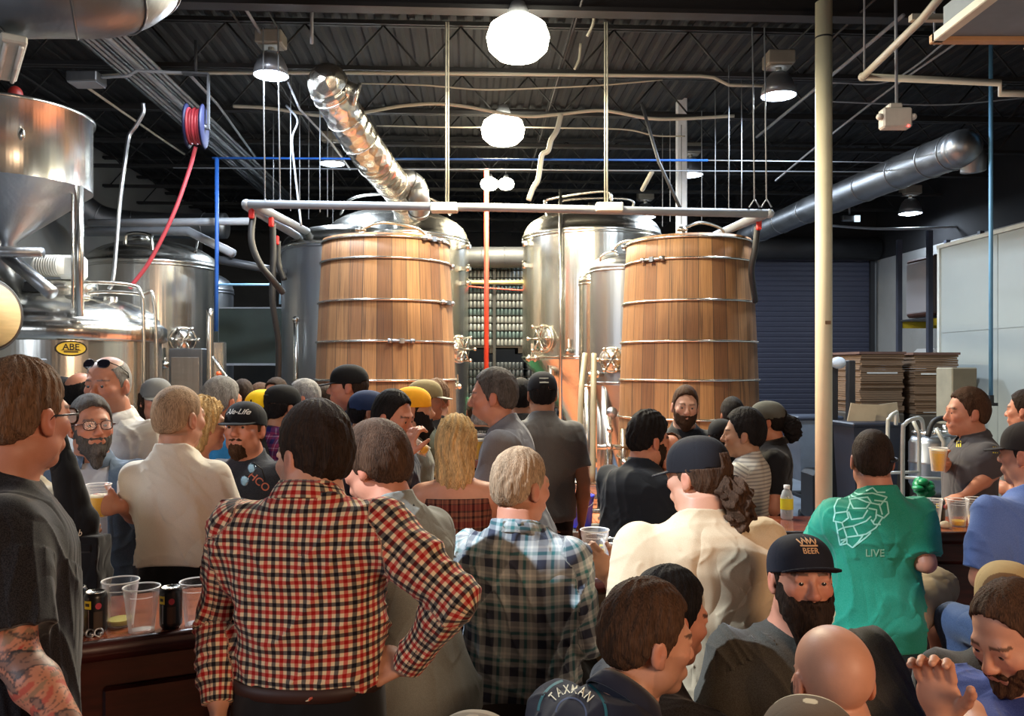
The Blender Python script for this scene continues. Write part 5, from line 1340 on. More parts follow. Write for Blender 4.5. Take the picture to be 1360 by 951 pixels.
def high_bay(px, py, D, wpx, label, warm=False, energy=200, gear=True, group='high bay lamps'):
    p = W(px, py, D); r = wpx / 2 / F * D
    t = thing('high_bay_lamp', label, 'ceiling lamp', p, 0, group)
    if warm:   # globe refractor, drawn wide and flat to take in the lamp's bloom
        m = MB(); m.lathe([(r * .3, r * .62), (r * .6, r * .56), (r * .88, r * .36), (r * 1.0, r * .0), (r * .93, -r * .36), (r * .66, -r * .62), (r * .35, -r * .72), (0, -r * .75)], seg=36, cap=False); m.build('refractor', M_EMW, t)
        m = MB(); m.lathe([(r * .35, r * .60), (r * .36, r * .75), (r * .22, r * 1.1), (0, r * 1.12)], seg=24); m.build('housing', M_PIPEG, t)
        top = r * 1.1
    else:
        m = MB(); m.lathe([(r * .25, r * 1.35), (r * .45, r * 1.30), (r * .70, r * 1.0), (r * .9, r * .5), (r, 0), (r * .97, 0), (r * .85, r * .5), (r * .62, r * .95), (r * .2, r * 1.2)], seg=36, cap=False); m.build('reflector', M_REFL, t)
        m = MB(); m.lathe([(0, -r * .14), (r * .5, -r * .10), (r * .94, r * .02), (r * .94, r * .05), (0, r * .06)], seg=32, cap=False); m.build('lens', M_EMB, t)
        m = MB(); m.cyl((0, 0, r * 1.3), (0, 0, r * 1.75), .03, seg=12); m.box((0, 0, r * 2.05), (r * 1.5, r * 1.3, r * .75), bev=.01); m.box((0, 0, r * 1.66), (r * 1.2, r * 1.0, .02)); m.build('ballast_box', plain('ballast', C(128, 122, 112), .5, .2), t)
        top = r * 2.4
    if gear: m = MB(); m.cyl((0, 0, top), (0, 0, 5.12 - p[2]), .010, seg=6); m.build('hanger', M_DKSTEEL, t)
    add_light('AREA', p + np.array([0, 0, -r * (.95 if warm else .2)]), energy, (1.0, .88, .62) if warm else (.74, .86, 1.0), r * 1.6)
    if not warm: pass
    return t
high_bay(688, 50, 7.4, 84, 'largest warm ceiling lamp, top centre, nearest of the centre row', True, 300, group='warm lamps of the centre row')
high_bay(668, 172, 10.2, 58, 'second warm ceiling lamp of the centre row', True, 300, group='warm lamps of the centre row')
high_bay(650, 244, 13.0, 24, 'far warm ceiling lamp, left one of the close pair', True, 120, group='warm lamps of the centre row')
high_bay(672, 244, 13.2, 22, 'far warm ceiling lamp, right one of the close pair', True, 120, group='warm lamps of the centre row')
high_bay(360, 101, 8.2, 47, 'bell shaped lamp at upper left, beside the foil duct', False, 150)
high_bay(1034, 128, 8.8, 47, 'bell shaped lamp left of the cream column', False, 150)
high_bay(441, 218, 11.9, 34, 'bell shaped lamp glowing behind the foil duct', False, 170)
high_bay(917, 233, 12.5, 34, 'bell shaped lamp in front of the white lit post', False, 170)
high_bay(857, 289, 16, 28, 'small bell shaped lamp just above the right tank domes', False, 150)
high_bay(1209, 284, 15.4, 30, 'bell shaped lamp over the storage area, right of the column', False, 40)
for i, (px, py, D) in enumerate(((1128, 290, 16), (1052, 322, 19))):
    t = thing('flood_light', ('small twin head flood light right of the cream column', 'tiny flood light near the roller door top')[i], 'flood light', W(px, py, D))
    m = MB(); m.box((0, 0, 0), (.3, .12, .12), bev=.02); m.cyl((0, 0, .05), (0, 0, .5), .02); m.build('body', M_GALV, t); m = MB(); m.box((.12, -.08, -.02), (.10, .04, .12)); m.build('head', emis('flood_dim', (.6, .75, .85), 1.2), t)
# hanging grey box
p = W(1189, 158, 6.2); t = thing('emergency_light_box', 'pale box with red indicator hanging from a rod', 'emergency light', p)
m = MB(); m.box((0, 0, 0), (.215, .10, .15), bev=.012); m.box((-.01, 0, .09), (.10, .08, .04), bev=.01); m.build('housing', plain('box_grey', C(188, 184, 176), .5), t)
for s_ in (-1, 1): m = MB(); m.ball((s_ * .125, -.02, .01), (.025, .03, .025)); m.build('lamp_head', plain('box_grey', C(188, 184, 176), .5), t)
m = MB(); m.ball((.075, -.052, -.066), .009, 10, 8); m.build('indicator', emis('led_red', (1, .05, .04), 6), t)
m = MB(); m.cyl((.01, 0, .1), (.0, 0, 5.1 - p[2]), .012, seg=8); m.build('rod', M_PIPEG, t)
# white gas pipe at the right
def dp(px, py, z=4.14): D = (z - CZ) * F / (490 - py); return W(px, py, D)
m = MB(); m.tube([dp(1258, -15), dp(1225, 25), dp(1146, 102), ], .027, 12); m.tube([dp(1146, 102), W(1328, 110, 6.5), W(1328, 124, 6.5), W(1400, 125, 6.5)], .027, 12); m.ball(dp(1146, 102), .035)
tag(m.build('gas_pipe', M_PIPE), 'white gas pipe turning a corner under the ceiling at right', 'pipe')
for (px, py, D) in ((1225, 26, 5.5),):
    m = MB(); m.box(W(px + 12, py - 2, D), (.28, .05, .04)); tag(m.build('pipe_hanger', M_PIPE), 'short strut holding the white gas pipe', 'strut')
for px, py in ((1147, 95), (1240, 60)):
    a = W(px + 1, py, 6.5); m = MB(); m.cyl(a, (a[0], a[1], 5.1), .008, seg=6); tag(m.build('hanger_rod', M_PIPEG), 'thin rod above the white gas pipe' + (' corner' if px < 1200 else ', nearer the lit panel'), 'rod')
z0 = CZ + 442 / F * 4.5; t = thing('ceiling_panel_unit', 'bluish grey hanging panel unit in the upper right corner', 'panel unit', (2.95, 3.8, z0))
m = MB(); m.box((0, 0, .10), (1.16, 1.5, .16)); m.build('housing', plain('panel_bluegrey', C(110, 122, 132), .6), t)
m = MB(); m.box((-.60, 0, .02), (.06, 1.56, .05), bev=.005); m.build('side_rail', plain('rail_white', C(206, 204, 186), .5), t)
m = MB(); m.box((0, .78, .02), (1.26, .06, .05), bev=.005); m.cyl((-.1, .7, -.01), (-.14, .72, -.07), .02); m.build('end_rail', plain('rail_tan', C(180, 140, 100), .6), t)
for dx in (-.5, .5): m = MB(); m.cyl((dx, .6, .15), (dx, .6, 5.1 - z0), .01, seg=6); m.build('hanger', M_PIPEG, t)
# ---------------------------------------------------------------- stacked cans
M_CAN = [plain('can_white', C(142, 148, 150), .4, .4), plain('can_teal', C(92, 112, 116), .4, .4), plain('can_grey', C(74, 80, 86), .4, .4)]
def can_pallet(x, y, z0, n, label, mats):
    t = thing('can_pallet', label, 'pallet of cans', (x, y, z0), TH, 'pallets of empty cans')
    m = MB(); [m.box((0, dy, .11), (1.1, .1, .02)) for dy in (-.5, -.25, 0, .25, .5)]; [m.box((dx, 0, .05), (.1, 1.1, .09)) for dx in (-.5, 0, .5)]; m.build('pallet', plain('pallet_wood', C(36, 28, 22), .8), t)
    for k in range(n):
        zz = .13 + k * .132; m = MB(); m.box((0, 0, zz + .003), (1.1, 1.1, .006)); m.build('slip_sheet', plain('sheet_dark', C(52, 50, 48), .8), t)
        m = MB()
        for i in range(16): m.lathe([(.024, .008), (.032, .02), (.032, .105), (.026, .122)], (-.51 + .068 * i, -.51, zz), 10)
        for i in range(15): m.lathe([(.024, .008), (.032, .02), (.032, .105), (.026, .122)], (-.51, -.44 + .068 * i, zz), 8); m.lathe([(.024, .008), (.032, .02), (.032, .105), (.026, .122)], (.51, -.44 + .068 * i, zz), 8)
        m.box((0, .03, zz + .06), (.92, .92, .11))
        o = m.build('can_layer', mats[k % len(mats)], t); o['kind'] = 'stuff'
    return t
xc = (652 - CX) / F * 14.5
for i in (-1, 0, 1):
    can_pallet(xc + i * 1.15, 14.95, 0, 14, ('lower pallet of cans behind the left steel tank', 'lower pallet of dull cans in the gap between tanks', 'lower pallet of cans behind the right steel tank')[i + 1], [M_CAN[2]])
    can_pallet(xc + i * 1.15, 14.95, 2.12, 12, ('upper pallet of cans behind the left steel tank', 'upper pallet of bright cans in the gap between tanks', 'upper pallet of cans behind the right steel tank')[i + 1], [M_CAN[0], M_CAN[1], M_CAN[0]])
m = MB(); m.box(W(655, 440, 14.25) * np.array([1, 1, 0]) + np.array([0.02, 0, 1.8]), (.05, .05, 3.6)); tag(m.build('rack_post', M_HOSED), 'black upright post in front of the stacked cans', 'post')
for i, (px, py, lb) in enumerate(((652, 517, 'upper white paper label on the stacked cans'), (657, 529, 'lower white paper label on the stacked cans'))):
    m = MB(); m.box(W(px, py, 14.37), (.11, .02, .08)); tag(m.build('paper_label', plain('paper', C(225, 225, 222), .7)), lb, 'label')
t = thing('plastic_crate', 'green plastic crate stack beneath the stacked cans', 'crate', (W(632, 540, 13.9)[0], 13.8, 0))
for k in range(4): m = MB(); m.box((0, 0, .17 + k * .34), (.7, .5, .30), bev=.02); m.box((0, 0, .33 + k * .34), (.74, .54, .03)); m.build('crate', plain('crate_green', C(52, 128, 96), .5), t)
# ---------------------------------------------------------------- right storage area
M_CARD = plain('cardboard', C(112, 88, 66), .85, var=.12, nscale=5, stretch=(1, 1, 14))
def card_stack(px, D, pyb, pyt, wpx, label, lean=0):
    x = (px - CX) / F * D; zt = CZ + (490 - pyt) / F * D; wd = wpx / F * D; z0 = CZ + (490 - pyb) / F * D
    t = thing('cardboard_stack', label, 'cardboard stack', (x, D, 0), TH + lean)
    m = MB(); n = 26
    for k in range(n): m.box((random.uniform(-.012, .012), random.uniform(-.012, .012), z0 + (zt - z0) * (k + .5) / n), (wd * random.uniform(.95, 1.0), .8, (zt - z0) / n * .9))
    m.build('flattened_boxes', M_CARD, t)
    m = MB(); m.box((0, 0, zt + .015), (wd * 1.08, .84, .03)); m.build('top_sheet', plain('card_top', C(96, 70, 60), .85), t)
    m = MB(); m.box((0, -.405, z0 + (zt - z0) * .68), (wd * .7, .006, .02)); m.box((0, -.405, z0 + .03), (wd * .6, .006, .02)); m.build('strap', plain('strap_white', C(200, 200, 196), .5), t)
    m = MB(); m.box((0, 0, z0 / 2), (wd * 1.02, .84, z0 - .01), bev=.02); m.build('base_crate', plain('crate_darkwood', C(70, 62, 52), .8), t); return t
card_stack(1150, 10.8, 546, 471, 58, 'left tall stack of flattened brown cartons near the roller door', .03)
card_stack(1222, 10.8, 548, 472, 56, 'right tall stack of flattened brown cartons near the pallet rack', -.04)
m = MB(); m.box(W(1253, 512, 10.9), (.2, .5, .45), bev=.01); tag(m.build('carton', M_CARD), 'small dark carton beside the right carton stack', 'carton')
m = MB(); m.box(W(1184, 505, 11.3) * np.array([1, 1, 0]) + np.array([0, 0, .95]), (.12, .3, 1.9)); tag(m.build('panel_board', plain('board_blue', C(120, 132, 150), .6)), 'pale blue board upright between the two carton stacks', 'board')
t = thing('pallet_rack', 'yellow beamed pallet rack holding wrapped boxes by the cold room', 'rack', RM(8.55, 14.2, 0), TH)
for (dx, dy) in ((-.75, -.5), (-.75, .5), (.15, -.5), (.15, .5)): m = MB(); m.box((dx, dy, 2.1), (.08, .08, 4.2)); m.build('upright', plain('rack_blue', C(60, 64, 78), .5), t)
for z in (2.65, 1.2):
    for dy in (-.5, .5): m = MB(); m.box((-.3, dy, z), (.9, .05, .12)); m.build('beam', plain('rack_yellow', C(196, 168, 40), .5), t)
for z in (2.72, 1.27): m = MB(); m.box((-.3, 0, z), (.9, 1.0, .03)); m.build('shelf', M_DKSTEEL, t)
p = RM(8.35, 14.2, 2.74); t = thing('wrapped_pallet_load', 'dark film wrapped brown load on top of the pallet rack', 'pallet load', p, TH)
m = MB(); m.box((-.08, 0, .55), (.74, .9, 1.05), bev=.04); m.build('boxes', plain('load_brown', C(70, 46, 40), .5), t); m = MB(); m.box((-.08, 0, .55), (.77, .93, 1.0), bev=.06); m.build('stretch_film', clear('film', (.8, .8, .85), .2, .05), t)
p = RM(8.1, 14.2, 1.29); t = thing('wrapped_pallet_load', 'pale film wrapped load on the lower shelf of the pallet rack', 'pallet load', p, TH)
m = MB(); m.box((.1, 0, .45), (.6, .8, .85), bev=.1); m.build('sacks', plain('sack_beige', C(140, 130, 112), .7), t); m = MB(); m.box((.1, 0, .47), (.65, .85, .9), bev=.14); m.build('stretch_film', clear('film2', (.9, .92, .95), .15, .12), t)
# forklift mast
t = thing('lift_truck', 'black lift truck mast standing behind the cream column', 'lift truck', W(1118, 600, 9.6) * np.array([1, 1, 0]))
for dx in (-.10, .10): m = MB(); m.box((dx, 0, 1.0), (.08, .10, 1.9), bev=.01); m.build('mast', M_HOSED, t)
m = MB(); m.box((0, .3, .35), (.6, .5, .6), bev=.05); m.build('body', M_HOSED, t); m = MB(); [m.box((dx, -.4, .06), (.12, .9, .05)) for dx in (-.2, .2)]; m.build('fork', M_DKSTEEL, t)
for dx in (-.25, .25): m = MB(); m.cyl((dx - .04, .3, .1), (dx + .04, .3, .1), .1); m.build('wheel', M_HOSED, t)
m = MB(); m.ball((-.06, -.05, 1.92), (.09, .04, .07)); m.build('label_bag', plain('bag_white', C(190, 200, 210), .4), t)
# totes
def tote(px, D, pyt, wpx, hpx, label, col, lidc=None):
    x = (px - CX) / F * D; zt = CZ + (490 - pyt) / F * D; wd = wpx / F * D; hh = hpx / F * D
    t = thing('wheeled_bin', label, 'bin', (x, D, max(0, 0)), TH)
    m = MB(); z0 = max(.08, zt - hh); m.raw([(sx * wd * (.42 if z == z0 else .5), sy * .5 * wd * (.84 if z == z0 else 1), z) for z in (z0, zt) for sy in (-1, 1) for sx in (-1, 1)], [(0, 2, 3, 1), (4, 5, 7, 6), (0, 1, 5, 4), (2, 6, 7, 3), (0, 4, 6, 2), (1, 3, 7, 5)], False); m.build('tub', plain('tub_%d' % px, col, .5), t)
    m = MB(); m.box((0, 0, zt + .02), (wd * 1.08, wd * 1.08, .05), bev=.015); m.build('rim', plain('rim_%d' % px, lidc or tuple(c * .7 for c in col), .5), t)
    for sx in (-1, 1): m = MB(); m.cyl((sx * wd * .35 - .03, -.3 * wd, .06), (sx * wd * .35 + .03, -.3 * wd, .06), .06, seg=14); m.build('wheel', M_HOSED, t)
    m = MB(); m.box((0, 0, z0 / 2 + .04), (wd * .8, wd * .8, .04)); m.build('dolly', M_HOSED, t); return t
tote(1078, 10.4, 556, 56, 80, 'large blue grey wheeled bin left of the cream column', C(110, 122, 136), C(52, 58, 72))
tote(1150, 9.2, 565, 62, 110, 'dark navy bin full of folded cartons right of the lift truck', C(30, 34, 48))
for i, (px, lb) in enumerate(((1144, 'leftmost beige carton sheet standing in the navy bin'), (1160, 'middle beige carton sheet standing in the navy bin'), (1176, 'rightmost beige carton sheet standing in the navy bin'))):
    m = MB(); m.box(W(px, 556 - i, 9.25 + .08 * i), (.30, .02, .30), R_(10 - 10 * i), rot=Ry(R_(12 - 10 * i))); tag(m.build('carton_sheet', plain('card_beige', C(165, 148, 122), .8)), lb, 'cardboard', 'sheets in the navy bin')
# hand trucks, kegs
def hand_truck(px, D, pyt, label, rot):
    p = W(px, 600, D); zt = CZ + (490 - pyt) / F * D; t = thing('hand_truck', label, 'hand truck', (p[0], D, 0), R_(rot)); hm = plain('truck_white', C(190, 192, 186), .4, .3)
    m = MB(); m.tube(smooth_path([(-.16, 0, .1), (-.16, 0, zt - .2), (-.14, 0, zt - .05), (-.05, .04, zt), (0, .10, zt - .02), (.02, .14, zt - .12)], 8), .018, 8); m.tube([(.16, 0, .1), (.16, 0, zt - .2), (.1, 0, zt - .08)], .018, 8)
    for z in (.3, .6, .9): m.cyl((-.16, 0, z), (.16, 0, z), .014, seg=8)
    m.build('frame', hm, t)
    for s_ in (-1, 1): m = MB(); m.cyl((s_ * .2 - .025, .05, .12), (s_ * .2 + .025, .05, .12), .12, seg=20); m.build('wheel', M_HOSED, t)
    m = MB(); m.box((0, -.12, .02), (.4, .24, .012)); m.build('toe_plate', M_DKSTEEL, t)
hand_truck(1200, 7.6, 548, 'white hand truck with hooked handle left of the bartender', 10)
hand_truck(1226, 7.2, 556, 'pale tilted hand truck nearest the raised beer', -20)
for i, (px, D, lb) in enumerate(((1236, 8.2, 'steel keg left of the pair behind the raised beer'), (1256, 8.4, 'steel keg right of the pair behind the raised beer'))):
    t = thing('steel_keg', lb, 'keg', ((px - CX) / F * D, D, 0), 0, 'kegs behind the bar')
    m = MB(); m.lathe([(.16, 0), (.17, .05), (.2, .1), (.2, .3), (.207, .31), (.2, .32), (.2, .5), (.17, .56), (0, .57)], (0, 0, .62)); m.lathe([(.16, 0), (.17, .05), (.2, .1), (.2, .3), (.207, .31), (.2, .32), (.2, .5), (.17, .56), (0, .57)], (0, 0, .02)); m.build('shell', M_SSD, t)
    m = MB(); m.ring((0, 0, 1.22), .16, .015); m.cyl((0, 0, 1.18), (0, 0, 1.28), .03); m.build('chime', M_SS, t)
m = MB(); m.box(W(1270, 526, 8.0), (.24, .3, .55), bev=.01); tag(m.build('carton', plain('card_grey', C(120, 118, 104), .8)), 'grey tan carton directly behind the bartender head', 'carton')
m = MB(); m.tube(smooth_path([W(1232, 580, 7.6), W(1240, 560, 7.6), W(1256, 556, 7.6), W(1268, 566, 7.6)]), .025, 8); tag(m.build('black_hose', M_HOSED), 'black hose looped over the kegs', 'hose')
# green plastic bag heap
m = MB(); rs = random.Random(3)
for k in range(16): m.ball(W(rs.uniform(1214, 1236), rs.uniform(640, 655), 6.6 + rs.uniform(0, .2)), (rs.uniform(.03, .06), rs.uniform(.03, .06), rs.uniform(.02, .045)), 10, 7, rot=Rx(rs.uniform(0, 3)) @ Rz(rs.uniform(0, 3)))
tag(m.build('plastic_bag', plain('bag_green', C(30, 130, 80), .3)), 'crumpled green plastic bag near the hand trucks', 'bag')
t = thing('steel_bucket_cart', 'low grey work cart behind the right bar', 'cart', W(1222, 660, 6.7) * np.array([1, 1, 0]))
m = MB(); m.box((0, 0, .74), (1.0, .5, .06), bev=.01); m.build('top', M_GALV, t); _ = [MB().box((dx, dy, .36), (.04, .04, .72)).build('leg', M_DKSTEEL, t) for dx in (-.45, .45) for dy in (-.2, .2)]
# cold room
t = thing('cold_room', 'big white insulated cold room box at the right edge', 'cold room', RM(7.6, 7.5, 0), TH)
m = MB(); m.box((.0, 0, 1.78), (2.2, 7.4, 3.5), bev=.02); m.build('wall_panel', plain('coldroom_white', C(150, 157, 156), .5, var=.05, nscale=1), t)
m = MB()
for dy in (-2.4, -1.2, 0, 1.2, 2.4): m.box((-1.103, dy, 1.78), (.006, .012, 3.45))
m.box((-1.104, 1.2, 2.35), (.006, 4.8, .010)); m.build('panel_seam', plain('seam', C(140, 146, 145), .6), t)
m = MB(); m.box((-1.10, 3.66, 1.78), (.05, .05, 3.5)); m.box((-1.10, 0, 3.54), (.05, 7.4, .05)); m.build('corner_trim', plain('trim_white', C(196, 200, 196), .5), t)
# blue bucket and paper bag on the floor
p = W(772, 690, 8.4); t = thing('bucket', 'bright blue plastic bucket on the floor by the steel tanks', 'bucket', (p[0], 8.4, .25))
m = MB(); m.lathe([(.10, 0), (.125, .30), (.135, .30), (.135, .325), (.118, .325), (.095, .02), (0, .02)], seg=32, cap=False); m.build('pail', plain('bucket_blue', C(40, 52, 190), .4), t); m = MB(); m.tube(smooth_path([(-.13, 0, .3), (-.1, -.09, .24), (0, -.13, .2), (.1, -.09, .24), (.13, 0, .3)]), .004, 6); m.build('handle', M_SSD, t)
m = MB(); m.box((p[0], 8.4, .12), (.4, .4, .24), bev=.01); tag(m.build('step_block', M_DKSTEEL), 'dark step block under the blue bucket', 'step')
m = MB(); m.box(W(778, 672, 9.6) * np.array([1, 1, 0]) + np.array([0, 0, .15]), (.14, .12, .30), bev=.005); tag(m.build('paper_bag', plain('bag_tan', C(170, 130, 90), .8)), 'small tan paper bag against the man in black', 'bag')
# ================================================================ the bar
m, nt, b = new_mat('mahogany')
o_ = objco(nt); g = noise(nt, 6, 5, scaled(nt, o_, 1, 8, 8))
nt.links.new(mixc(nt, ramp(nt, g, .35, .65), C(40, 13, 12), C(62, 22, 18)), b.inputs['Base Color']); b.inputs['Roughness'].default_value = .30; b.inputs['Coat Weight'].default_value = .3
M_BAR = m
m, nt, b = new_mat('bar_top'); o_ = objco(nt); g = noise(nt, 6, 5, scaled(nt, o_, 1, 8, 8))
nt.links.new(mixc(nt, ramp(nt, g, .35, .65), C(120, 58, 40), C(158, 84, 56)), b.inputs['Base Color']); b.inputs['Roughness'].default_value = .18; b.inputs['Coat Weight'].default_value = .5
M_BTOP = m
BZ = 1.07
def bar_seg(P0, P1, dep, label, ext=0):
    P0 = np.array(P0); P1 = np.array(P1); L = np.linalg.norm(P1 - P0); a = math.atan2(P1[1] - P0[1], P1[0] - P0[0])
    t = thing('bar_counter', label, 'bar counter', (P0[0], P0[1], 0), a)
    m = MB(); m.box((L / 2, dep / 2, BZ - .02), (L, dep, .04), bev=.006); m.build('worktop', M_BTOP, t)
    m = MB(); pr = [(0, -.05), (-.018, -.045), (-.025, -.02), (-.018, .008), (0, .012), (.02, .008), (.03, 0)]
    V = [(x, yy, BZ - .01 + z) for x in (0, L) for (yy, z) in pr] ; n_ = len(pr)
    m.raw(V, [(i, i + 1, n_ + i + 1, n_ + i) for i in range(n_ - 1)] + [tuple(range(n_)), tuple(range(2 * n_ - 1, n_ - 1, -1)), (0, n_, 2 * n_ - 1, n_ - 1)]); m.build('edge_moulding', M_BAR, t)
    m = MB(); m.box((L / 2, .10, (BZ - .05) / 2), (L, .06, BZ - .05)); k = int(L / .55)
    for i in range(k): m.box((L * (i + .5) / k, .062, .55), (L / k - .12, .02, .72), bev=.008)
    m.box((L / 2, .05, .07), (L, .03, .14), bev=.005); m.build('front_panel', M_BAR, t)
    m = MB(); m.cyl((0.05, -.08, .2), (L - .05, -.08, .2), .022, seg=12); [m.cyl((L * q, -.08, .2), (L * q, .07, .2), .012, seg=8) for q in (.1, .5, .9)]; m.build('foot_rail', M_DKSTEEL, t)
    m = MB(); m.box((L / 2, dep - .06, BZ / 2 - .03), (L, .03, BZ - .08)); m.build('rear_panel', M_BAR, t)
    return t
bar_seg((-2.3, 1.86), (.90, 3.35), .50, 'dark red wooden bar counter crossing the left foreground')
bar_seg((.905, 3.36), (1.22, 3.97), .4, 'short angled bar counter in the middle joining two longer ones')
bar_seg((1.23, 3.98), (4.6, 3.92), .42, 'dark red wooden bar counter at right, in front of the bartender')
# ---------------------------------------------------------------- cups, cans
M_CUP = clear('cup_plastic', (.92, .94, .98), .08, .05)
M_BEER = plain('beer', C(255, 204, 60), .2, var=.04); M_FOAM = plain('foam', C(240, 230, 200), .8); M_DREG = plain('dregs', C(205, 195, 110), .3)
def cup(p, label, fill=0.0, h=.125, mat=None, tilt=None, group=None, rt=.047):
    t = thing('plastic_cup', label, 'cup', p, 0, group); rb = rt * .70
    m = MB(); pr = [(0, .003), (rb, .003), (rb, 0), (rb + .001, .0)] + [(rb + (rt - rb) * q, h * q) for q in (.05, .3, .6, .80)] + [(rt - .002, h * .82), (rt, h * .97), (rt + .0025, h), (rt + .001, h * 1.005), (rt - .002, h * .99)]
    m.lathe(pr, seg=36, cap=False); m.build('wall', M_CUP, t)
    m = MB(); m.ring((0, 0, h), rt + .001, .0022, seg=36, rs=6); m.ring((0, 0, h * .82), rt - .003, .001, seg=36, rs=6); m.build('rim', clear('cup_rim', (1, 1, 1), .1, .45), t)
    if fill:
        f_ = fill; m = MB(); r1 = rb + (rt - rb) * f_ - .002; m.lathe([(0, .005), (rb - .002, .005), (r1, h * f_)], seg=32, cap=False); m.lathe([(r1, h * f_), (0, h * f_)], seg=32, cap=False); m.build('beer', mat or M_BEER, t)
        if f_ > .5: m = MB(); m.lathe([(r1, h * f_), (r1 + .0005, h * f_ + .008), (0, h * f_ + .009)], seg=32, cap=False); m.build('foam', M_FOAM, t)
    return t
def onbar(px, py): D = (CZ - BZ) * F / (py - 490); q = W(px, py, D); q[2] = BZ + .001; return q
def can(p, label, rz=0, group=None):
    t = thing('drink_can', label, 'can', p, rz, group)
    m = MB(); m.lathe([(.022, 0), (.024, .0), (.0315, .010), (.0325, .018), (.0325, .108), (.031, .114), (.0265, .121)], seg=36, cap=False); m.build('body', plain('can_black', C(20, 19, 20), .3), t)
    m = MB(); m.lathe([(.0265, .121), (.0272, .1235), (.0255, .1235), (.0245, .119), (0, .119)], seg=36, cap=False); m.ball((0, -.008, .120), (.008, .012, .0012), 12, 6); m.build('lid', M_SS, t)
    def patch(nm, a0, a1, z0, z1, mt, rr=.0331):
        n_ = 10; V = [(math.sin(a) * rr, -math.cos(a) * rr, z) for z in (z0, z1) for a in np.linspace(a0, a1, n_)]
        mesh_obj(nm, V, [(i, i + 1, n_ + i + 1, n_ + i) for i in range(n_ - 1)], mt, t)
    patch('yellow_label', -.75, -.05, .078, .102, plain('label_yellow', C(226, 205, 50), .4))
    patch('label_print', -.62, -.2, .086, .095, plain('label_ink', C(40, 36, 20), .4), .0334)
    n_ = 18; V = [(math.sin(.55 + .26 * math.cos(q)) * .0332, -math.cos(.55 + .26 * math.cos(q)) * .0332, .086 + .0095 * math.sin(q)) for q in np.linspace(0, 2 * PI, n_, endpoint=False)]
    mesh_obj('round_mark', V, [tuple(range(n_))], plain('label_pink', C(200, 70, 90), .4), t)
    patch('side_art', .15, .9, .02, .07, plain('can_art', C(70, 58, 48), .4)); patch('silver_line', -.30, -.24, .02, .076, M_SSD)
    return t
cup(onbar(80, 846), 'cup of beer half hidden behind the tattooed man', .38)
can(onbar(101, 834), 'black can furthest left on the bar, behind the twin can', .1)
can(onbar(127, 841), 'black can just right of the leftmost one, rings at its foot', .15)
can(onbar(227, 834), 'black can alone between two clear cups', -.1)
cup(onbar(160, 830), 'clear cup with yellow dregs, rim highest on the left bar', .14, .135, M_DREG, rt=.052)
cup(onbar(188, 838), 'empty clear cup standing before the cup with dregs', 0, .130, rt=.051)
cup(onbar(262, 829), 'empty clear cup beside the red checked sleeve', 0, .13, rt=.050)
for i, (px, py, lb) in enumerate(((108, 843, 'metal ring trinket leftmost at the foot of the cans'), (120, 845, 'metal ring trinket centre at the foot of the cans'), (131, 844, 'metal ring trinket rightmost at the foot of the cans'))):
    p = onbar(px, py + 1); m = MB(); m.ring(p + np.array([0, 0, .010]), .011, .0035, axis=(.3 * i, -1, .5), seg=20); m.ball(p + np.array([.004, 0, .006]), (.008, .007, .006), 10, 8); tag(m.build('pull_ring', M_SSD), lb, 'trinket', 'metal trinkets by the cans')
cup(W(790, 752, 2.96), 'clear cup gripped by the bright forearm on the middle bar', .25, .13, M_BEER, rt=.05)
cup(onbar(818, 762), 'clear cup in front of the man in the black sweater', .2, .125, M_DREG, rt=.05)
can(onbar(803, 756), 'black can between the two middle cups')
def onB(px, D=4.12): q = W(px, 700, D); q[2] = BZ + .001; return q
cup(onB(1238), 'nearly empty cup leftmost on the right bar', .18, .13, rt=.048)
can(onB(1246, 4.2), 'dark can beside the leftmost cup on the right bar')
cup(onB(1272), 'cup a fifth full of beer at the middle of the right bar', .2, .13, rt=.05)
cup(onB(1296, 4.16), 'cup partly hidden by the blue shirt on the right bar', .3, .13, rt=.048)
can(onB(1300, 4.05), 'dark can touching the last cup on the right bar')
p = onB(1255, 4.06); m = MB(); m.ball(p + np.array([0, 0, .016]), (.026, .02, .018), 14, 10); m.ball(p + np.array([.02, 0, .012]), (.016, .014, .012), 12, 8); tag(m.build('crumpled_napkin', plain('napkin', C(235, 220, 190), .8)), 'crumpled cream napkin between the cups on the right bar', 'napkin')
p = onB(1045, 4.3); t = thing('water_bottle', 'clear bottle with yellow label on the right bar', 'bottle', p)
m = MB(); m.lathe([(.024, 0), (.031, .006), (.032, .05), (.030, .055), (.032, .06), (.032, .115), (.022, .145), (.013, .155), (.013, .165)], seg=30, cap=False); m.build('body', clear('bottle_clear', (.85, .92, .98), .05, .25), t)
m = MB(); m.lathe([(.0328, .052), (.0328, .108)], seg=30, cap=False); m.build('label', plain('label_lemon', C(232, 222, 50), .5), t)
m = MB(); m.lathe([(.016, .158), (.016, .176), (0, .177)], seg=20, cap=False); m.build('cap', plain('cap_white', C(230, 230, 230), .4), t)
for px, py, lb in ((1068, 693, 'flat pale napkin at the left end of the right bar'),):
    q = W(px + 40, 705, 4.15); q[2] = BZ + .004; m = MB(); m.box(q, (.16, .14, .004), .3); tag(m.build('napkin', plain('napkin', C(235, 220, 190), .8)), lb, 'napkin')
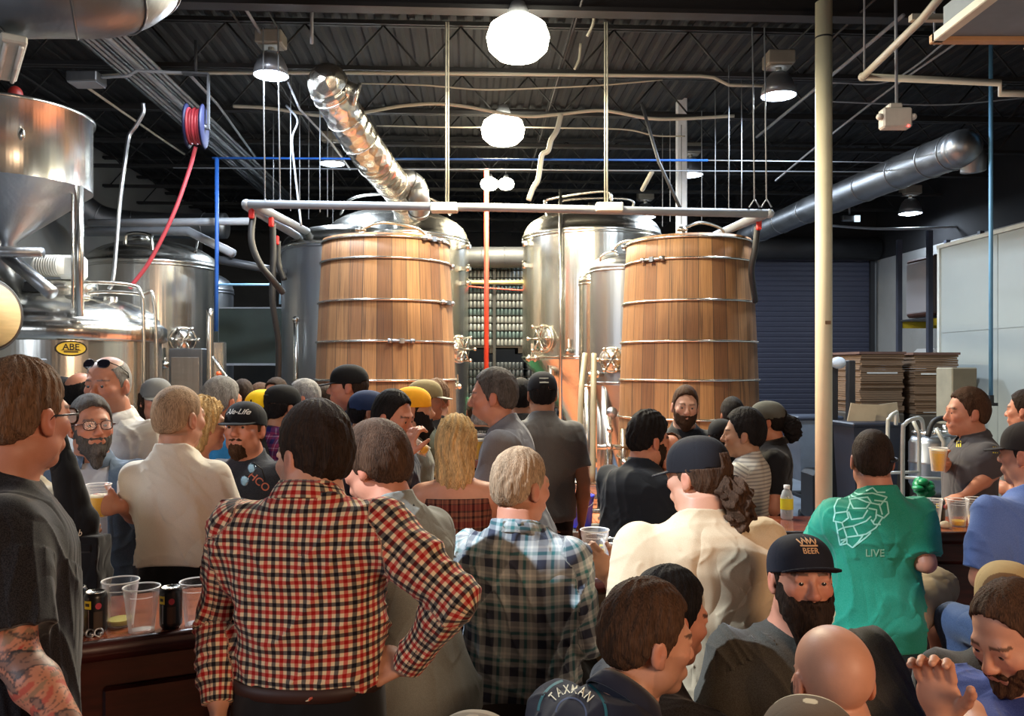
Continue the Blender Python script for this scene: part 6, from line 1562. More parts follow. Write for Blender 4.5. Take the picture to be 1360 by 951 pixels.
# bar stools
def stool(x, y, z, label, rz=0, back=False):
    t = thing('bar_stool', label, 'stool', (x, y, 0), rz); fm = plain('stool_black', C(26, 22, 22), .4)
    m = MB(); m.lathe([(0, z - .07), (.17, z - .07), (.19, z - .05), (.19, z - .02), (.17, z), (0, z + .003)], seg=40, cap=False); m.build('seat', plain('seat_vinyl', C(30, 24, 24), .35), t)
    for k in range(4):
        a = PI / 4 + k * PI / 2; m = MB(); m.cyl((math.cos(a) * .13, math.sin(a) * .13, z - .07), (math.cos(a) * .2, math.sin(a) * .2, 0), .016, seg=10); m.build('leg', fm, t)
    m = MB(); m.ring((0, 0, min(.3, z * .4)), .175, .011, seg=36); m.build('foot_ring', M_DKSTEEL, t)
    if back: m = MB(); m.lathe([(.19, z + .0), (.20, z + .12)], seg=40, cap=False); m.build('low_back', plain('seat_vinyl', C(30, 24, 24), .35), t)
    return t
# ================================================================ people
JEAN = fabric('denim', C(52, 66, 92), var=.25, heather=.3); BLK = fabric('black_trouser', C(17, 17, 19)); KHA = fabric('khaki', C(168, 146, 112), var=.15)
def tee(name, col, **k):
    d = dict(t='tee', m=fabric(name, col, heather=k.pop('heather', .12))); d.update(k); return d
def Pn(*a, **k): return person(*a, **k)
# --- left foreground, tattooed arm
P1 = Pn('person with short brown hair and black glasses, tattooed arm, at the left edge', (31, 556, 2.05), -58, w=1.06, hy=42, hp=2, skin='ruddy', brow='brown',
   hair=dict(c='lightbrown', t=.008, top=.020, amp=.004), glasses=dict(k=1.25), tattoo=True,
   shirt=dict(t='tee', m=fabric('black_tee', C(20, 20, 25), heather=.15), cut=.80, slv=1.1), pants=dict(m=BLK),
   armR={'e': (22, 872, 1.78), 'h': (98, 975, 1.72), 'n': (0, 1, 0)}, armL='down')
# --- main figure in red check
GING = check('red_check', C(232, 216, 190), [(.037, .02, .27, C(190, 46, 40)), (.037, .50, .77, C(38, 36, 48))], [(.037, .02, .27, C(190, 46, 40)), (.037, .50, .77, C(38, 36, 48))], weave=.75)
P6 = Pn('person in red, black and cream checked shirt with hand on hip, back turned', (416, 609, 2.1), -3, w=1.02, nk=-.046, hy=54, hp=6, hr=3, skin='fair', brow='dark', s=1.0, stubble=.15,
   hair=dict(c='dark', t=.013, top=.028, amp=.004), shirt=dict(t='longcollar', m=GING, hem=.075, tuck=1, drape=.93, fold=.006, slv=1.06),
   pants=dict(m=BLK, top=.085, belt=1), armR={'e': (604, 792, 1.98), 'h': (540, 884, 2.05), 'n': (-.6, .4, -.2), 'd': (-1, .25, .15), 'curl': .3}, armL={'e': (292, 812, 2.12), 'h': (290, 935, 2.0), 'n': (1, .2, 0)})
P7 = Pn('person with brown bowl haircut in grey tee leaning behind the checked shirt', (499, 618, 2.5), 55, lean=14, hp=14, hy=8, skin='ruddy', hair=dict(c='brown', t=.014, top=.018, amp=.002, hl=-.01, bowl=1),
   shirt=tee('grey_sage_tee', C(120, 122, 116), cut=.8), pants=dict(m=JEAN), armL='down', armR='table')
# --- middle left
Pn('person with long grey beard, round glasses and open denim shirt holding a cup', (121, 568, 3.6), -160, hs=1.03, hy=22, hp=-6, skin='ruddy', brow='darkgrey', hair=dict(c='darkgrey', t=.010, top=.022, amp=.003),
   beard=dict(c='darkgrey', len=.05, t=.006, w=.042), glasses=dict(fn='tort', fc=(.06, .02, .015)), shirt=dict(t='rolled', m=fabric('denim_shirt', C(78, 96, 118), heather=.25), open=.075, inner=fabric('pale_tee', C(176, 180, 190)), roll=.2, hem=-.06, name='overshirt'),
   pants=dict(m=JEAN), armL={'e': (188, 686, 3.5), 'h': (160, 672, 3.25), 'n': (-.4, .8, 0), 'd': (-1, .1, .05), 'curl': .8}, armR='down')
Pn('tall person in white polo with sunglasses pushed up on a balding head', (143, 512, 3.95), 168, hp=4, hy=6, w=1.06, belly=.02, skin='ruddy', brow='darkgrey', stubble=.25, hair=dict(c='grey', t=.004, top=.002, bald=1, amp=.001, hl=.03, shadow=.3),
   glasses=dict(z=.098, y=.075, tilt=.5, dark=True, name='sunglasses'), shirt=dict(t='polo', m=fabric('white_polo', C(218, 216, 212), heather=.03), cut=.9, hem=-.05), pants=dict(m=KHA, short=1), armL='down', armR='down', shoes=(.3, .3, .3))
Pn('person with short fair hair in cream white tee seen from behind', (238, 556, 3.35), 4, hy=-28, hp=2, w=.85, skin='fair', brow='sandy', hair=dict(c='sandy', t=.004, top=.006, amp=.001, shadow=.4), shirt=tee('cream_tee', C(214, 206, 192), hem=.11, drape=.88, fold=.0045, heather=.05, cut=.8),
   pants=dict(m=BLK, top=.125), armL={'e': (176, 670, 3.36), 'h': (190, 696, 3.60)}, armR={'e': (306, 684, 3.36), 'h': (303, 742, 3.45)})
P5 = Pn('person with goatee and black cap with script lettering, dark tee', (325, 571, 3.9), 158, hs=1.08, hy=16, hp=-9, w=1.0, belly=.02, skin='ruddy', brow='sandy', hair=dict(c='brown', t=.006), beard=dict(c='brown', goatee=1, len=.02, t=.007, w=.03),
   cap=dict(c=C(22, 22, 26), h=.082, curve=.6), shirt=tee('navy_print_tee', C(34, 40, 52)), pants=dict(m=JEAN), armR='down', armL='down')
Pn('person in pale cream tee behind the tattooed one, black bag strap on shoulder', (42, 582, 3.0), -35, hy=-10, skin='fair', hair=dict(c='brown'), shirt=tee('bone_tee', C(190, 180, 164), drape=.97), pants=dict(m=BLK), armR='down', armL='hold')
# --- blonde and right of her
PAT = check('woven_top', C(150, 100, 84), [(.035, .1, .5, C(66, 34, 32)), (.021, .0, .4, C(178, 132, 104))], [(.028, .1, .5, C(60, 30, 34)), (.075, .0, .35, C(128, 40, 44))], weave=.6)
Pn('person with long straight blonde hair and patterned halter top, back turned', (606, 590, 3.72), 3, female=True, hy=-6, s=.97, w=1.06, skin='fair', brow='sandy', hair=dict(c='blond', len=.155, t=.014, top=.02, width=.078), shirt=dict(t='strap', m=PAT, strapless=.425, fold=.003, name='halter_top', drape=.92, off=.006),
   pants=dict(m=BLK), armL='table', armR='table')
Pn('person with dark hair and beard in navy shirt raising a glass to the mouth', (522, 556, 4.1), -112, hp=12, skin='ruddy', brow='black', hair=dict(c='black', t=.007, top=.022, amp=.003, hl=.022), beard=dict(c='dark', t=.005), shirt=dict(t='longcollar', m=fabric('navy_shirt', C(30, 38, 58))), pants=dict(m=BLK),
   armL={'e': (532, 640, 3.9), 'h': (541, 606, 3.75), 'n': (.6, .5, .3), 'd': (.2, 0, 1), 'curl': .7}, armR={'e': (500, 640, 4.2), 'h': (545, 660, 4.1)})
Pn('person in navy baseball cap with dark beard, facing right', (490, 549, 4.6), -72, skin='tan', brow='black', hair=dict(c='black', t=.008), beard=dict(c='black', t=.009), cap=dict(c=C(38, 52, 84), curve=1.4), shirt=tee('slate_tee', C(60, 66, 78)), pants=dict(m=BLK), res=.009)
P11 = Pn('clean shaven person in black cap looking left before the left foeder', (462, 514, 5.1), 92, hy=4, skin='ruddy', brow='dark', hair=dict(c='dark', t=.006), cap=dict(c=C(20, 20, 22), curve=.8), shirt=tee('navy_tee', C(34, 44, 66)), pants=dict(m=BLK), res=.009)
Pn('person in bright yellow cap with long dark beard', (549, 545, 4.55), -82, skin='tan', brow='black', hair=dict(c='black', t=.006), beard=dict(c='black', len=.09, t=.012, w=.05), cap=dict(c=C(236, 168, 40), c2=C(236, 168, 40), brimc=C(200, 190, 170), back=True), shirt=tee('olive_grey_tee', C(96, 98, 88)), pants=dict(m=BLK), res=.009)
Pn('person in washed olive cap partly hidden behind the yellow cap', (566, 532, 5.2), -78, skin='ruddy', brow='brown', hair=dict(c='brown', t=.006), cap=dict(c=C(140, 126, 92), brimc=C(150, 146, 138)), shirt=tee('olive_tee', C(92, 96, 80)), pants=dict(m=BLK), res=.009, armR={'e': (590, 640, 5.0), 'h': (604, 600, 4.75), 'n': (.3, .9, 0), 'd': (.9, 0, .1), 'curl': .8})
Pn('person with tousled brown hair in black tee, back turned beside the left foeder', (580, 532, 5.6), -8, skin='fair', brow='brown', hair=dict(c='lightbrown', t=.016, top=.024, amp=.005, curly=.003), shirt=tee('black_tee2', C(28, 28, 32)), pants=dict(m=BLK), w=1.1, res=.009)
P15 = Pn('grey haired person in grey tee with goatee, leaning in from the right with beer', (655, 528, 4.3), 78, lean=12, hp=2, hy=6, skin='ruddy', brow='darkgrey', hair=dict(c='darkgrey', t=.007, top=.017, amp=.003), beard=dict(c='grey', goatee=1, t=.006, len=.012, w=.03), shirt=tee('ash_tee', C(112, 114, 122), drape=.96, cut=.85),
   pants=dict(m=JEAN), hs=1.05, armR={'e': (672, 640, 4.5), 'h': (650, 612, 4.32), 'n': (0, -1, 0), 'd': (-1, -.1, .1), 'curl': .8}, armL={'m': 'table'})
P16 = Pn('person in black cap and charcoal tee standing with back turned by the steel tanks', (720, 524, 5.1), 4, skin='tan', brow='black', hair=dict(c='black', t=.006), cap=dict(c=C(30, 30, 34), h=.088), shirt=tee('charcoal_tee', C(92, 92, 92), drape=.95, hem=-.05), pants=dict(m=BLK), armR='down', armL='down', res=.008)
Pn('dark haired person half hidden behind the grey haired one', (692, 530, 5.7), -5, skin='tan', hair=dict(c='black', t=.012, top=.02), shirt=tee('black_tee3', C(30, 30, 30)), pants=dict(m=BLK), res=.010)
P18 = Pn('person in faded olive cap and black tee in front of the stacked cans', (636, 548, 5.5), 6, skin='fair', hair=dict(c='brown', t=.007), cap=dict(c=C(112, 104, 82)), shirt=tee('black_tee4', C(24, 24, 26)), pants=dict(m=BLK), res=.009)
# --- blue green plaid, seated
PLD = check('blue_green_plaid', C(168, 172, 172), [(.085, .0, .34, C(56, 60, 78)), (.085, .50, .62, C(56, 116, 120)), (.085, .74, .82, C(205, 205, 198))], [(.085, .0, .34, C(54, 58, 72)), (.085, .50, .62, C(56, 112, 112)), (.085, .74, .82, C(205, 205, 198))], weave=.2)
P19 = Pn('seated person with short grey blond hair in blue and green plaid shirt', (692, 648, 2.78), -14, sit=1, hy=-34, hp=4, w=.98, belly=.03, skin='ruddy', brow='sandy', hair=dict(c='sandy', t=.007, top=.016, amp=.003, shadow=.3), shirt=dict(t='rolled', m=PLD, hem=-.13, roll=.12, drape=.98, fold=.008, slv=1.12, collar=1), pants=dict(m=BLK),
   armR={'e': (778, 846, 2.74), 'h': (762, 800, 3.0), 'n': (0, 0, -1)}, armL='table')
# --- dark sweater group
Pn('person with thick black hair and beard in black sweater, leaning right', (862, 586, 4.25), -48, lean=8, hy=-18, hp=6, w=1.26, skin='ruddy', brow='black', hs=1.06, hair=dict(c='black', t=.014, top=.036, amp=.007), beard=dict(c='dark', t=.008, len=.02), shirt=dict(t='long', m=fabric('black_sweater', C(30, 36, 44)), drape=.97), pants=dict(m=BLK), armL='table', armR='table', s=.97)
Pn('young bearded person in black tee looking down before the right foeder', (910, 541, 5.3), 176, hp=3, hr=-3, skin='pale', brow='brown', hair=dict(c='brown', t=.006, top=.020, amp=.003), beard=dict(c='brown', t=.008, len=.02), shirt=tee('jet_tee', C(28, 30, 34)), pants=dict(m=BLK), res=.008)
Pn('person with receding brown hair in navy, peering out behind the ponytail cap', (891, 608, 4.3), 150, hp=8, hr=4, skin='ruddy', brow='brown', hair=dict(c='brown', t=.007, top=.014, bald=1, baldy=.05), hs=1.08, shirt=tee('ink_tee', C(30, 36, 60)), pants=dict(m=BLK))
P23 = Pn('broad person with black cap and dark ponytail in cream tee, back turned', (926, 633, 2.72), 6, sit=1, hy=38, hp=6, w=1.2, belly=.05, skin='fair', brow='dark', hair=dict(c='brown', t=.014, top=.012, len=.0, tail=[(0, -.10, -.03, .040), (-.0, -.135, -.06, .046), (.01, -.14, -.11, .042), (.015, -.125, -.155, .030), (.02, -.115, -.18, .014)]),
   cap=dict(c=C(26, 24, 28), curve=1.6, h=.088), shirt=tee('sand_tee', C(205, 184, 152), drape=.99, hem=-.13, fold=.0032, cut=.85, heather=.05, slv=1.1), pants=dict(m=KHA), armL={'e': (836, 815, 2.6), 'h': (812, 768, 2.82), 'n': (-.25, .95, 0), 'd': (-.62, .15, .75), 'curl': .75}, armR={'e': (1012, 800, 2.78), 'h': (985, 790, 3.05), 'n': (0, 0, -1)})
STR = check('striped_knit', C(206, 204, 196), [], [(.022, .0, .42, C(58, 60, 74))], weave=.0)
Pn('person with black hair and glasses in navy and white striped tee, facing left', (987, 578, 4.7), 52, hy=20, skin='olive', brow='black', hs=1.15, hair=dict(c='black', t=.013, top=.030, amp=.003), glasses=dict(), shirt=dict(t='tee', m=STR, drape=.97), pants=dict(m=BLK), armL='table')
Pn('person with dark beanie-like cap hidden behind the striped tee', (958, 582, 4.9), -4, skin='tan', hair=dict(c='black', t=.006), cap=dict(c=C(30, 30, 32)), shirt=tee('coal_tee', C(24, 24, 26)), pants=dict(m=BLK), res=.009)
Pn('person with dark ponytail and grey olive cap in black polo at right group', (1018, 560, 4.9), 74, skin='ruddy', brow='black', hair=dict(c='black', t=.012, tail=[(0, -.10, .0, .045), (0, -.14, -.02, .052), (0, -.15, -.07, .045), (0, -.14, -.11, .02)]), cap=dict(c=C(86, 86, 80), curve=1.3), shirt=dict(t='polo', m=fabric('black_polo', C(24, 24, 27))), pants=dict(m=BLK), armL='hold')
Pn('dark haired head just visible between the two group members before the right foeder', (972, 552, 5.9), 0, skin='tan', hair=dict(c='black', t=.014), shirt=tee('coal_tee2', C(26, 26, 28)), pants=dict(m=BLK), res=.011)
# --- right foreground, seated
P28 = Pn('seated person with long dark beard and black cap with tan emblem, olive tee', (1064, 770, 2.32), 176, sit=1, hy=4, hp=-5, w=1.12, belly=.03, skin='ruddy', brow='dark', hair=dict(c='dark', t=.006), beard=dict(c='dark', len=.085, t=.010, w=.058), cap=dict(c=C(30, 31, 40), h=.080, curve=.7, tilt=9, drop=-.05), shirt=tee('olive_dark_tee', C(56, 52, 44), drape=.98, fold=.008), pants=dict(m=BLK), armL='table', armR='table')
Pn('seated person with shaved bald head seen from behind, lower right', (1105, 906, 1.80), 4, sit=1, w=1.05, hp=6, skin='fair', hair=dict(c='brown', t=.001, shadow=.16), stubble=.5, shirt=tee('dark_tee5', C(30, 28, 28)), pants=dict(m=BLK)) if False else None
P29 = Pn('seated person with shaved bald head seen from behind at the lower right', (1105, 906, 1.80), 4, sit=1, w=1.05, hp=6, skin='fair', stubble=.5, shirt=tee('dark_tee5', C(30, 28, 28)), pants=dict(m=BLK), armL='table', armR='table', beard=dict(c='dark', t=.010, len=.03))
P31 = Pn('seated person with brown hair in navy work shirt lettered across the back, right profile', (860, 852, 1.90), -52, sit=1, lean=32, hy=-22, hp=6, skin='fair', brow='dark', hair=dict(c='brown', t=.012, top=.024, amp=.004), stubble=.2, shirt=dict(t='tee', collar=1, m=fabric('navy_workshirt', C(40, 42, 56)), drape=.96, gap=.5), pants=dict(m=BLK), armL='table', armR='table')
P32 = Pn('seated person with black hair in black tee, hidden behind the lettered work shirt', (889, 822, 2.2), -70, sit=1, lean=10, hp=10, skin='ruddy', brow='black', hair=dict(c='black', t=.008, top=.020), shirt=tee('soot_tee', C(30, 27, 27)), pants=dict(m=JEAN), armL='table', armR={'e': (985, 1000, 1.98), 'h': (1010, 1000, 2.2)})
P33 = Pn('seated person in green tee printed with a hop cone, one knee out', (1158, 612, 3.45), 2, sit={'k': (.46, .24, .10)}, hy=-14, w=1.0, belly=.05, skin='ruddy', brow='dark', hair=dict(c='dark', t=.006, top=.012, amp=.002, shadow=.4), shirt=tee('green_tee', C(24, 128, 104), drape=.98, hem=-.12, fold=.006, cut=.85), pants=dict(m=KHA, short=1, k=1.12), s=.98,
   armR={'e': (1230, 748, 3.32), 'h': (1192, 738, 3.55), 'n': (0, 0, -1)}, armL='table', shoes=(.2, .18, .16))
P34 = Pn('bartender in charcoal work shirt with yellow stitching holding a beer up', (1284, 549, 4.75), 84, skin='ruddy', brow='brown', hs=1.08, hair=dict(c='brown', t=.008, top=.020, amp=.002), shirt=dict(t='polo', m=fabric('charcoal_workshirt', C(74, 72, 76)), drape=.97, cut=.85), pants=dict(m=BLK),
   armR={'e': (1272, 640, 4.9), 'h': (1256, 614, 4.72), 'n': (-.2, -.9, 0), 'd': (-.6, -.5, .1), 'curl': .8}, armL={'e': (1318, 628, 4.6), 'h': (1283, 657, 4.52), 'n': (0, 0, -1), 'd': (-1, 0, -.3)})
Pn('second bar worker in grey shirt cut off by the right edge', (1362, 546, 5.1), 40, skin='ruddy', brow='dark', hair=dict(c='dark', t=.010), shirt=dict(t='polo', m=fabric('grey_workshirt', C(84, 82, 78))), pants=dict(m=BLK), armL='hold', armR='hold', res=.009)
Pn('person in sky blue tee and dark cap seated at the right edge, back turned', (1368, 604, 3.15), 8, sit={'k': (.02, .3, -.03)}, hy=24, w=1.1, skin='ruddy', brow='dark', hair=dict(c='dark', t=.006), cap=dict(c=C(40, 34, 34), back=False), shirt=tee('sky_tee', C(84, 110, 172), drape=.98, hem=-.12, cut=.88), pants=dict(m=JEAN), armL={'e': (1304, 768, 3.05), 'h': (1322, 758, 3.32), 'n': (0, 0, -1)}, armR='table')
P37 = Pn('seated person with receding brown hair and beard in blue tee, bottom right, raising a hand', (1346, 843, 1.98), 112, sit=1, hy=0, hp=26, w=1.05, skin='fair', brow='brown', hair=dict(c='brown', t=.006, top=.010, hl=.022), beard=dict(c='brown', t=.009), shirt=tee('royal_tee', C(52, 70, 140)), pants=dict(m=JEAN),
   armR={'e': (1310, 1010, 1.8), 'h': (1252, 958, 1.7), 'n': (-.5, -.6, .1), 'd': (-.15, 0, 1), 'curl': .55}, armL='table')
P38 = Pn('seated person in striped tan and brown cap behind the blue tee', (1338, 802, 2.45), -30, sit=1, skin='fair', hair=dict(c='brown', t=.007), cap=dict(c=C(170, 146, 104), c2=C(110, 82, 56), c2y=-.07, h=.08), shirt=tee('umber_tee', C(38, 33, 30)), pants=dict(m=BLK), armL='table', armR='table')
P30 = Pn('seated person whose brown and white cap top pokes in at the bottom right', (1076, 1034, 1.38), -20, sit=1, skin='fair', hair=dict(c='brown', t=.006), cap=dict(c=C(196, 184, 160), c2=C(96, 80, 66), c2y=.03, h=.086), shirt=tee('umber_tee', C(38, 33, 30)), pants=dict(m=BLK), armL='table', armR='table')
Pn('seated person whose pale cap top barely shows at the bottom centre', (628, 1052, 1.42), -8, sit=1, skin='fair', hair=dict(c='brown', t=.006), cap=dict(c=C(150, 140, 126), c2=C(120, 110, 98), h=.086), shirt=tee('umber_tee', C(38, 33, 30)), pants=dict(m=BLK), armL='table', armR='table')
# --- far left crowd
Pn('person with thinning black hair in black jacket, left crowd, back turned', (110, 524, 5.0), -12, skin='ruddy', hair=dict(c='black', t=.007, top=.006, bald=1, baldy=-.05), shirt=dict(t='long', m=fabric('black_jacket', C(22, 22, 24))), pants=dict(m=BLK), res=.009)
Pn('person with black hair standing leftmost in the left crowd', (84, 530, 5.4), -60, skin='ruddy', brow='black', hair=dict(c='black', t=.012), shirt=tee('coal_tee3', C(28, 28, 30)), pants=dict(m=BLK), res=.010)
Pn('person with long dark hair and grey cap in the left crowd', (208, 532, 4.9), -150, female=True, skin='ruddy', brow='black', hair=dict(c='dark', t=.010, len=.12), cap=dict(c=C(120, 120, 118)), shirt=tee('charcoal_tee2', C(60, 58, 58)), pants=dict(m=BLK), res=.009)
Pn('person with curly blonde hair and bare shoulders behind the cream white tee', (270, 566, 3.9), -48, female=True, skin='fair', brow='sandy', hair=dict(c='blond', t=.018, top=.022, len=.07, curly=.004), shirt=dict(t='strap', m=fabric('brown_tank', C(70, 50, 44)), strapless=.44, name='tank_top', off=.006), pants=dict(m=JEAN), armL='down', armR='down')
Pn('grey haired person in bright blue tee in the left crowd', (296, 535, 4.5), -30, skin='ruddy', brow='grey', hair=dict(c='grey', t=.011, top=.018), shirt=tee('bright_blue_tee', C(40, 130, 200)), pants=dict(m=JEAN), w=1.1, res=.009)
Pn('person in plain yellow cap glimpsed behind the black script cap', (350, 548, 4.6), -20, skin='tan', hair=dict(c='black', t=.006), cap=dict(c=C(240, 200, 30)), shirt=tee('coal_tee4', C(40, 40, 44)), pants=dict(m=BLK), res=.010)
PUR = check('purple_plaid', C(150, 60, 110), [(.06, .0, .4, C(40, 40, 110)), (.06, .6, .68, C(220, 200, 220))], [(.06, .0, .4, C(44, 40, 110)), (.06, .6, .68, C(220, 190, 210))], weave=.4)
Pn('person in black cap and purple plaid shirt in the left crowd', (376, 542, 4.6), -38, skin='tan', brow='black', hair=dict(c='black', t=.014), cap=dict(c=C(20, 20, 22)), shirt=dict(t='longcollar', m=PUR), pants=dict(m=BLK), res=.009)
Pn('person with short silver hair looking left above the purple plaid shirt', (402, 530, 5.6), 96, skin='ruddy', brow='grey', hair=dict(c='grey', t=.008, top=.012), shirt=tee('coal_tee5', C(50, 50, 54)), pants=dict(m=BLK), res=.010)
for i, (px, py, D, hcc, lb) in enumerate(((322, 527, 6.6, 'dark', 'distant person with dark hair, leftmost below the green board'), (347, 530, 7.0, 'brown', 'distant person with brown hair below the green board'), (366, 524, 6.9, 'dark', 'distant person with dark hair beside the grey steel tank'), (432, 536, 6.0, 'dark', 'distant person with dark hair at the foot of the left foeder'))):
    Pn(lb, (px, py, D), (20, -30, 160, -60)[i], skin='ruddy', hair=dict(c=hcc, t=.012), shirt=tee('crowd_tee_%d' % i, (C(40, 40, 46), C(90, 70, 60), C(50, 60, 80), C(40, 40, 40))[i]), pants=dict(m=BLK), res=.012)
print('PEOPLE', time.time() - T0)
# ================================================================ held things, prints, seats
def held(pt, side, px, py, D, label, fill, **k):
    p = W(px, py, D); return cup(p, label, fill, **k)
held(None, 0, 131, 687, 3.27, 'cup of pale beer held by the bearded denim shirt', .62, h=.13, rt=.046)
held(None, 0, 636, 611, 4.24, 'cup of golden beer held out by the grey haired person', .75, h=.13, rt=.046)
held(None, 0, 1246, 626, 4.62, 'full cup of golden beer raised by the bartender', .88, h=.13, rt=.048)
t = thing('beer_glass', 'small glass tilted at the mouth of the navy shirt', 'glass', W(556, 594, 3.78)); t.rotation_euler = (0, R_(-62), 0)
m = MB(); m.lathe([(.024, 0), (.036, .10), (.034, .10), (.022, .004), (0, .004)], (0, 0, -.05), 28, cap=False); m.build('wall', M_CUP, t); m = MB(); m.lathe([(0, -.045), (.022, -.045), (.028, -.015), (0, -.015)], seg=24, cap=False); m.build('beer', M_BEER, t)
m = MB(); p = W(613, 592, 4.62); cup(p - np.array([0, 0, .06]), 'cup of beer seen just left of the blonde hair', .7, h=.12)
# bag with strap on the cream tee person
t = thing('shoulder_bag', 'black shoulder bag with pale lettering patch hanging by the denim shirt', 'bag', W(98, 705, 2.75)); t.scale = (.66, .7, .75)
fb = Field((-.3, -.25, -.55), (.3, .35, .6), .009)
for (a_, b_, ra, rb_) in (((-.16, .10, .46), (-.05, .03, .22), .045, .07), ((-.05, .03, .22), (.02, .0, .02), .07, .10), ((.02, .0, .02), (.03, .0, -.38), .095, .10)): fb.cone(a_, b_, ra, rb_, k=.03, flat=((0, 1, 0), 1.5))
fb.fn(lambda X, Y, Z: np.maximum(np.maximum(np.abs(X - .045) - .10, np.abs(Y) - .065), np.abs(Z + .20) - .17) - .012, (-.1, -.12, -.42), (.2, .12, 0), k=.02)
fb.displace(lambda x, y, z: .006 * wob((x, y, z), ((26, .8), (45, .4)), 4), .03)
Vb, Qb = fb.mesh(); mesh_obj('body', Vb, None, fabric('bag_black', C(18, 17, 18)), t, Q=Qb)
m = MB(); m.box((.045, -.075, -.06), (.19, .03, .05), bev=.012); m.build('flap', fabric('bag_black', C(18, 17, 18)), t)
Vt, Ft = text_mesh('Tab', .04, shear=.3); mesh_obj('lettering', [(v[0] + .055, -.084, v[1] + .005) for v in Vt], Ft, plain('tan_print', C(190, 170, 140), .6), t, smooth=False)
tp_ = P7['tp']; m = MB(); m.tube(smooth_path([tp_(math.sin(a) * .075, -.015 + math.cos(a) * .078, .520 - .05 * (.5 + .5 * math.cos(a))) for a in np.linspace(.3, 2 * PI - .3, 20)], 3), .009, 8); m.build('neck_strap', fabric('bag_black', C(18, 17, 18)), P7['root'])

# hop print on the green shirt, traced in picture units then laid on the cloth
def shirt_print(P, lines, c0, wd, mat, name, scale, D):
    so = P['shirt']; R2, rw = P['R2'], P['rw']
    V, Fc = polyline_ribbon([[((x - c0[0]) * scale, -(y - c0[1]) * scale) for (x, y) in l] for l in lines], wd)
    o = R2.T @ (W(c0[0], c0[1], D - .4) - rw); o[1] -= 0
    dirv = R2.T @ np.array([c0[0] - CX, F, -(c0[1] - HY)]) / F
    return decal(name, V, Fc, P, so, o, R2.T @ np.array([1, 0, 0]), (0, 0, 1), dirv, mat, so)
M_HOP = plain('print_mint', C(150, 214, 200), .8, var=.05)
hop = [[(1128, 652), (1140, 658), (1158, 657), (1176, 662), (1168, 672), (1150, 668), (1132, 660), (1128, 652)], [(1150, 654), (1158, 650), (1164, 656), (1174, 656)],
       [(1128, 660), (1114, 664), (1110, 674), (1111, 682), (1126, 680), (1130, 668), (1128, 660)], [(1130, 664), (1152, 662), (1156, 668), (1150, 676), (1134, 676), (1130, 668)],
       [(1111, 682), (1109, 692), (1120, 694), (1128, 688), (1126, 680)], [(1128, 680), (1132, 690), (1146, 688), (1152, 678)], [(1153, 676), (1163, 678), (1162, 688), (1158, 694)], [(1160, 666), (1176, 668), (1178, 682), (1172, 688), (1163, 684)], [(1166, 670), (1170, 684)],
       [(1120, 694), (1122, 700), (1134, 698), (1150, 692), (1156, 686)], [(1112, 692), (1114, 704), (1122, 700)], [(1134, 698), (1140, 710), (1150, 708), (1162, 700), (1170, 688)], [(1122, 700), (1126, 712), (1140, 710)],
       [(1114, 704), (1116, 716), (1117, 722), (1124, 716), (1126, 712)], [(1117, 722), (1126, 720), (1133, 725), (1140, 718), (1146, 710), (1140, 710)], [(1133, 725), (1150, 712), (1156, 706)], [(1118, 716), (1126, 714), (1126, 720), (1118, 722)], [(1156, 690), (1160, 696), (1168, 696)]]
shirt_print(P33, hop, (1145, 690), .0060, M_HOP, 'hop_print', 3.55 / F, 3.4)
def text_on(P, txt, size, px, py, D, mat, name, slant=0.0, dirw=None, uxw=(1, 0, 0), uyw=(0, 0, 1), surf=None, parent=None, sub=None):
    V, Fc = text_mesh(txt, size, shear=slant); so = surf or P['shirt']; R2, rw = P['R2'], P['rw']
    o = R2.T @ (W(px, py, D) - rw); d = R2.T @ np.array(dirw if dirw is not None else ((px - CX) / F, 1, -(py - HY) / F))
    return decal(name, V, Fc, P, so, o, R2.T @ np.array(uxw, float), R2.T @ np.array(uyw, float), d, mat, parent or so)
text_on(P33, 'LIVE', .042, 1162, 735, 3.1, plain('print_olive', C(126, 176, 150), .8), 'text_print')
# lettered arc on the navy work shirt
def arc_print():
    P = P31; so = P['shirt']; R2, rw = P['R2'], P['rw']; D = 1.65; c0 = (758, 948); sc = D / F
    o = R2.T @ (W(c0[0], c0[1], D) - rw); d = R2.T @ np.array([(c0[0] - CX) / F, 1, -(c0[1] - HY) / F]); ux = R2.T @ np.array([1., 0, 0]); uy = R2.T @ np.array([0, .38, .92])
    mw = plain('print_cream', C(226, 220, 200), .7); mtl = plain('print_teal', C(44, 110, 120), .7); mid = plain('print_blue', C(60, 74, 110), .7)
    V, Fc = [], []
    for i, ch in enumerate('TAXMAN'):
        v, f_ = text_mesh(ch, 20 * sc); b0 = len(V); r = 35 * sc
        a = R_(138 - 19.5 * i)
        for q in v:
            rr = r + q[1]; V.append((math.cos(a) * rr + math.sin(a) * q[0] * .66, math.sin(a) * rr - math.cos(a) * q[0] * .66))
        Fc += [tuple(k + b0 for k in g_) for g_ in f_]
    decal('arc_lettering', V, Fc, P, so, o, ux, uy, d, mw, so, lift=.006)
    for r, mt, w_ in ((50, mtl, 4), (22, mid, 2.5)):
        V, Fc = polyline_ribbon([[(math.cos(R_(q)) * r * sc, math.sin(R_(q)) * r * sc) for q in range(175, -40, -6)]], w_ * sc)
        decal('print_ring', V, Fc, P, so, o, ux, uy, d, mt, so, lift=.001)
arc_print()
def cap_text(P, txt, size, mat, name, z=.035, slant=0.0):
    K = P['K']; co = P['cap']; o = K(0, .22, z); R = P['Rh']
    V, Fc = text_mesh(txt, size, shear=slant); ux = R @ np.array([-1., 0, 0]); uy = R @ np.array([0, 0, 1.]); d = R @ np.array([0, -1., 0])
    decal(name, V, Fc, P, co, o, ux, uy, d, mat, co)
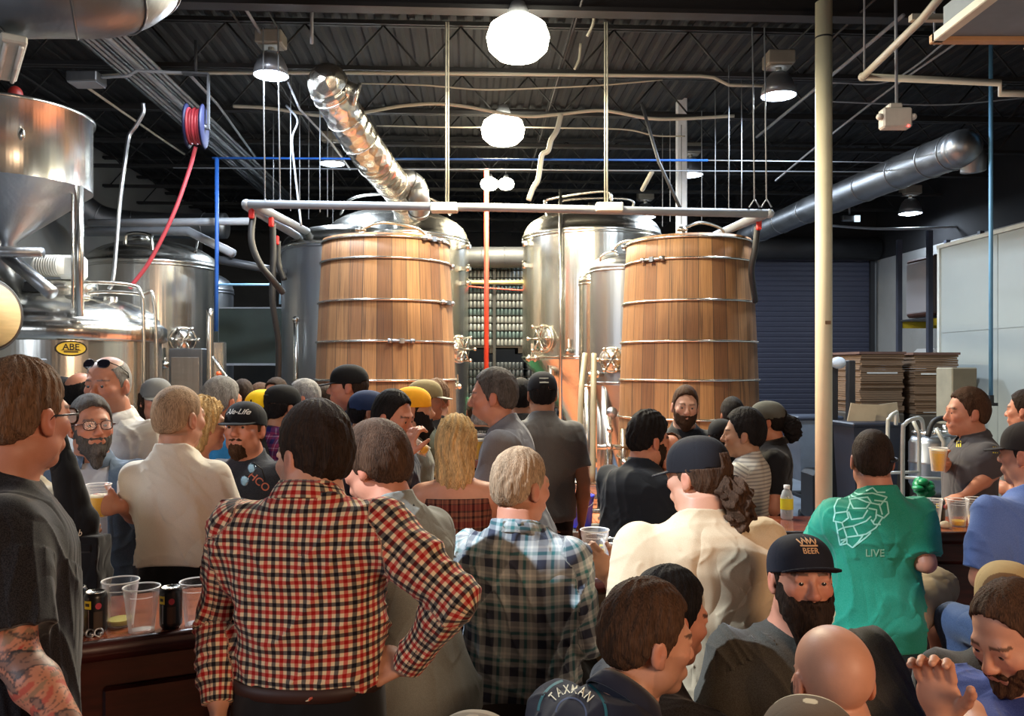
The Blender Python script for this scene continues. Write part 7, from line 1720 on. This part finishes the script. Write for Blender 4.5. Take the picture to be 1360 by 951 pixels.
cap_text(P5, 'Ale-Life', .036, plain('thread_white', C(214, 214, 210), .6), 'script_lettering', .040, .35)
cap_text(P28, 'BEER', .020, plain('thread_tan', C(206, 160, 116), .6), 'emblem', .024)
V_, F_ = polyline_ribbon([[(-.026, .012), (-.018, .0), (-.012, .014), (-.004, .002), (0, .018), (.004, .002), (.012, .014), (.018, .0), (.026, .012)], [(-.024, -.003), (.024, -.003)]], .004)
decal('emblem_crown', V_, F_, P28, P28['cap'], P28['K'](0, .22, .040), P28['Rh'] @ np.array([-1., 0, 0]), P28['Rh'] @ np.array([0, 0, 1.]), P28['Rh'] @ np.array([0, -1., 0]), plain('thread_tan', C(206, 160, 116), .6), P28['cap'])
def cap_patch(P, a, b_, w_, h_, mat, name, back=True):
    K = P['K']; co = P['cap']; R = P['Rh']; s_ = -1 if back else 1; o = K(a, s_ * .22, b_)
    V = [(x * w_, y * h_) for y in (-.5, .5) for x in np.linspace(-.5, .5, 7)]; Fc = [(i, i + 1, i + 8, i + 7) for i in range(6)]
    decal(name, V, Fc, P, co, o, R @ np.array([1., 0, 0]), R @ np.array([0, 0, 1.]), R @ np.array([0, -s_, 0]), mat, co)
cap_patch(P16, .0, .052, .055, .032, plain('patch_grey', C(170, 170, 160), .7), 'patch')
# side ticks on the ponytail cap
K = P23['K']; R = P23['Rh']
for dy in (-.012, .012):
    V = [(-.003, -.012), (.003, -.012), (.003, .012), (-.003, .012)]; o = K(.25, -.055 + dy, .018)
    decal('stitch_mark', V, [(0, 1, 2, 3)], P23, P23['cap'], o, R @ np.array([0, 1., 0]), R @ np.array([0, 0, 1.]), R @ np.array([-1., 0, 0]), plain('thread_silver', C(150, 146, 146), .6), P23['cap'])
# yellow stitching on the bartender shirt
text_on(P34, 'lll', .05, 1273, 590, 4.3, plain('stitch_yellow', C(220, 200, 40), .7), 'chest_stitching'); text_on(P34, 'lll', .05, 1322, 598, 4.3, plain('stitch_yellow', C(220, 200, 40), .7), 'back_stitching')
text_on(P18, 'BREWERY', .026, 634, 574, 5.1, plain('print_grey', C(140, 140, 140), .7), 'back_lettering')
text_on(P5, 'HCO', .05, 344, 640, 3.4, plain('print_rose', C(190, 110, 90), .7), 'chest_lettering', uxw=(.75, 0, -.66), uyw=(.66, 0, .75))
# sunglasses hooked on the navy tee
p = W(331, 630, 3.62); t = thing('sunglasses', 'pair of sunglasses hooked on the neckline of the script cap wearer', 'sunglasses', p)
for q in ((.012, .028), (-.02, -.028)):
    m = MB(); m.ball((q[0], 0, q[1]), (.020, .004, .024), 16, 10); m.build('lens', plain('mirror_lens', C(110, 140, 170), .1, .8), t)
m = MB(); m.tube([(.012, 0, .008), (-.012, 0, -.008)], .003, 6); m.tube([(.02, .0, .05), (.05, .02, .02), (.06, .03, -.03)], .003, 6); m.build('frame', M_HOSED, t)
# strap glasses on the green tee person
m = MB(); H_ = P33['H']; m.tube(smooth_path([H_(.086, .03, .012), H_(.090, -.03, .012), H_(.078, -.075, .010), H_(.05, -.10, .01)]), .006, 8); m.build('eyewear_cord', M_HOSED, P33['root'])
m = MB(); Hb = P29['H']; m.tube(smooth_path([Hb(.075, .0, -.135), Hb(.062, -.06, -.15), Hb(.0, -.085, -.155), Hb(-.062, -.06, -.15)]), .004, 8); m.build('neck_chain', M_SS, P29['root'])
# stools under the seated
def seat_for(P, label, rz=0):
    r = P['rw']; z = P['zp'] - .115 * P['s']; c = P['R2'] @ np.array([0, -.03, 0]); stool(r[0] + c[0], r[1] + c[1], z, label, rz)
for P_, lb in ((P19, 'black stool under the blue green plaid shirt'), (P23, 'black stool under the broad person in cream tee'), (P33, 'black stool under the green tee person'), (P28, 'low black stool under the long bearded person'),
               (P29, 'low black stool under the bald person'), (P31, 'low black stool under the lettered work shirt'), (P32, 'low black stool under the black haired person in black tee'), (P37, 'low black stool under the blue tee person at the bottom right'),
               (P38, 'low black stool under the striped cap wearer')): seat_for(P_, lb)
stool(2.05, 3.35, .80, 'empty black bar stool right of the green tee person')
stool(-.02, 2.3, .72, 'black vinyl stool with low back behind the plaid shirt', 0, True)
# ================================================================ light
def aim(o, tgt): d = Vector([float(v) for v in tgt]) - o.location; o.rotation_euler = d.to_track_quat('-Z', 'Y').to_euler(); return o
# cool sun beam from the left; soft fill added behind the camera
s1 = add_light('SPOT', (-3.3, 1.5, 4.9), 2200, (.74, .87, 1.0), .06, spot=17, blend=.30, name='sun_rim_spot'); aim(s1, (.40, 2.95, 1.1))
s6 = add_light('SPOT', (-4.6, 5.6, 4.6), 900, (.84, .92, 1.0), .06, spot=18, blend=.4, name='sun_rim_spot'); aim(s6, (-1.45, 3.3, 1.3))  # second spot, put in for the rim light on the cream tee
s2 = add_light('AREA', (-4.8, -1.5, 3.2), 100, (.80, .88, 1.0), (2.2, 1.6), name='soft_fill'); aim(s2, (0, 3.5, 1.2))  # added cool fill, no window stands here
s3 = add_light('AREA', (2.6, -1.2, 2.7), 92, (1.0, .66, .42), (1.4, 1.0), name='warm_key'); aim(s3, (1.0, 2.4, .9))  # warm key added for the foreground faces, no pendant is built
s4 = add_light('AREA', (-2.5, 7.0, 4.9), 80, (.90, .94, 1.0), 1.0, name='lamp_light'); s4.rotation_euler = (0, 0, 0)
s5 = add_light('AREA', (.2, 5.2, 4.9), 90, (1.0, .93, .78), .8, name='lamp_light')
w = bpy.data.worlds.new('world'); scene.world = w; w.use_nodes = True; bg = w.node_tree.nodes['Background']; bg.inputs[0].default_value = (.55, .62, .75, 1); bg.inputs[1].default_value = .05
c = bpy.data.cameras.new('camera'); co = bpy.data.objects.new('camera', c); COL.objects.link(co); co.location = (0, 0, CZ); co.rotation_euler = (R_(90), 0, 0)
c.sensor_width = 36; c.lens = 36 * F / 1360; c.shift_y = (HY - 475.5) / 1360; c.clip_start = .05; scene.camera = co
scene.view_settings.view_transform = 'Standard'; scene.view_settings.look = 'None'; scene.view_settings.exposure = 0.28; scene.view_settings.gamma = 1
print('DONE', time.time() - T0)
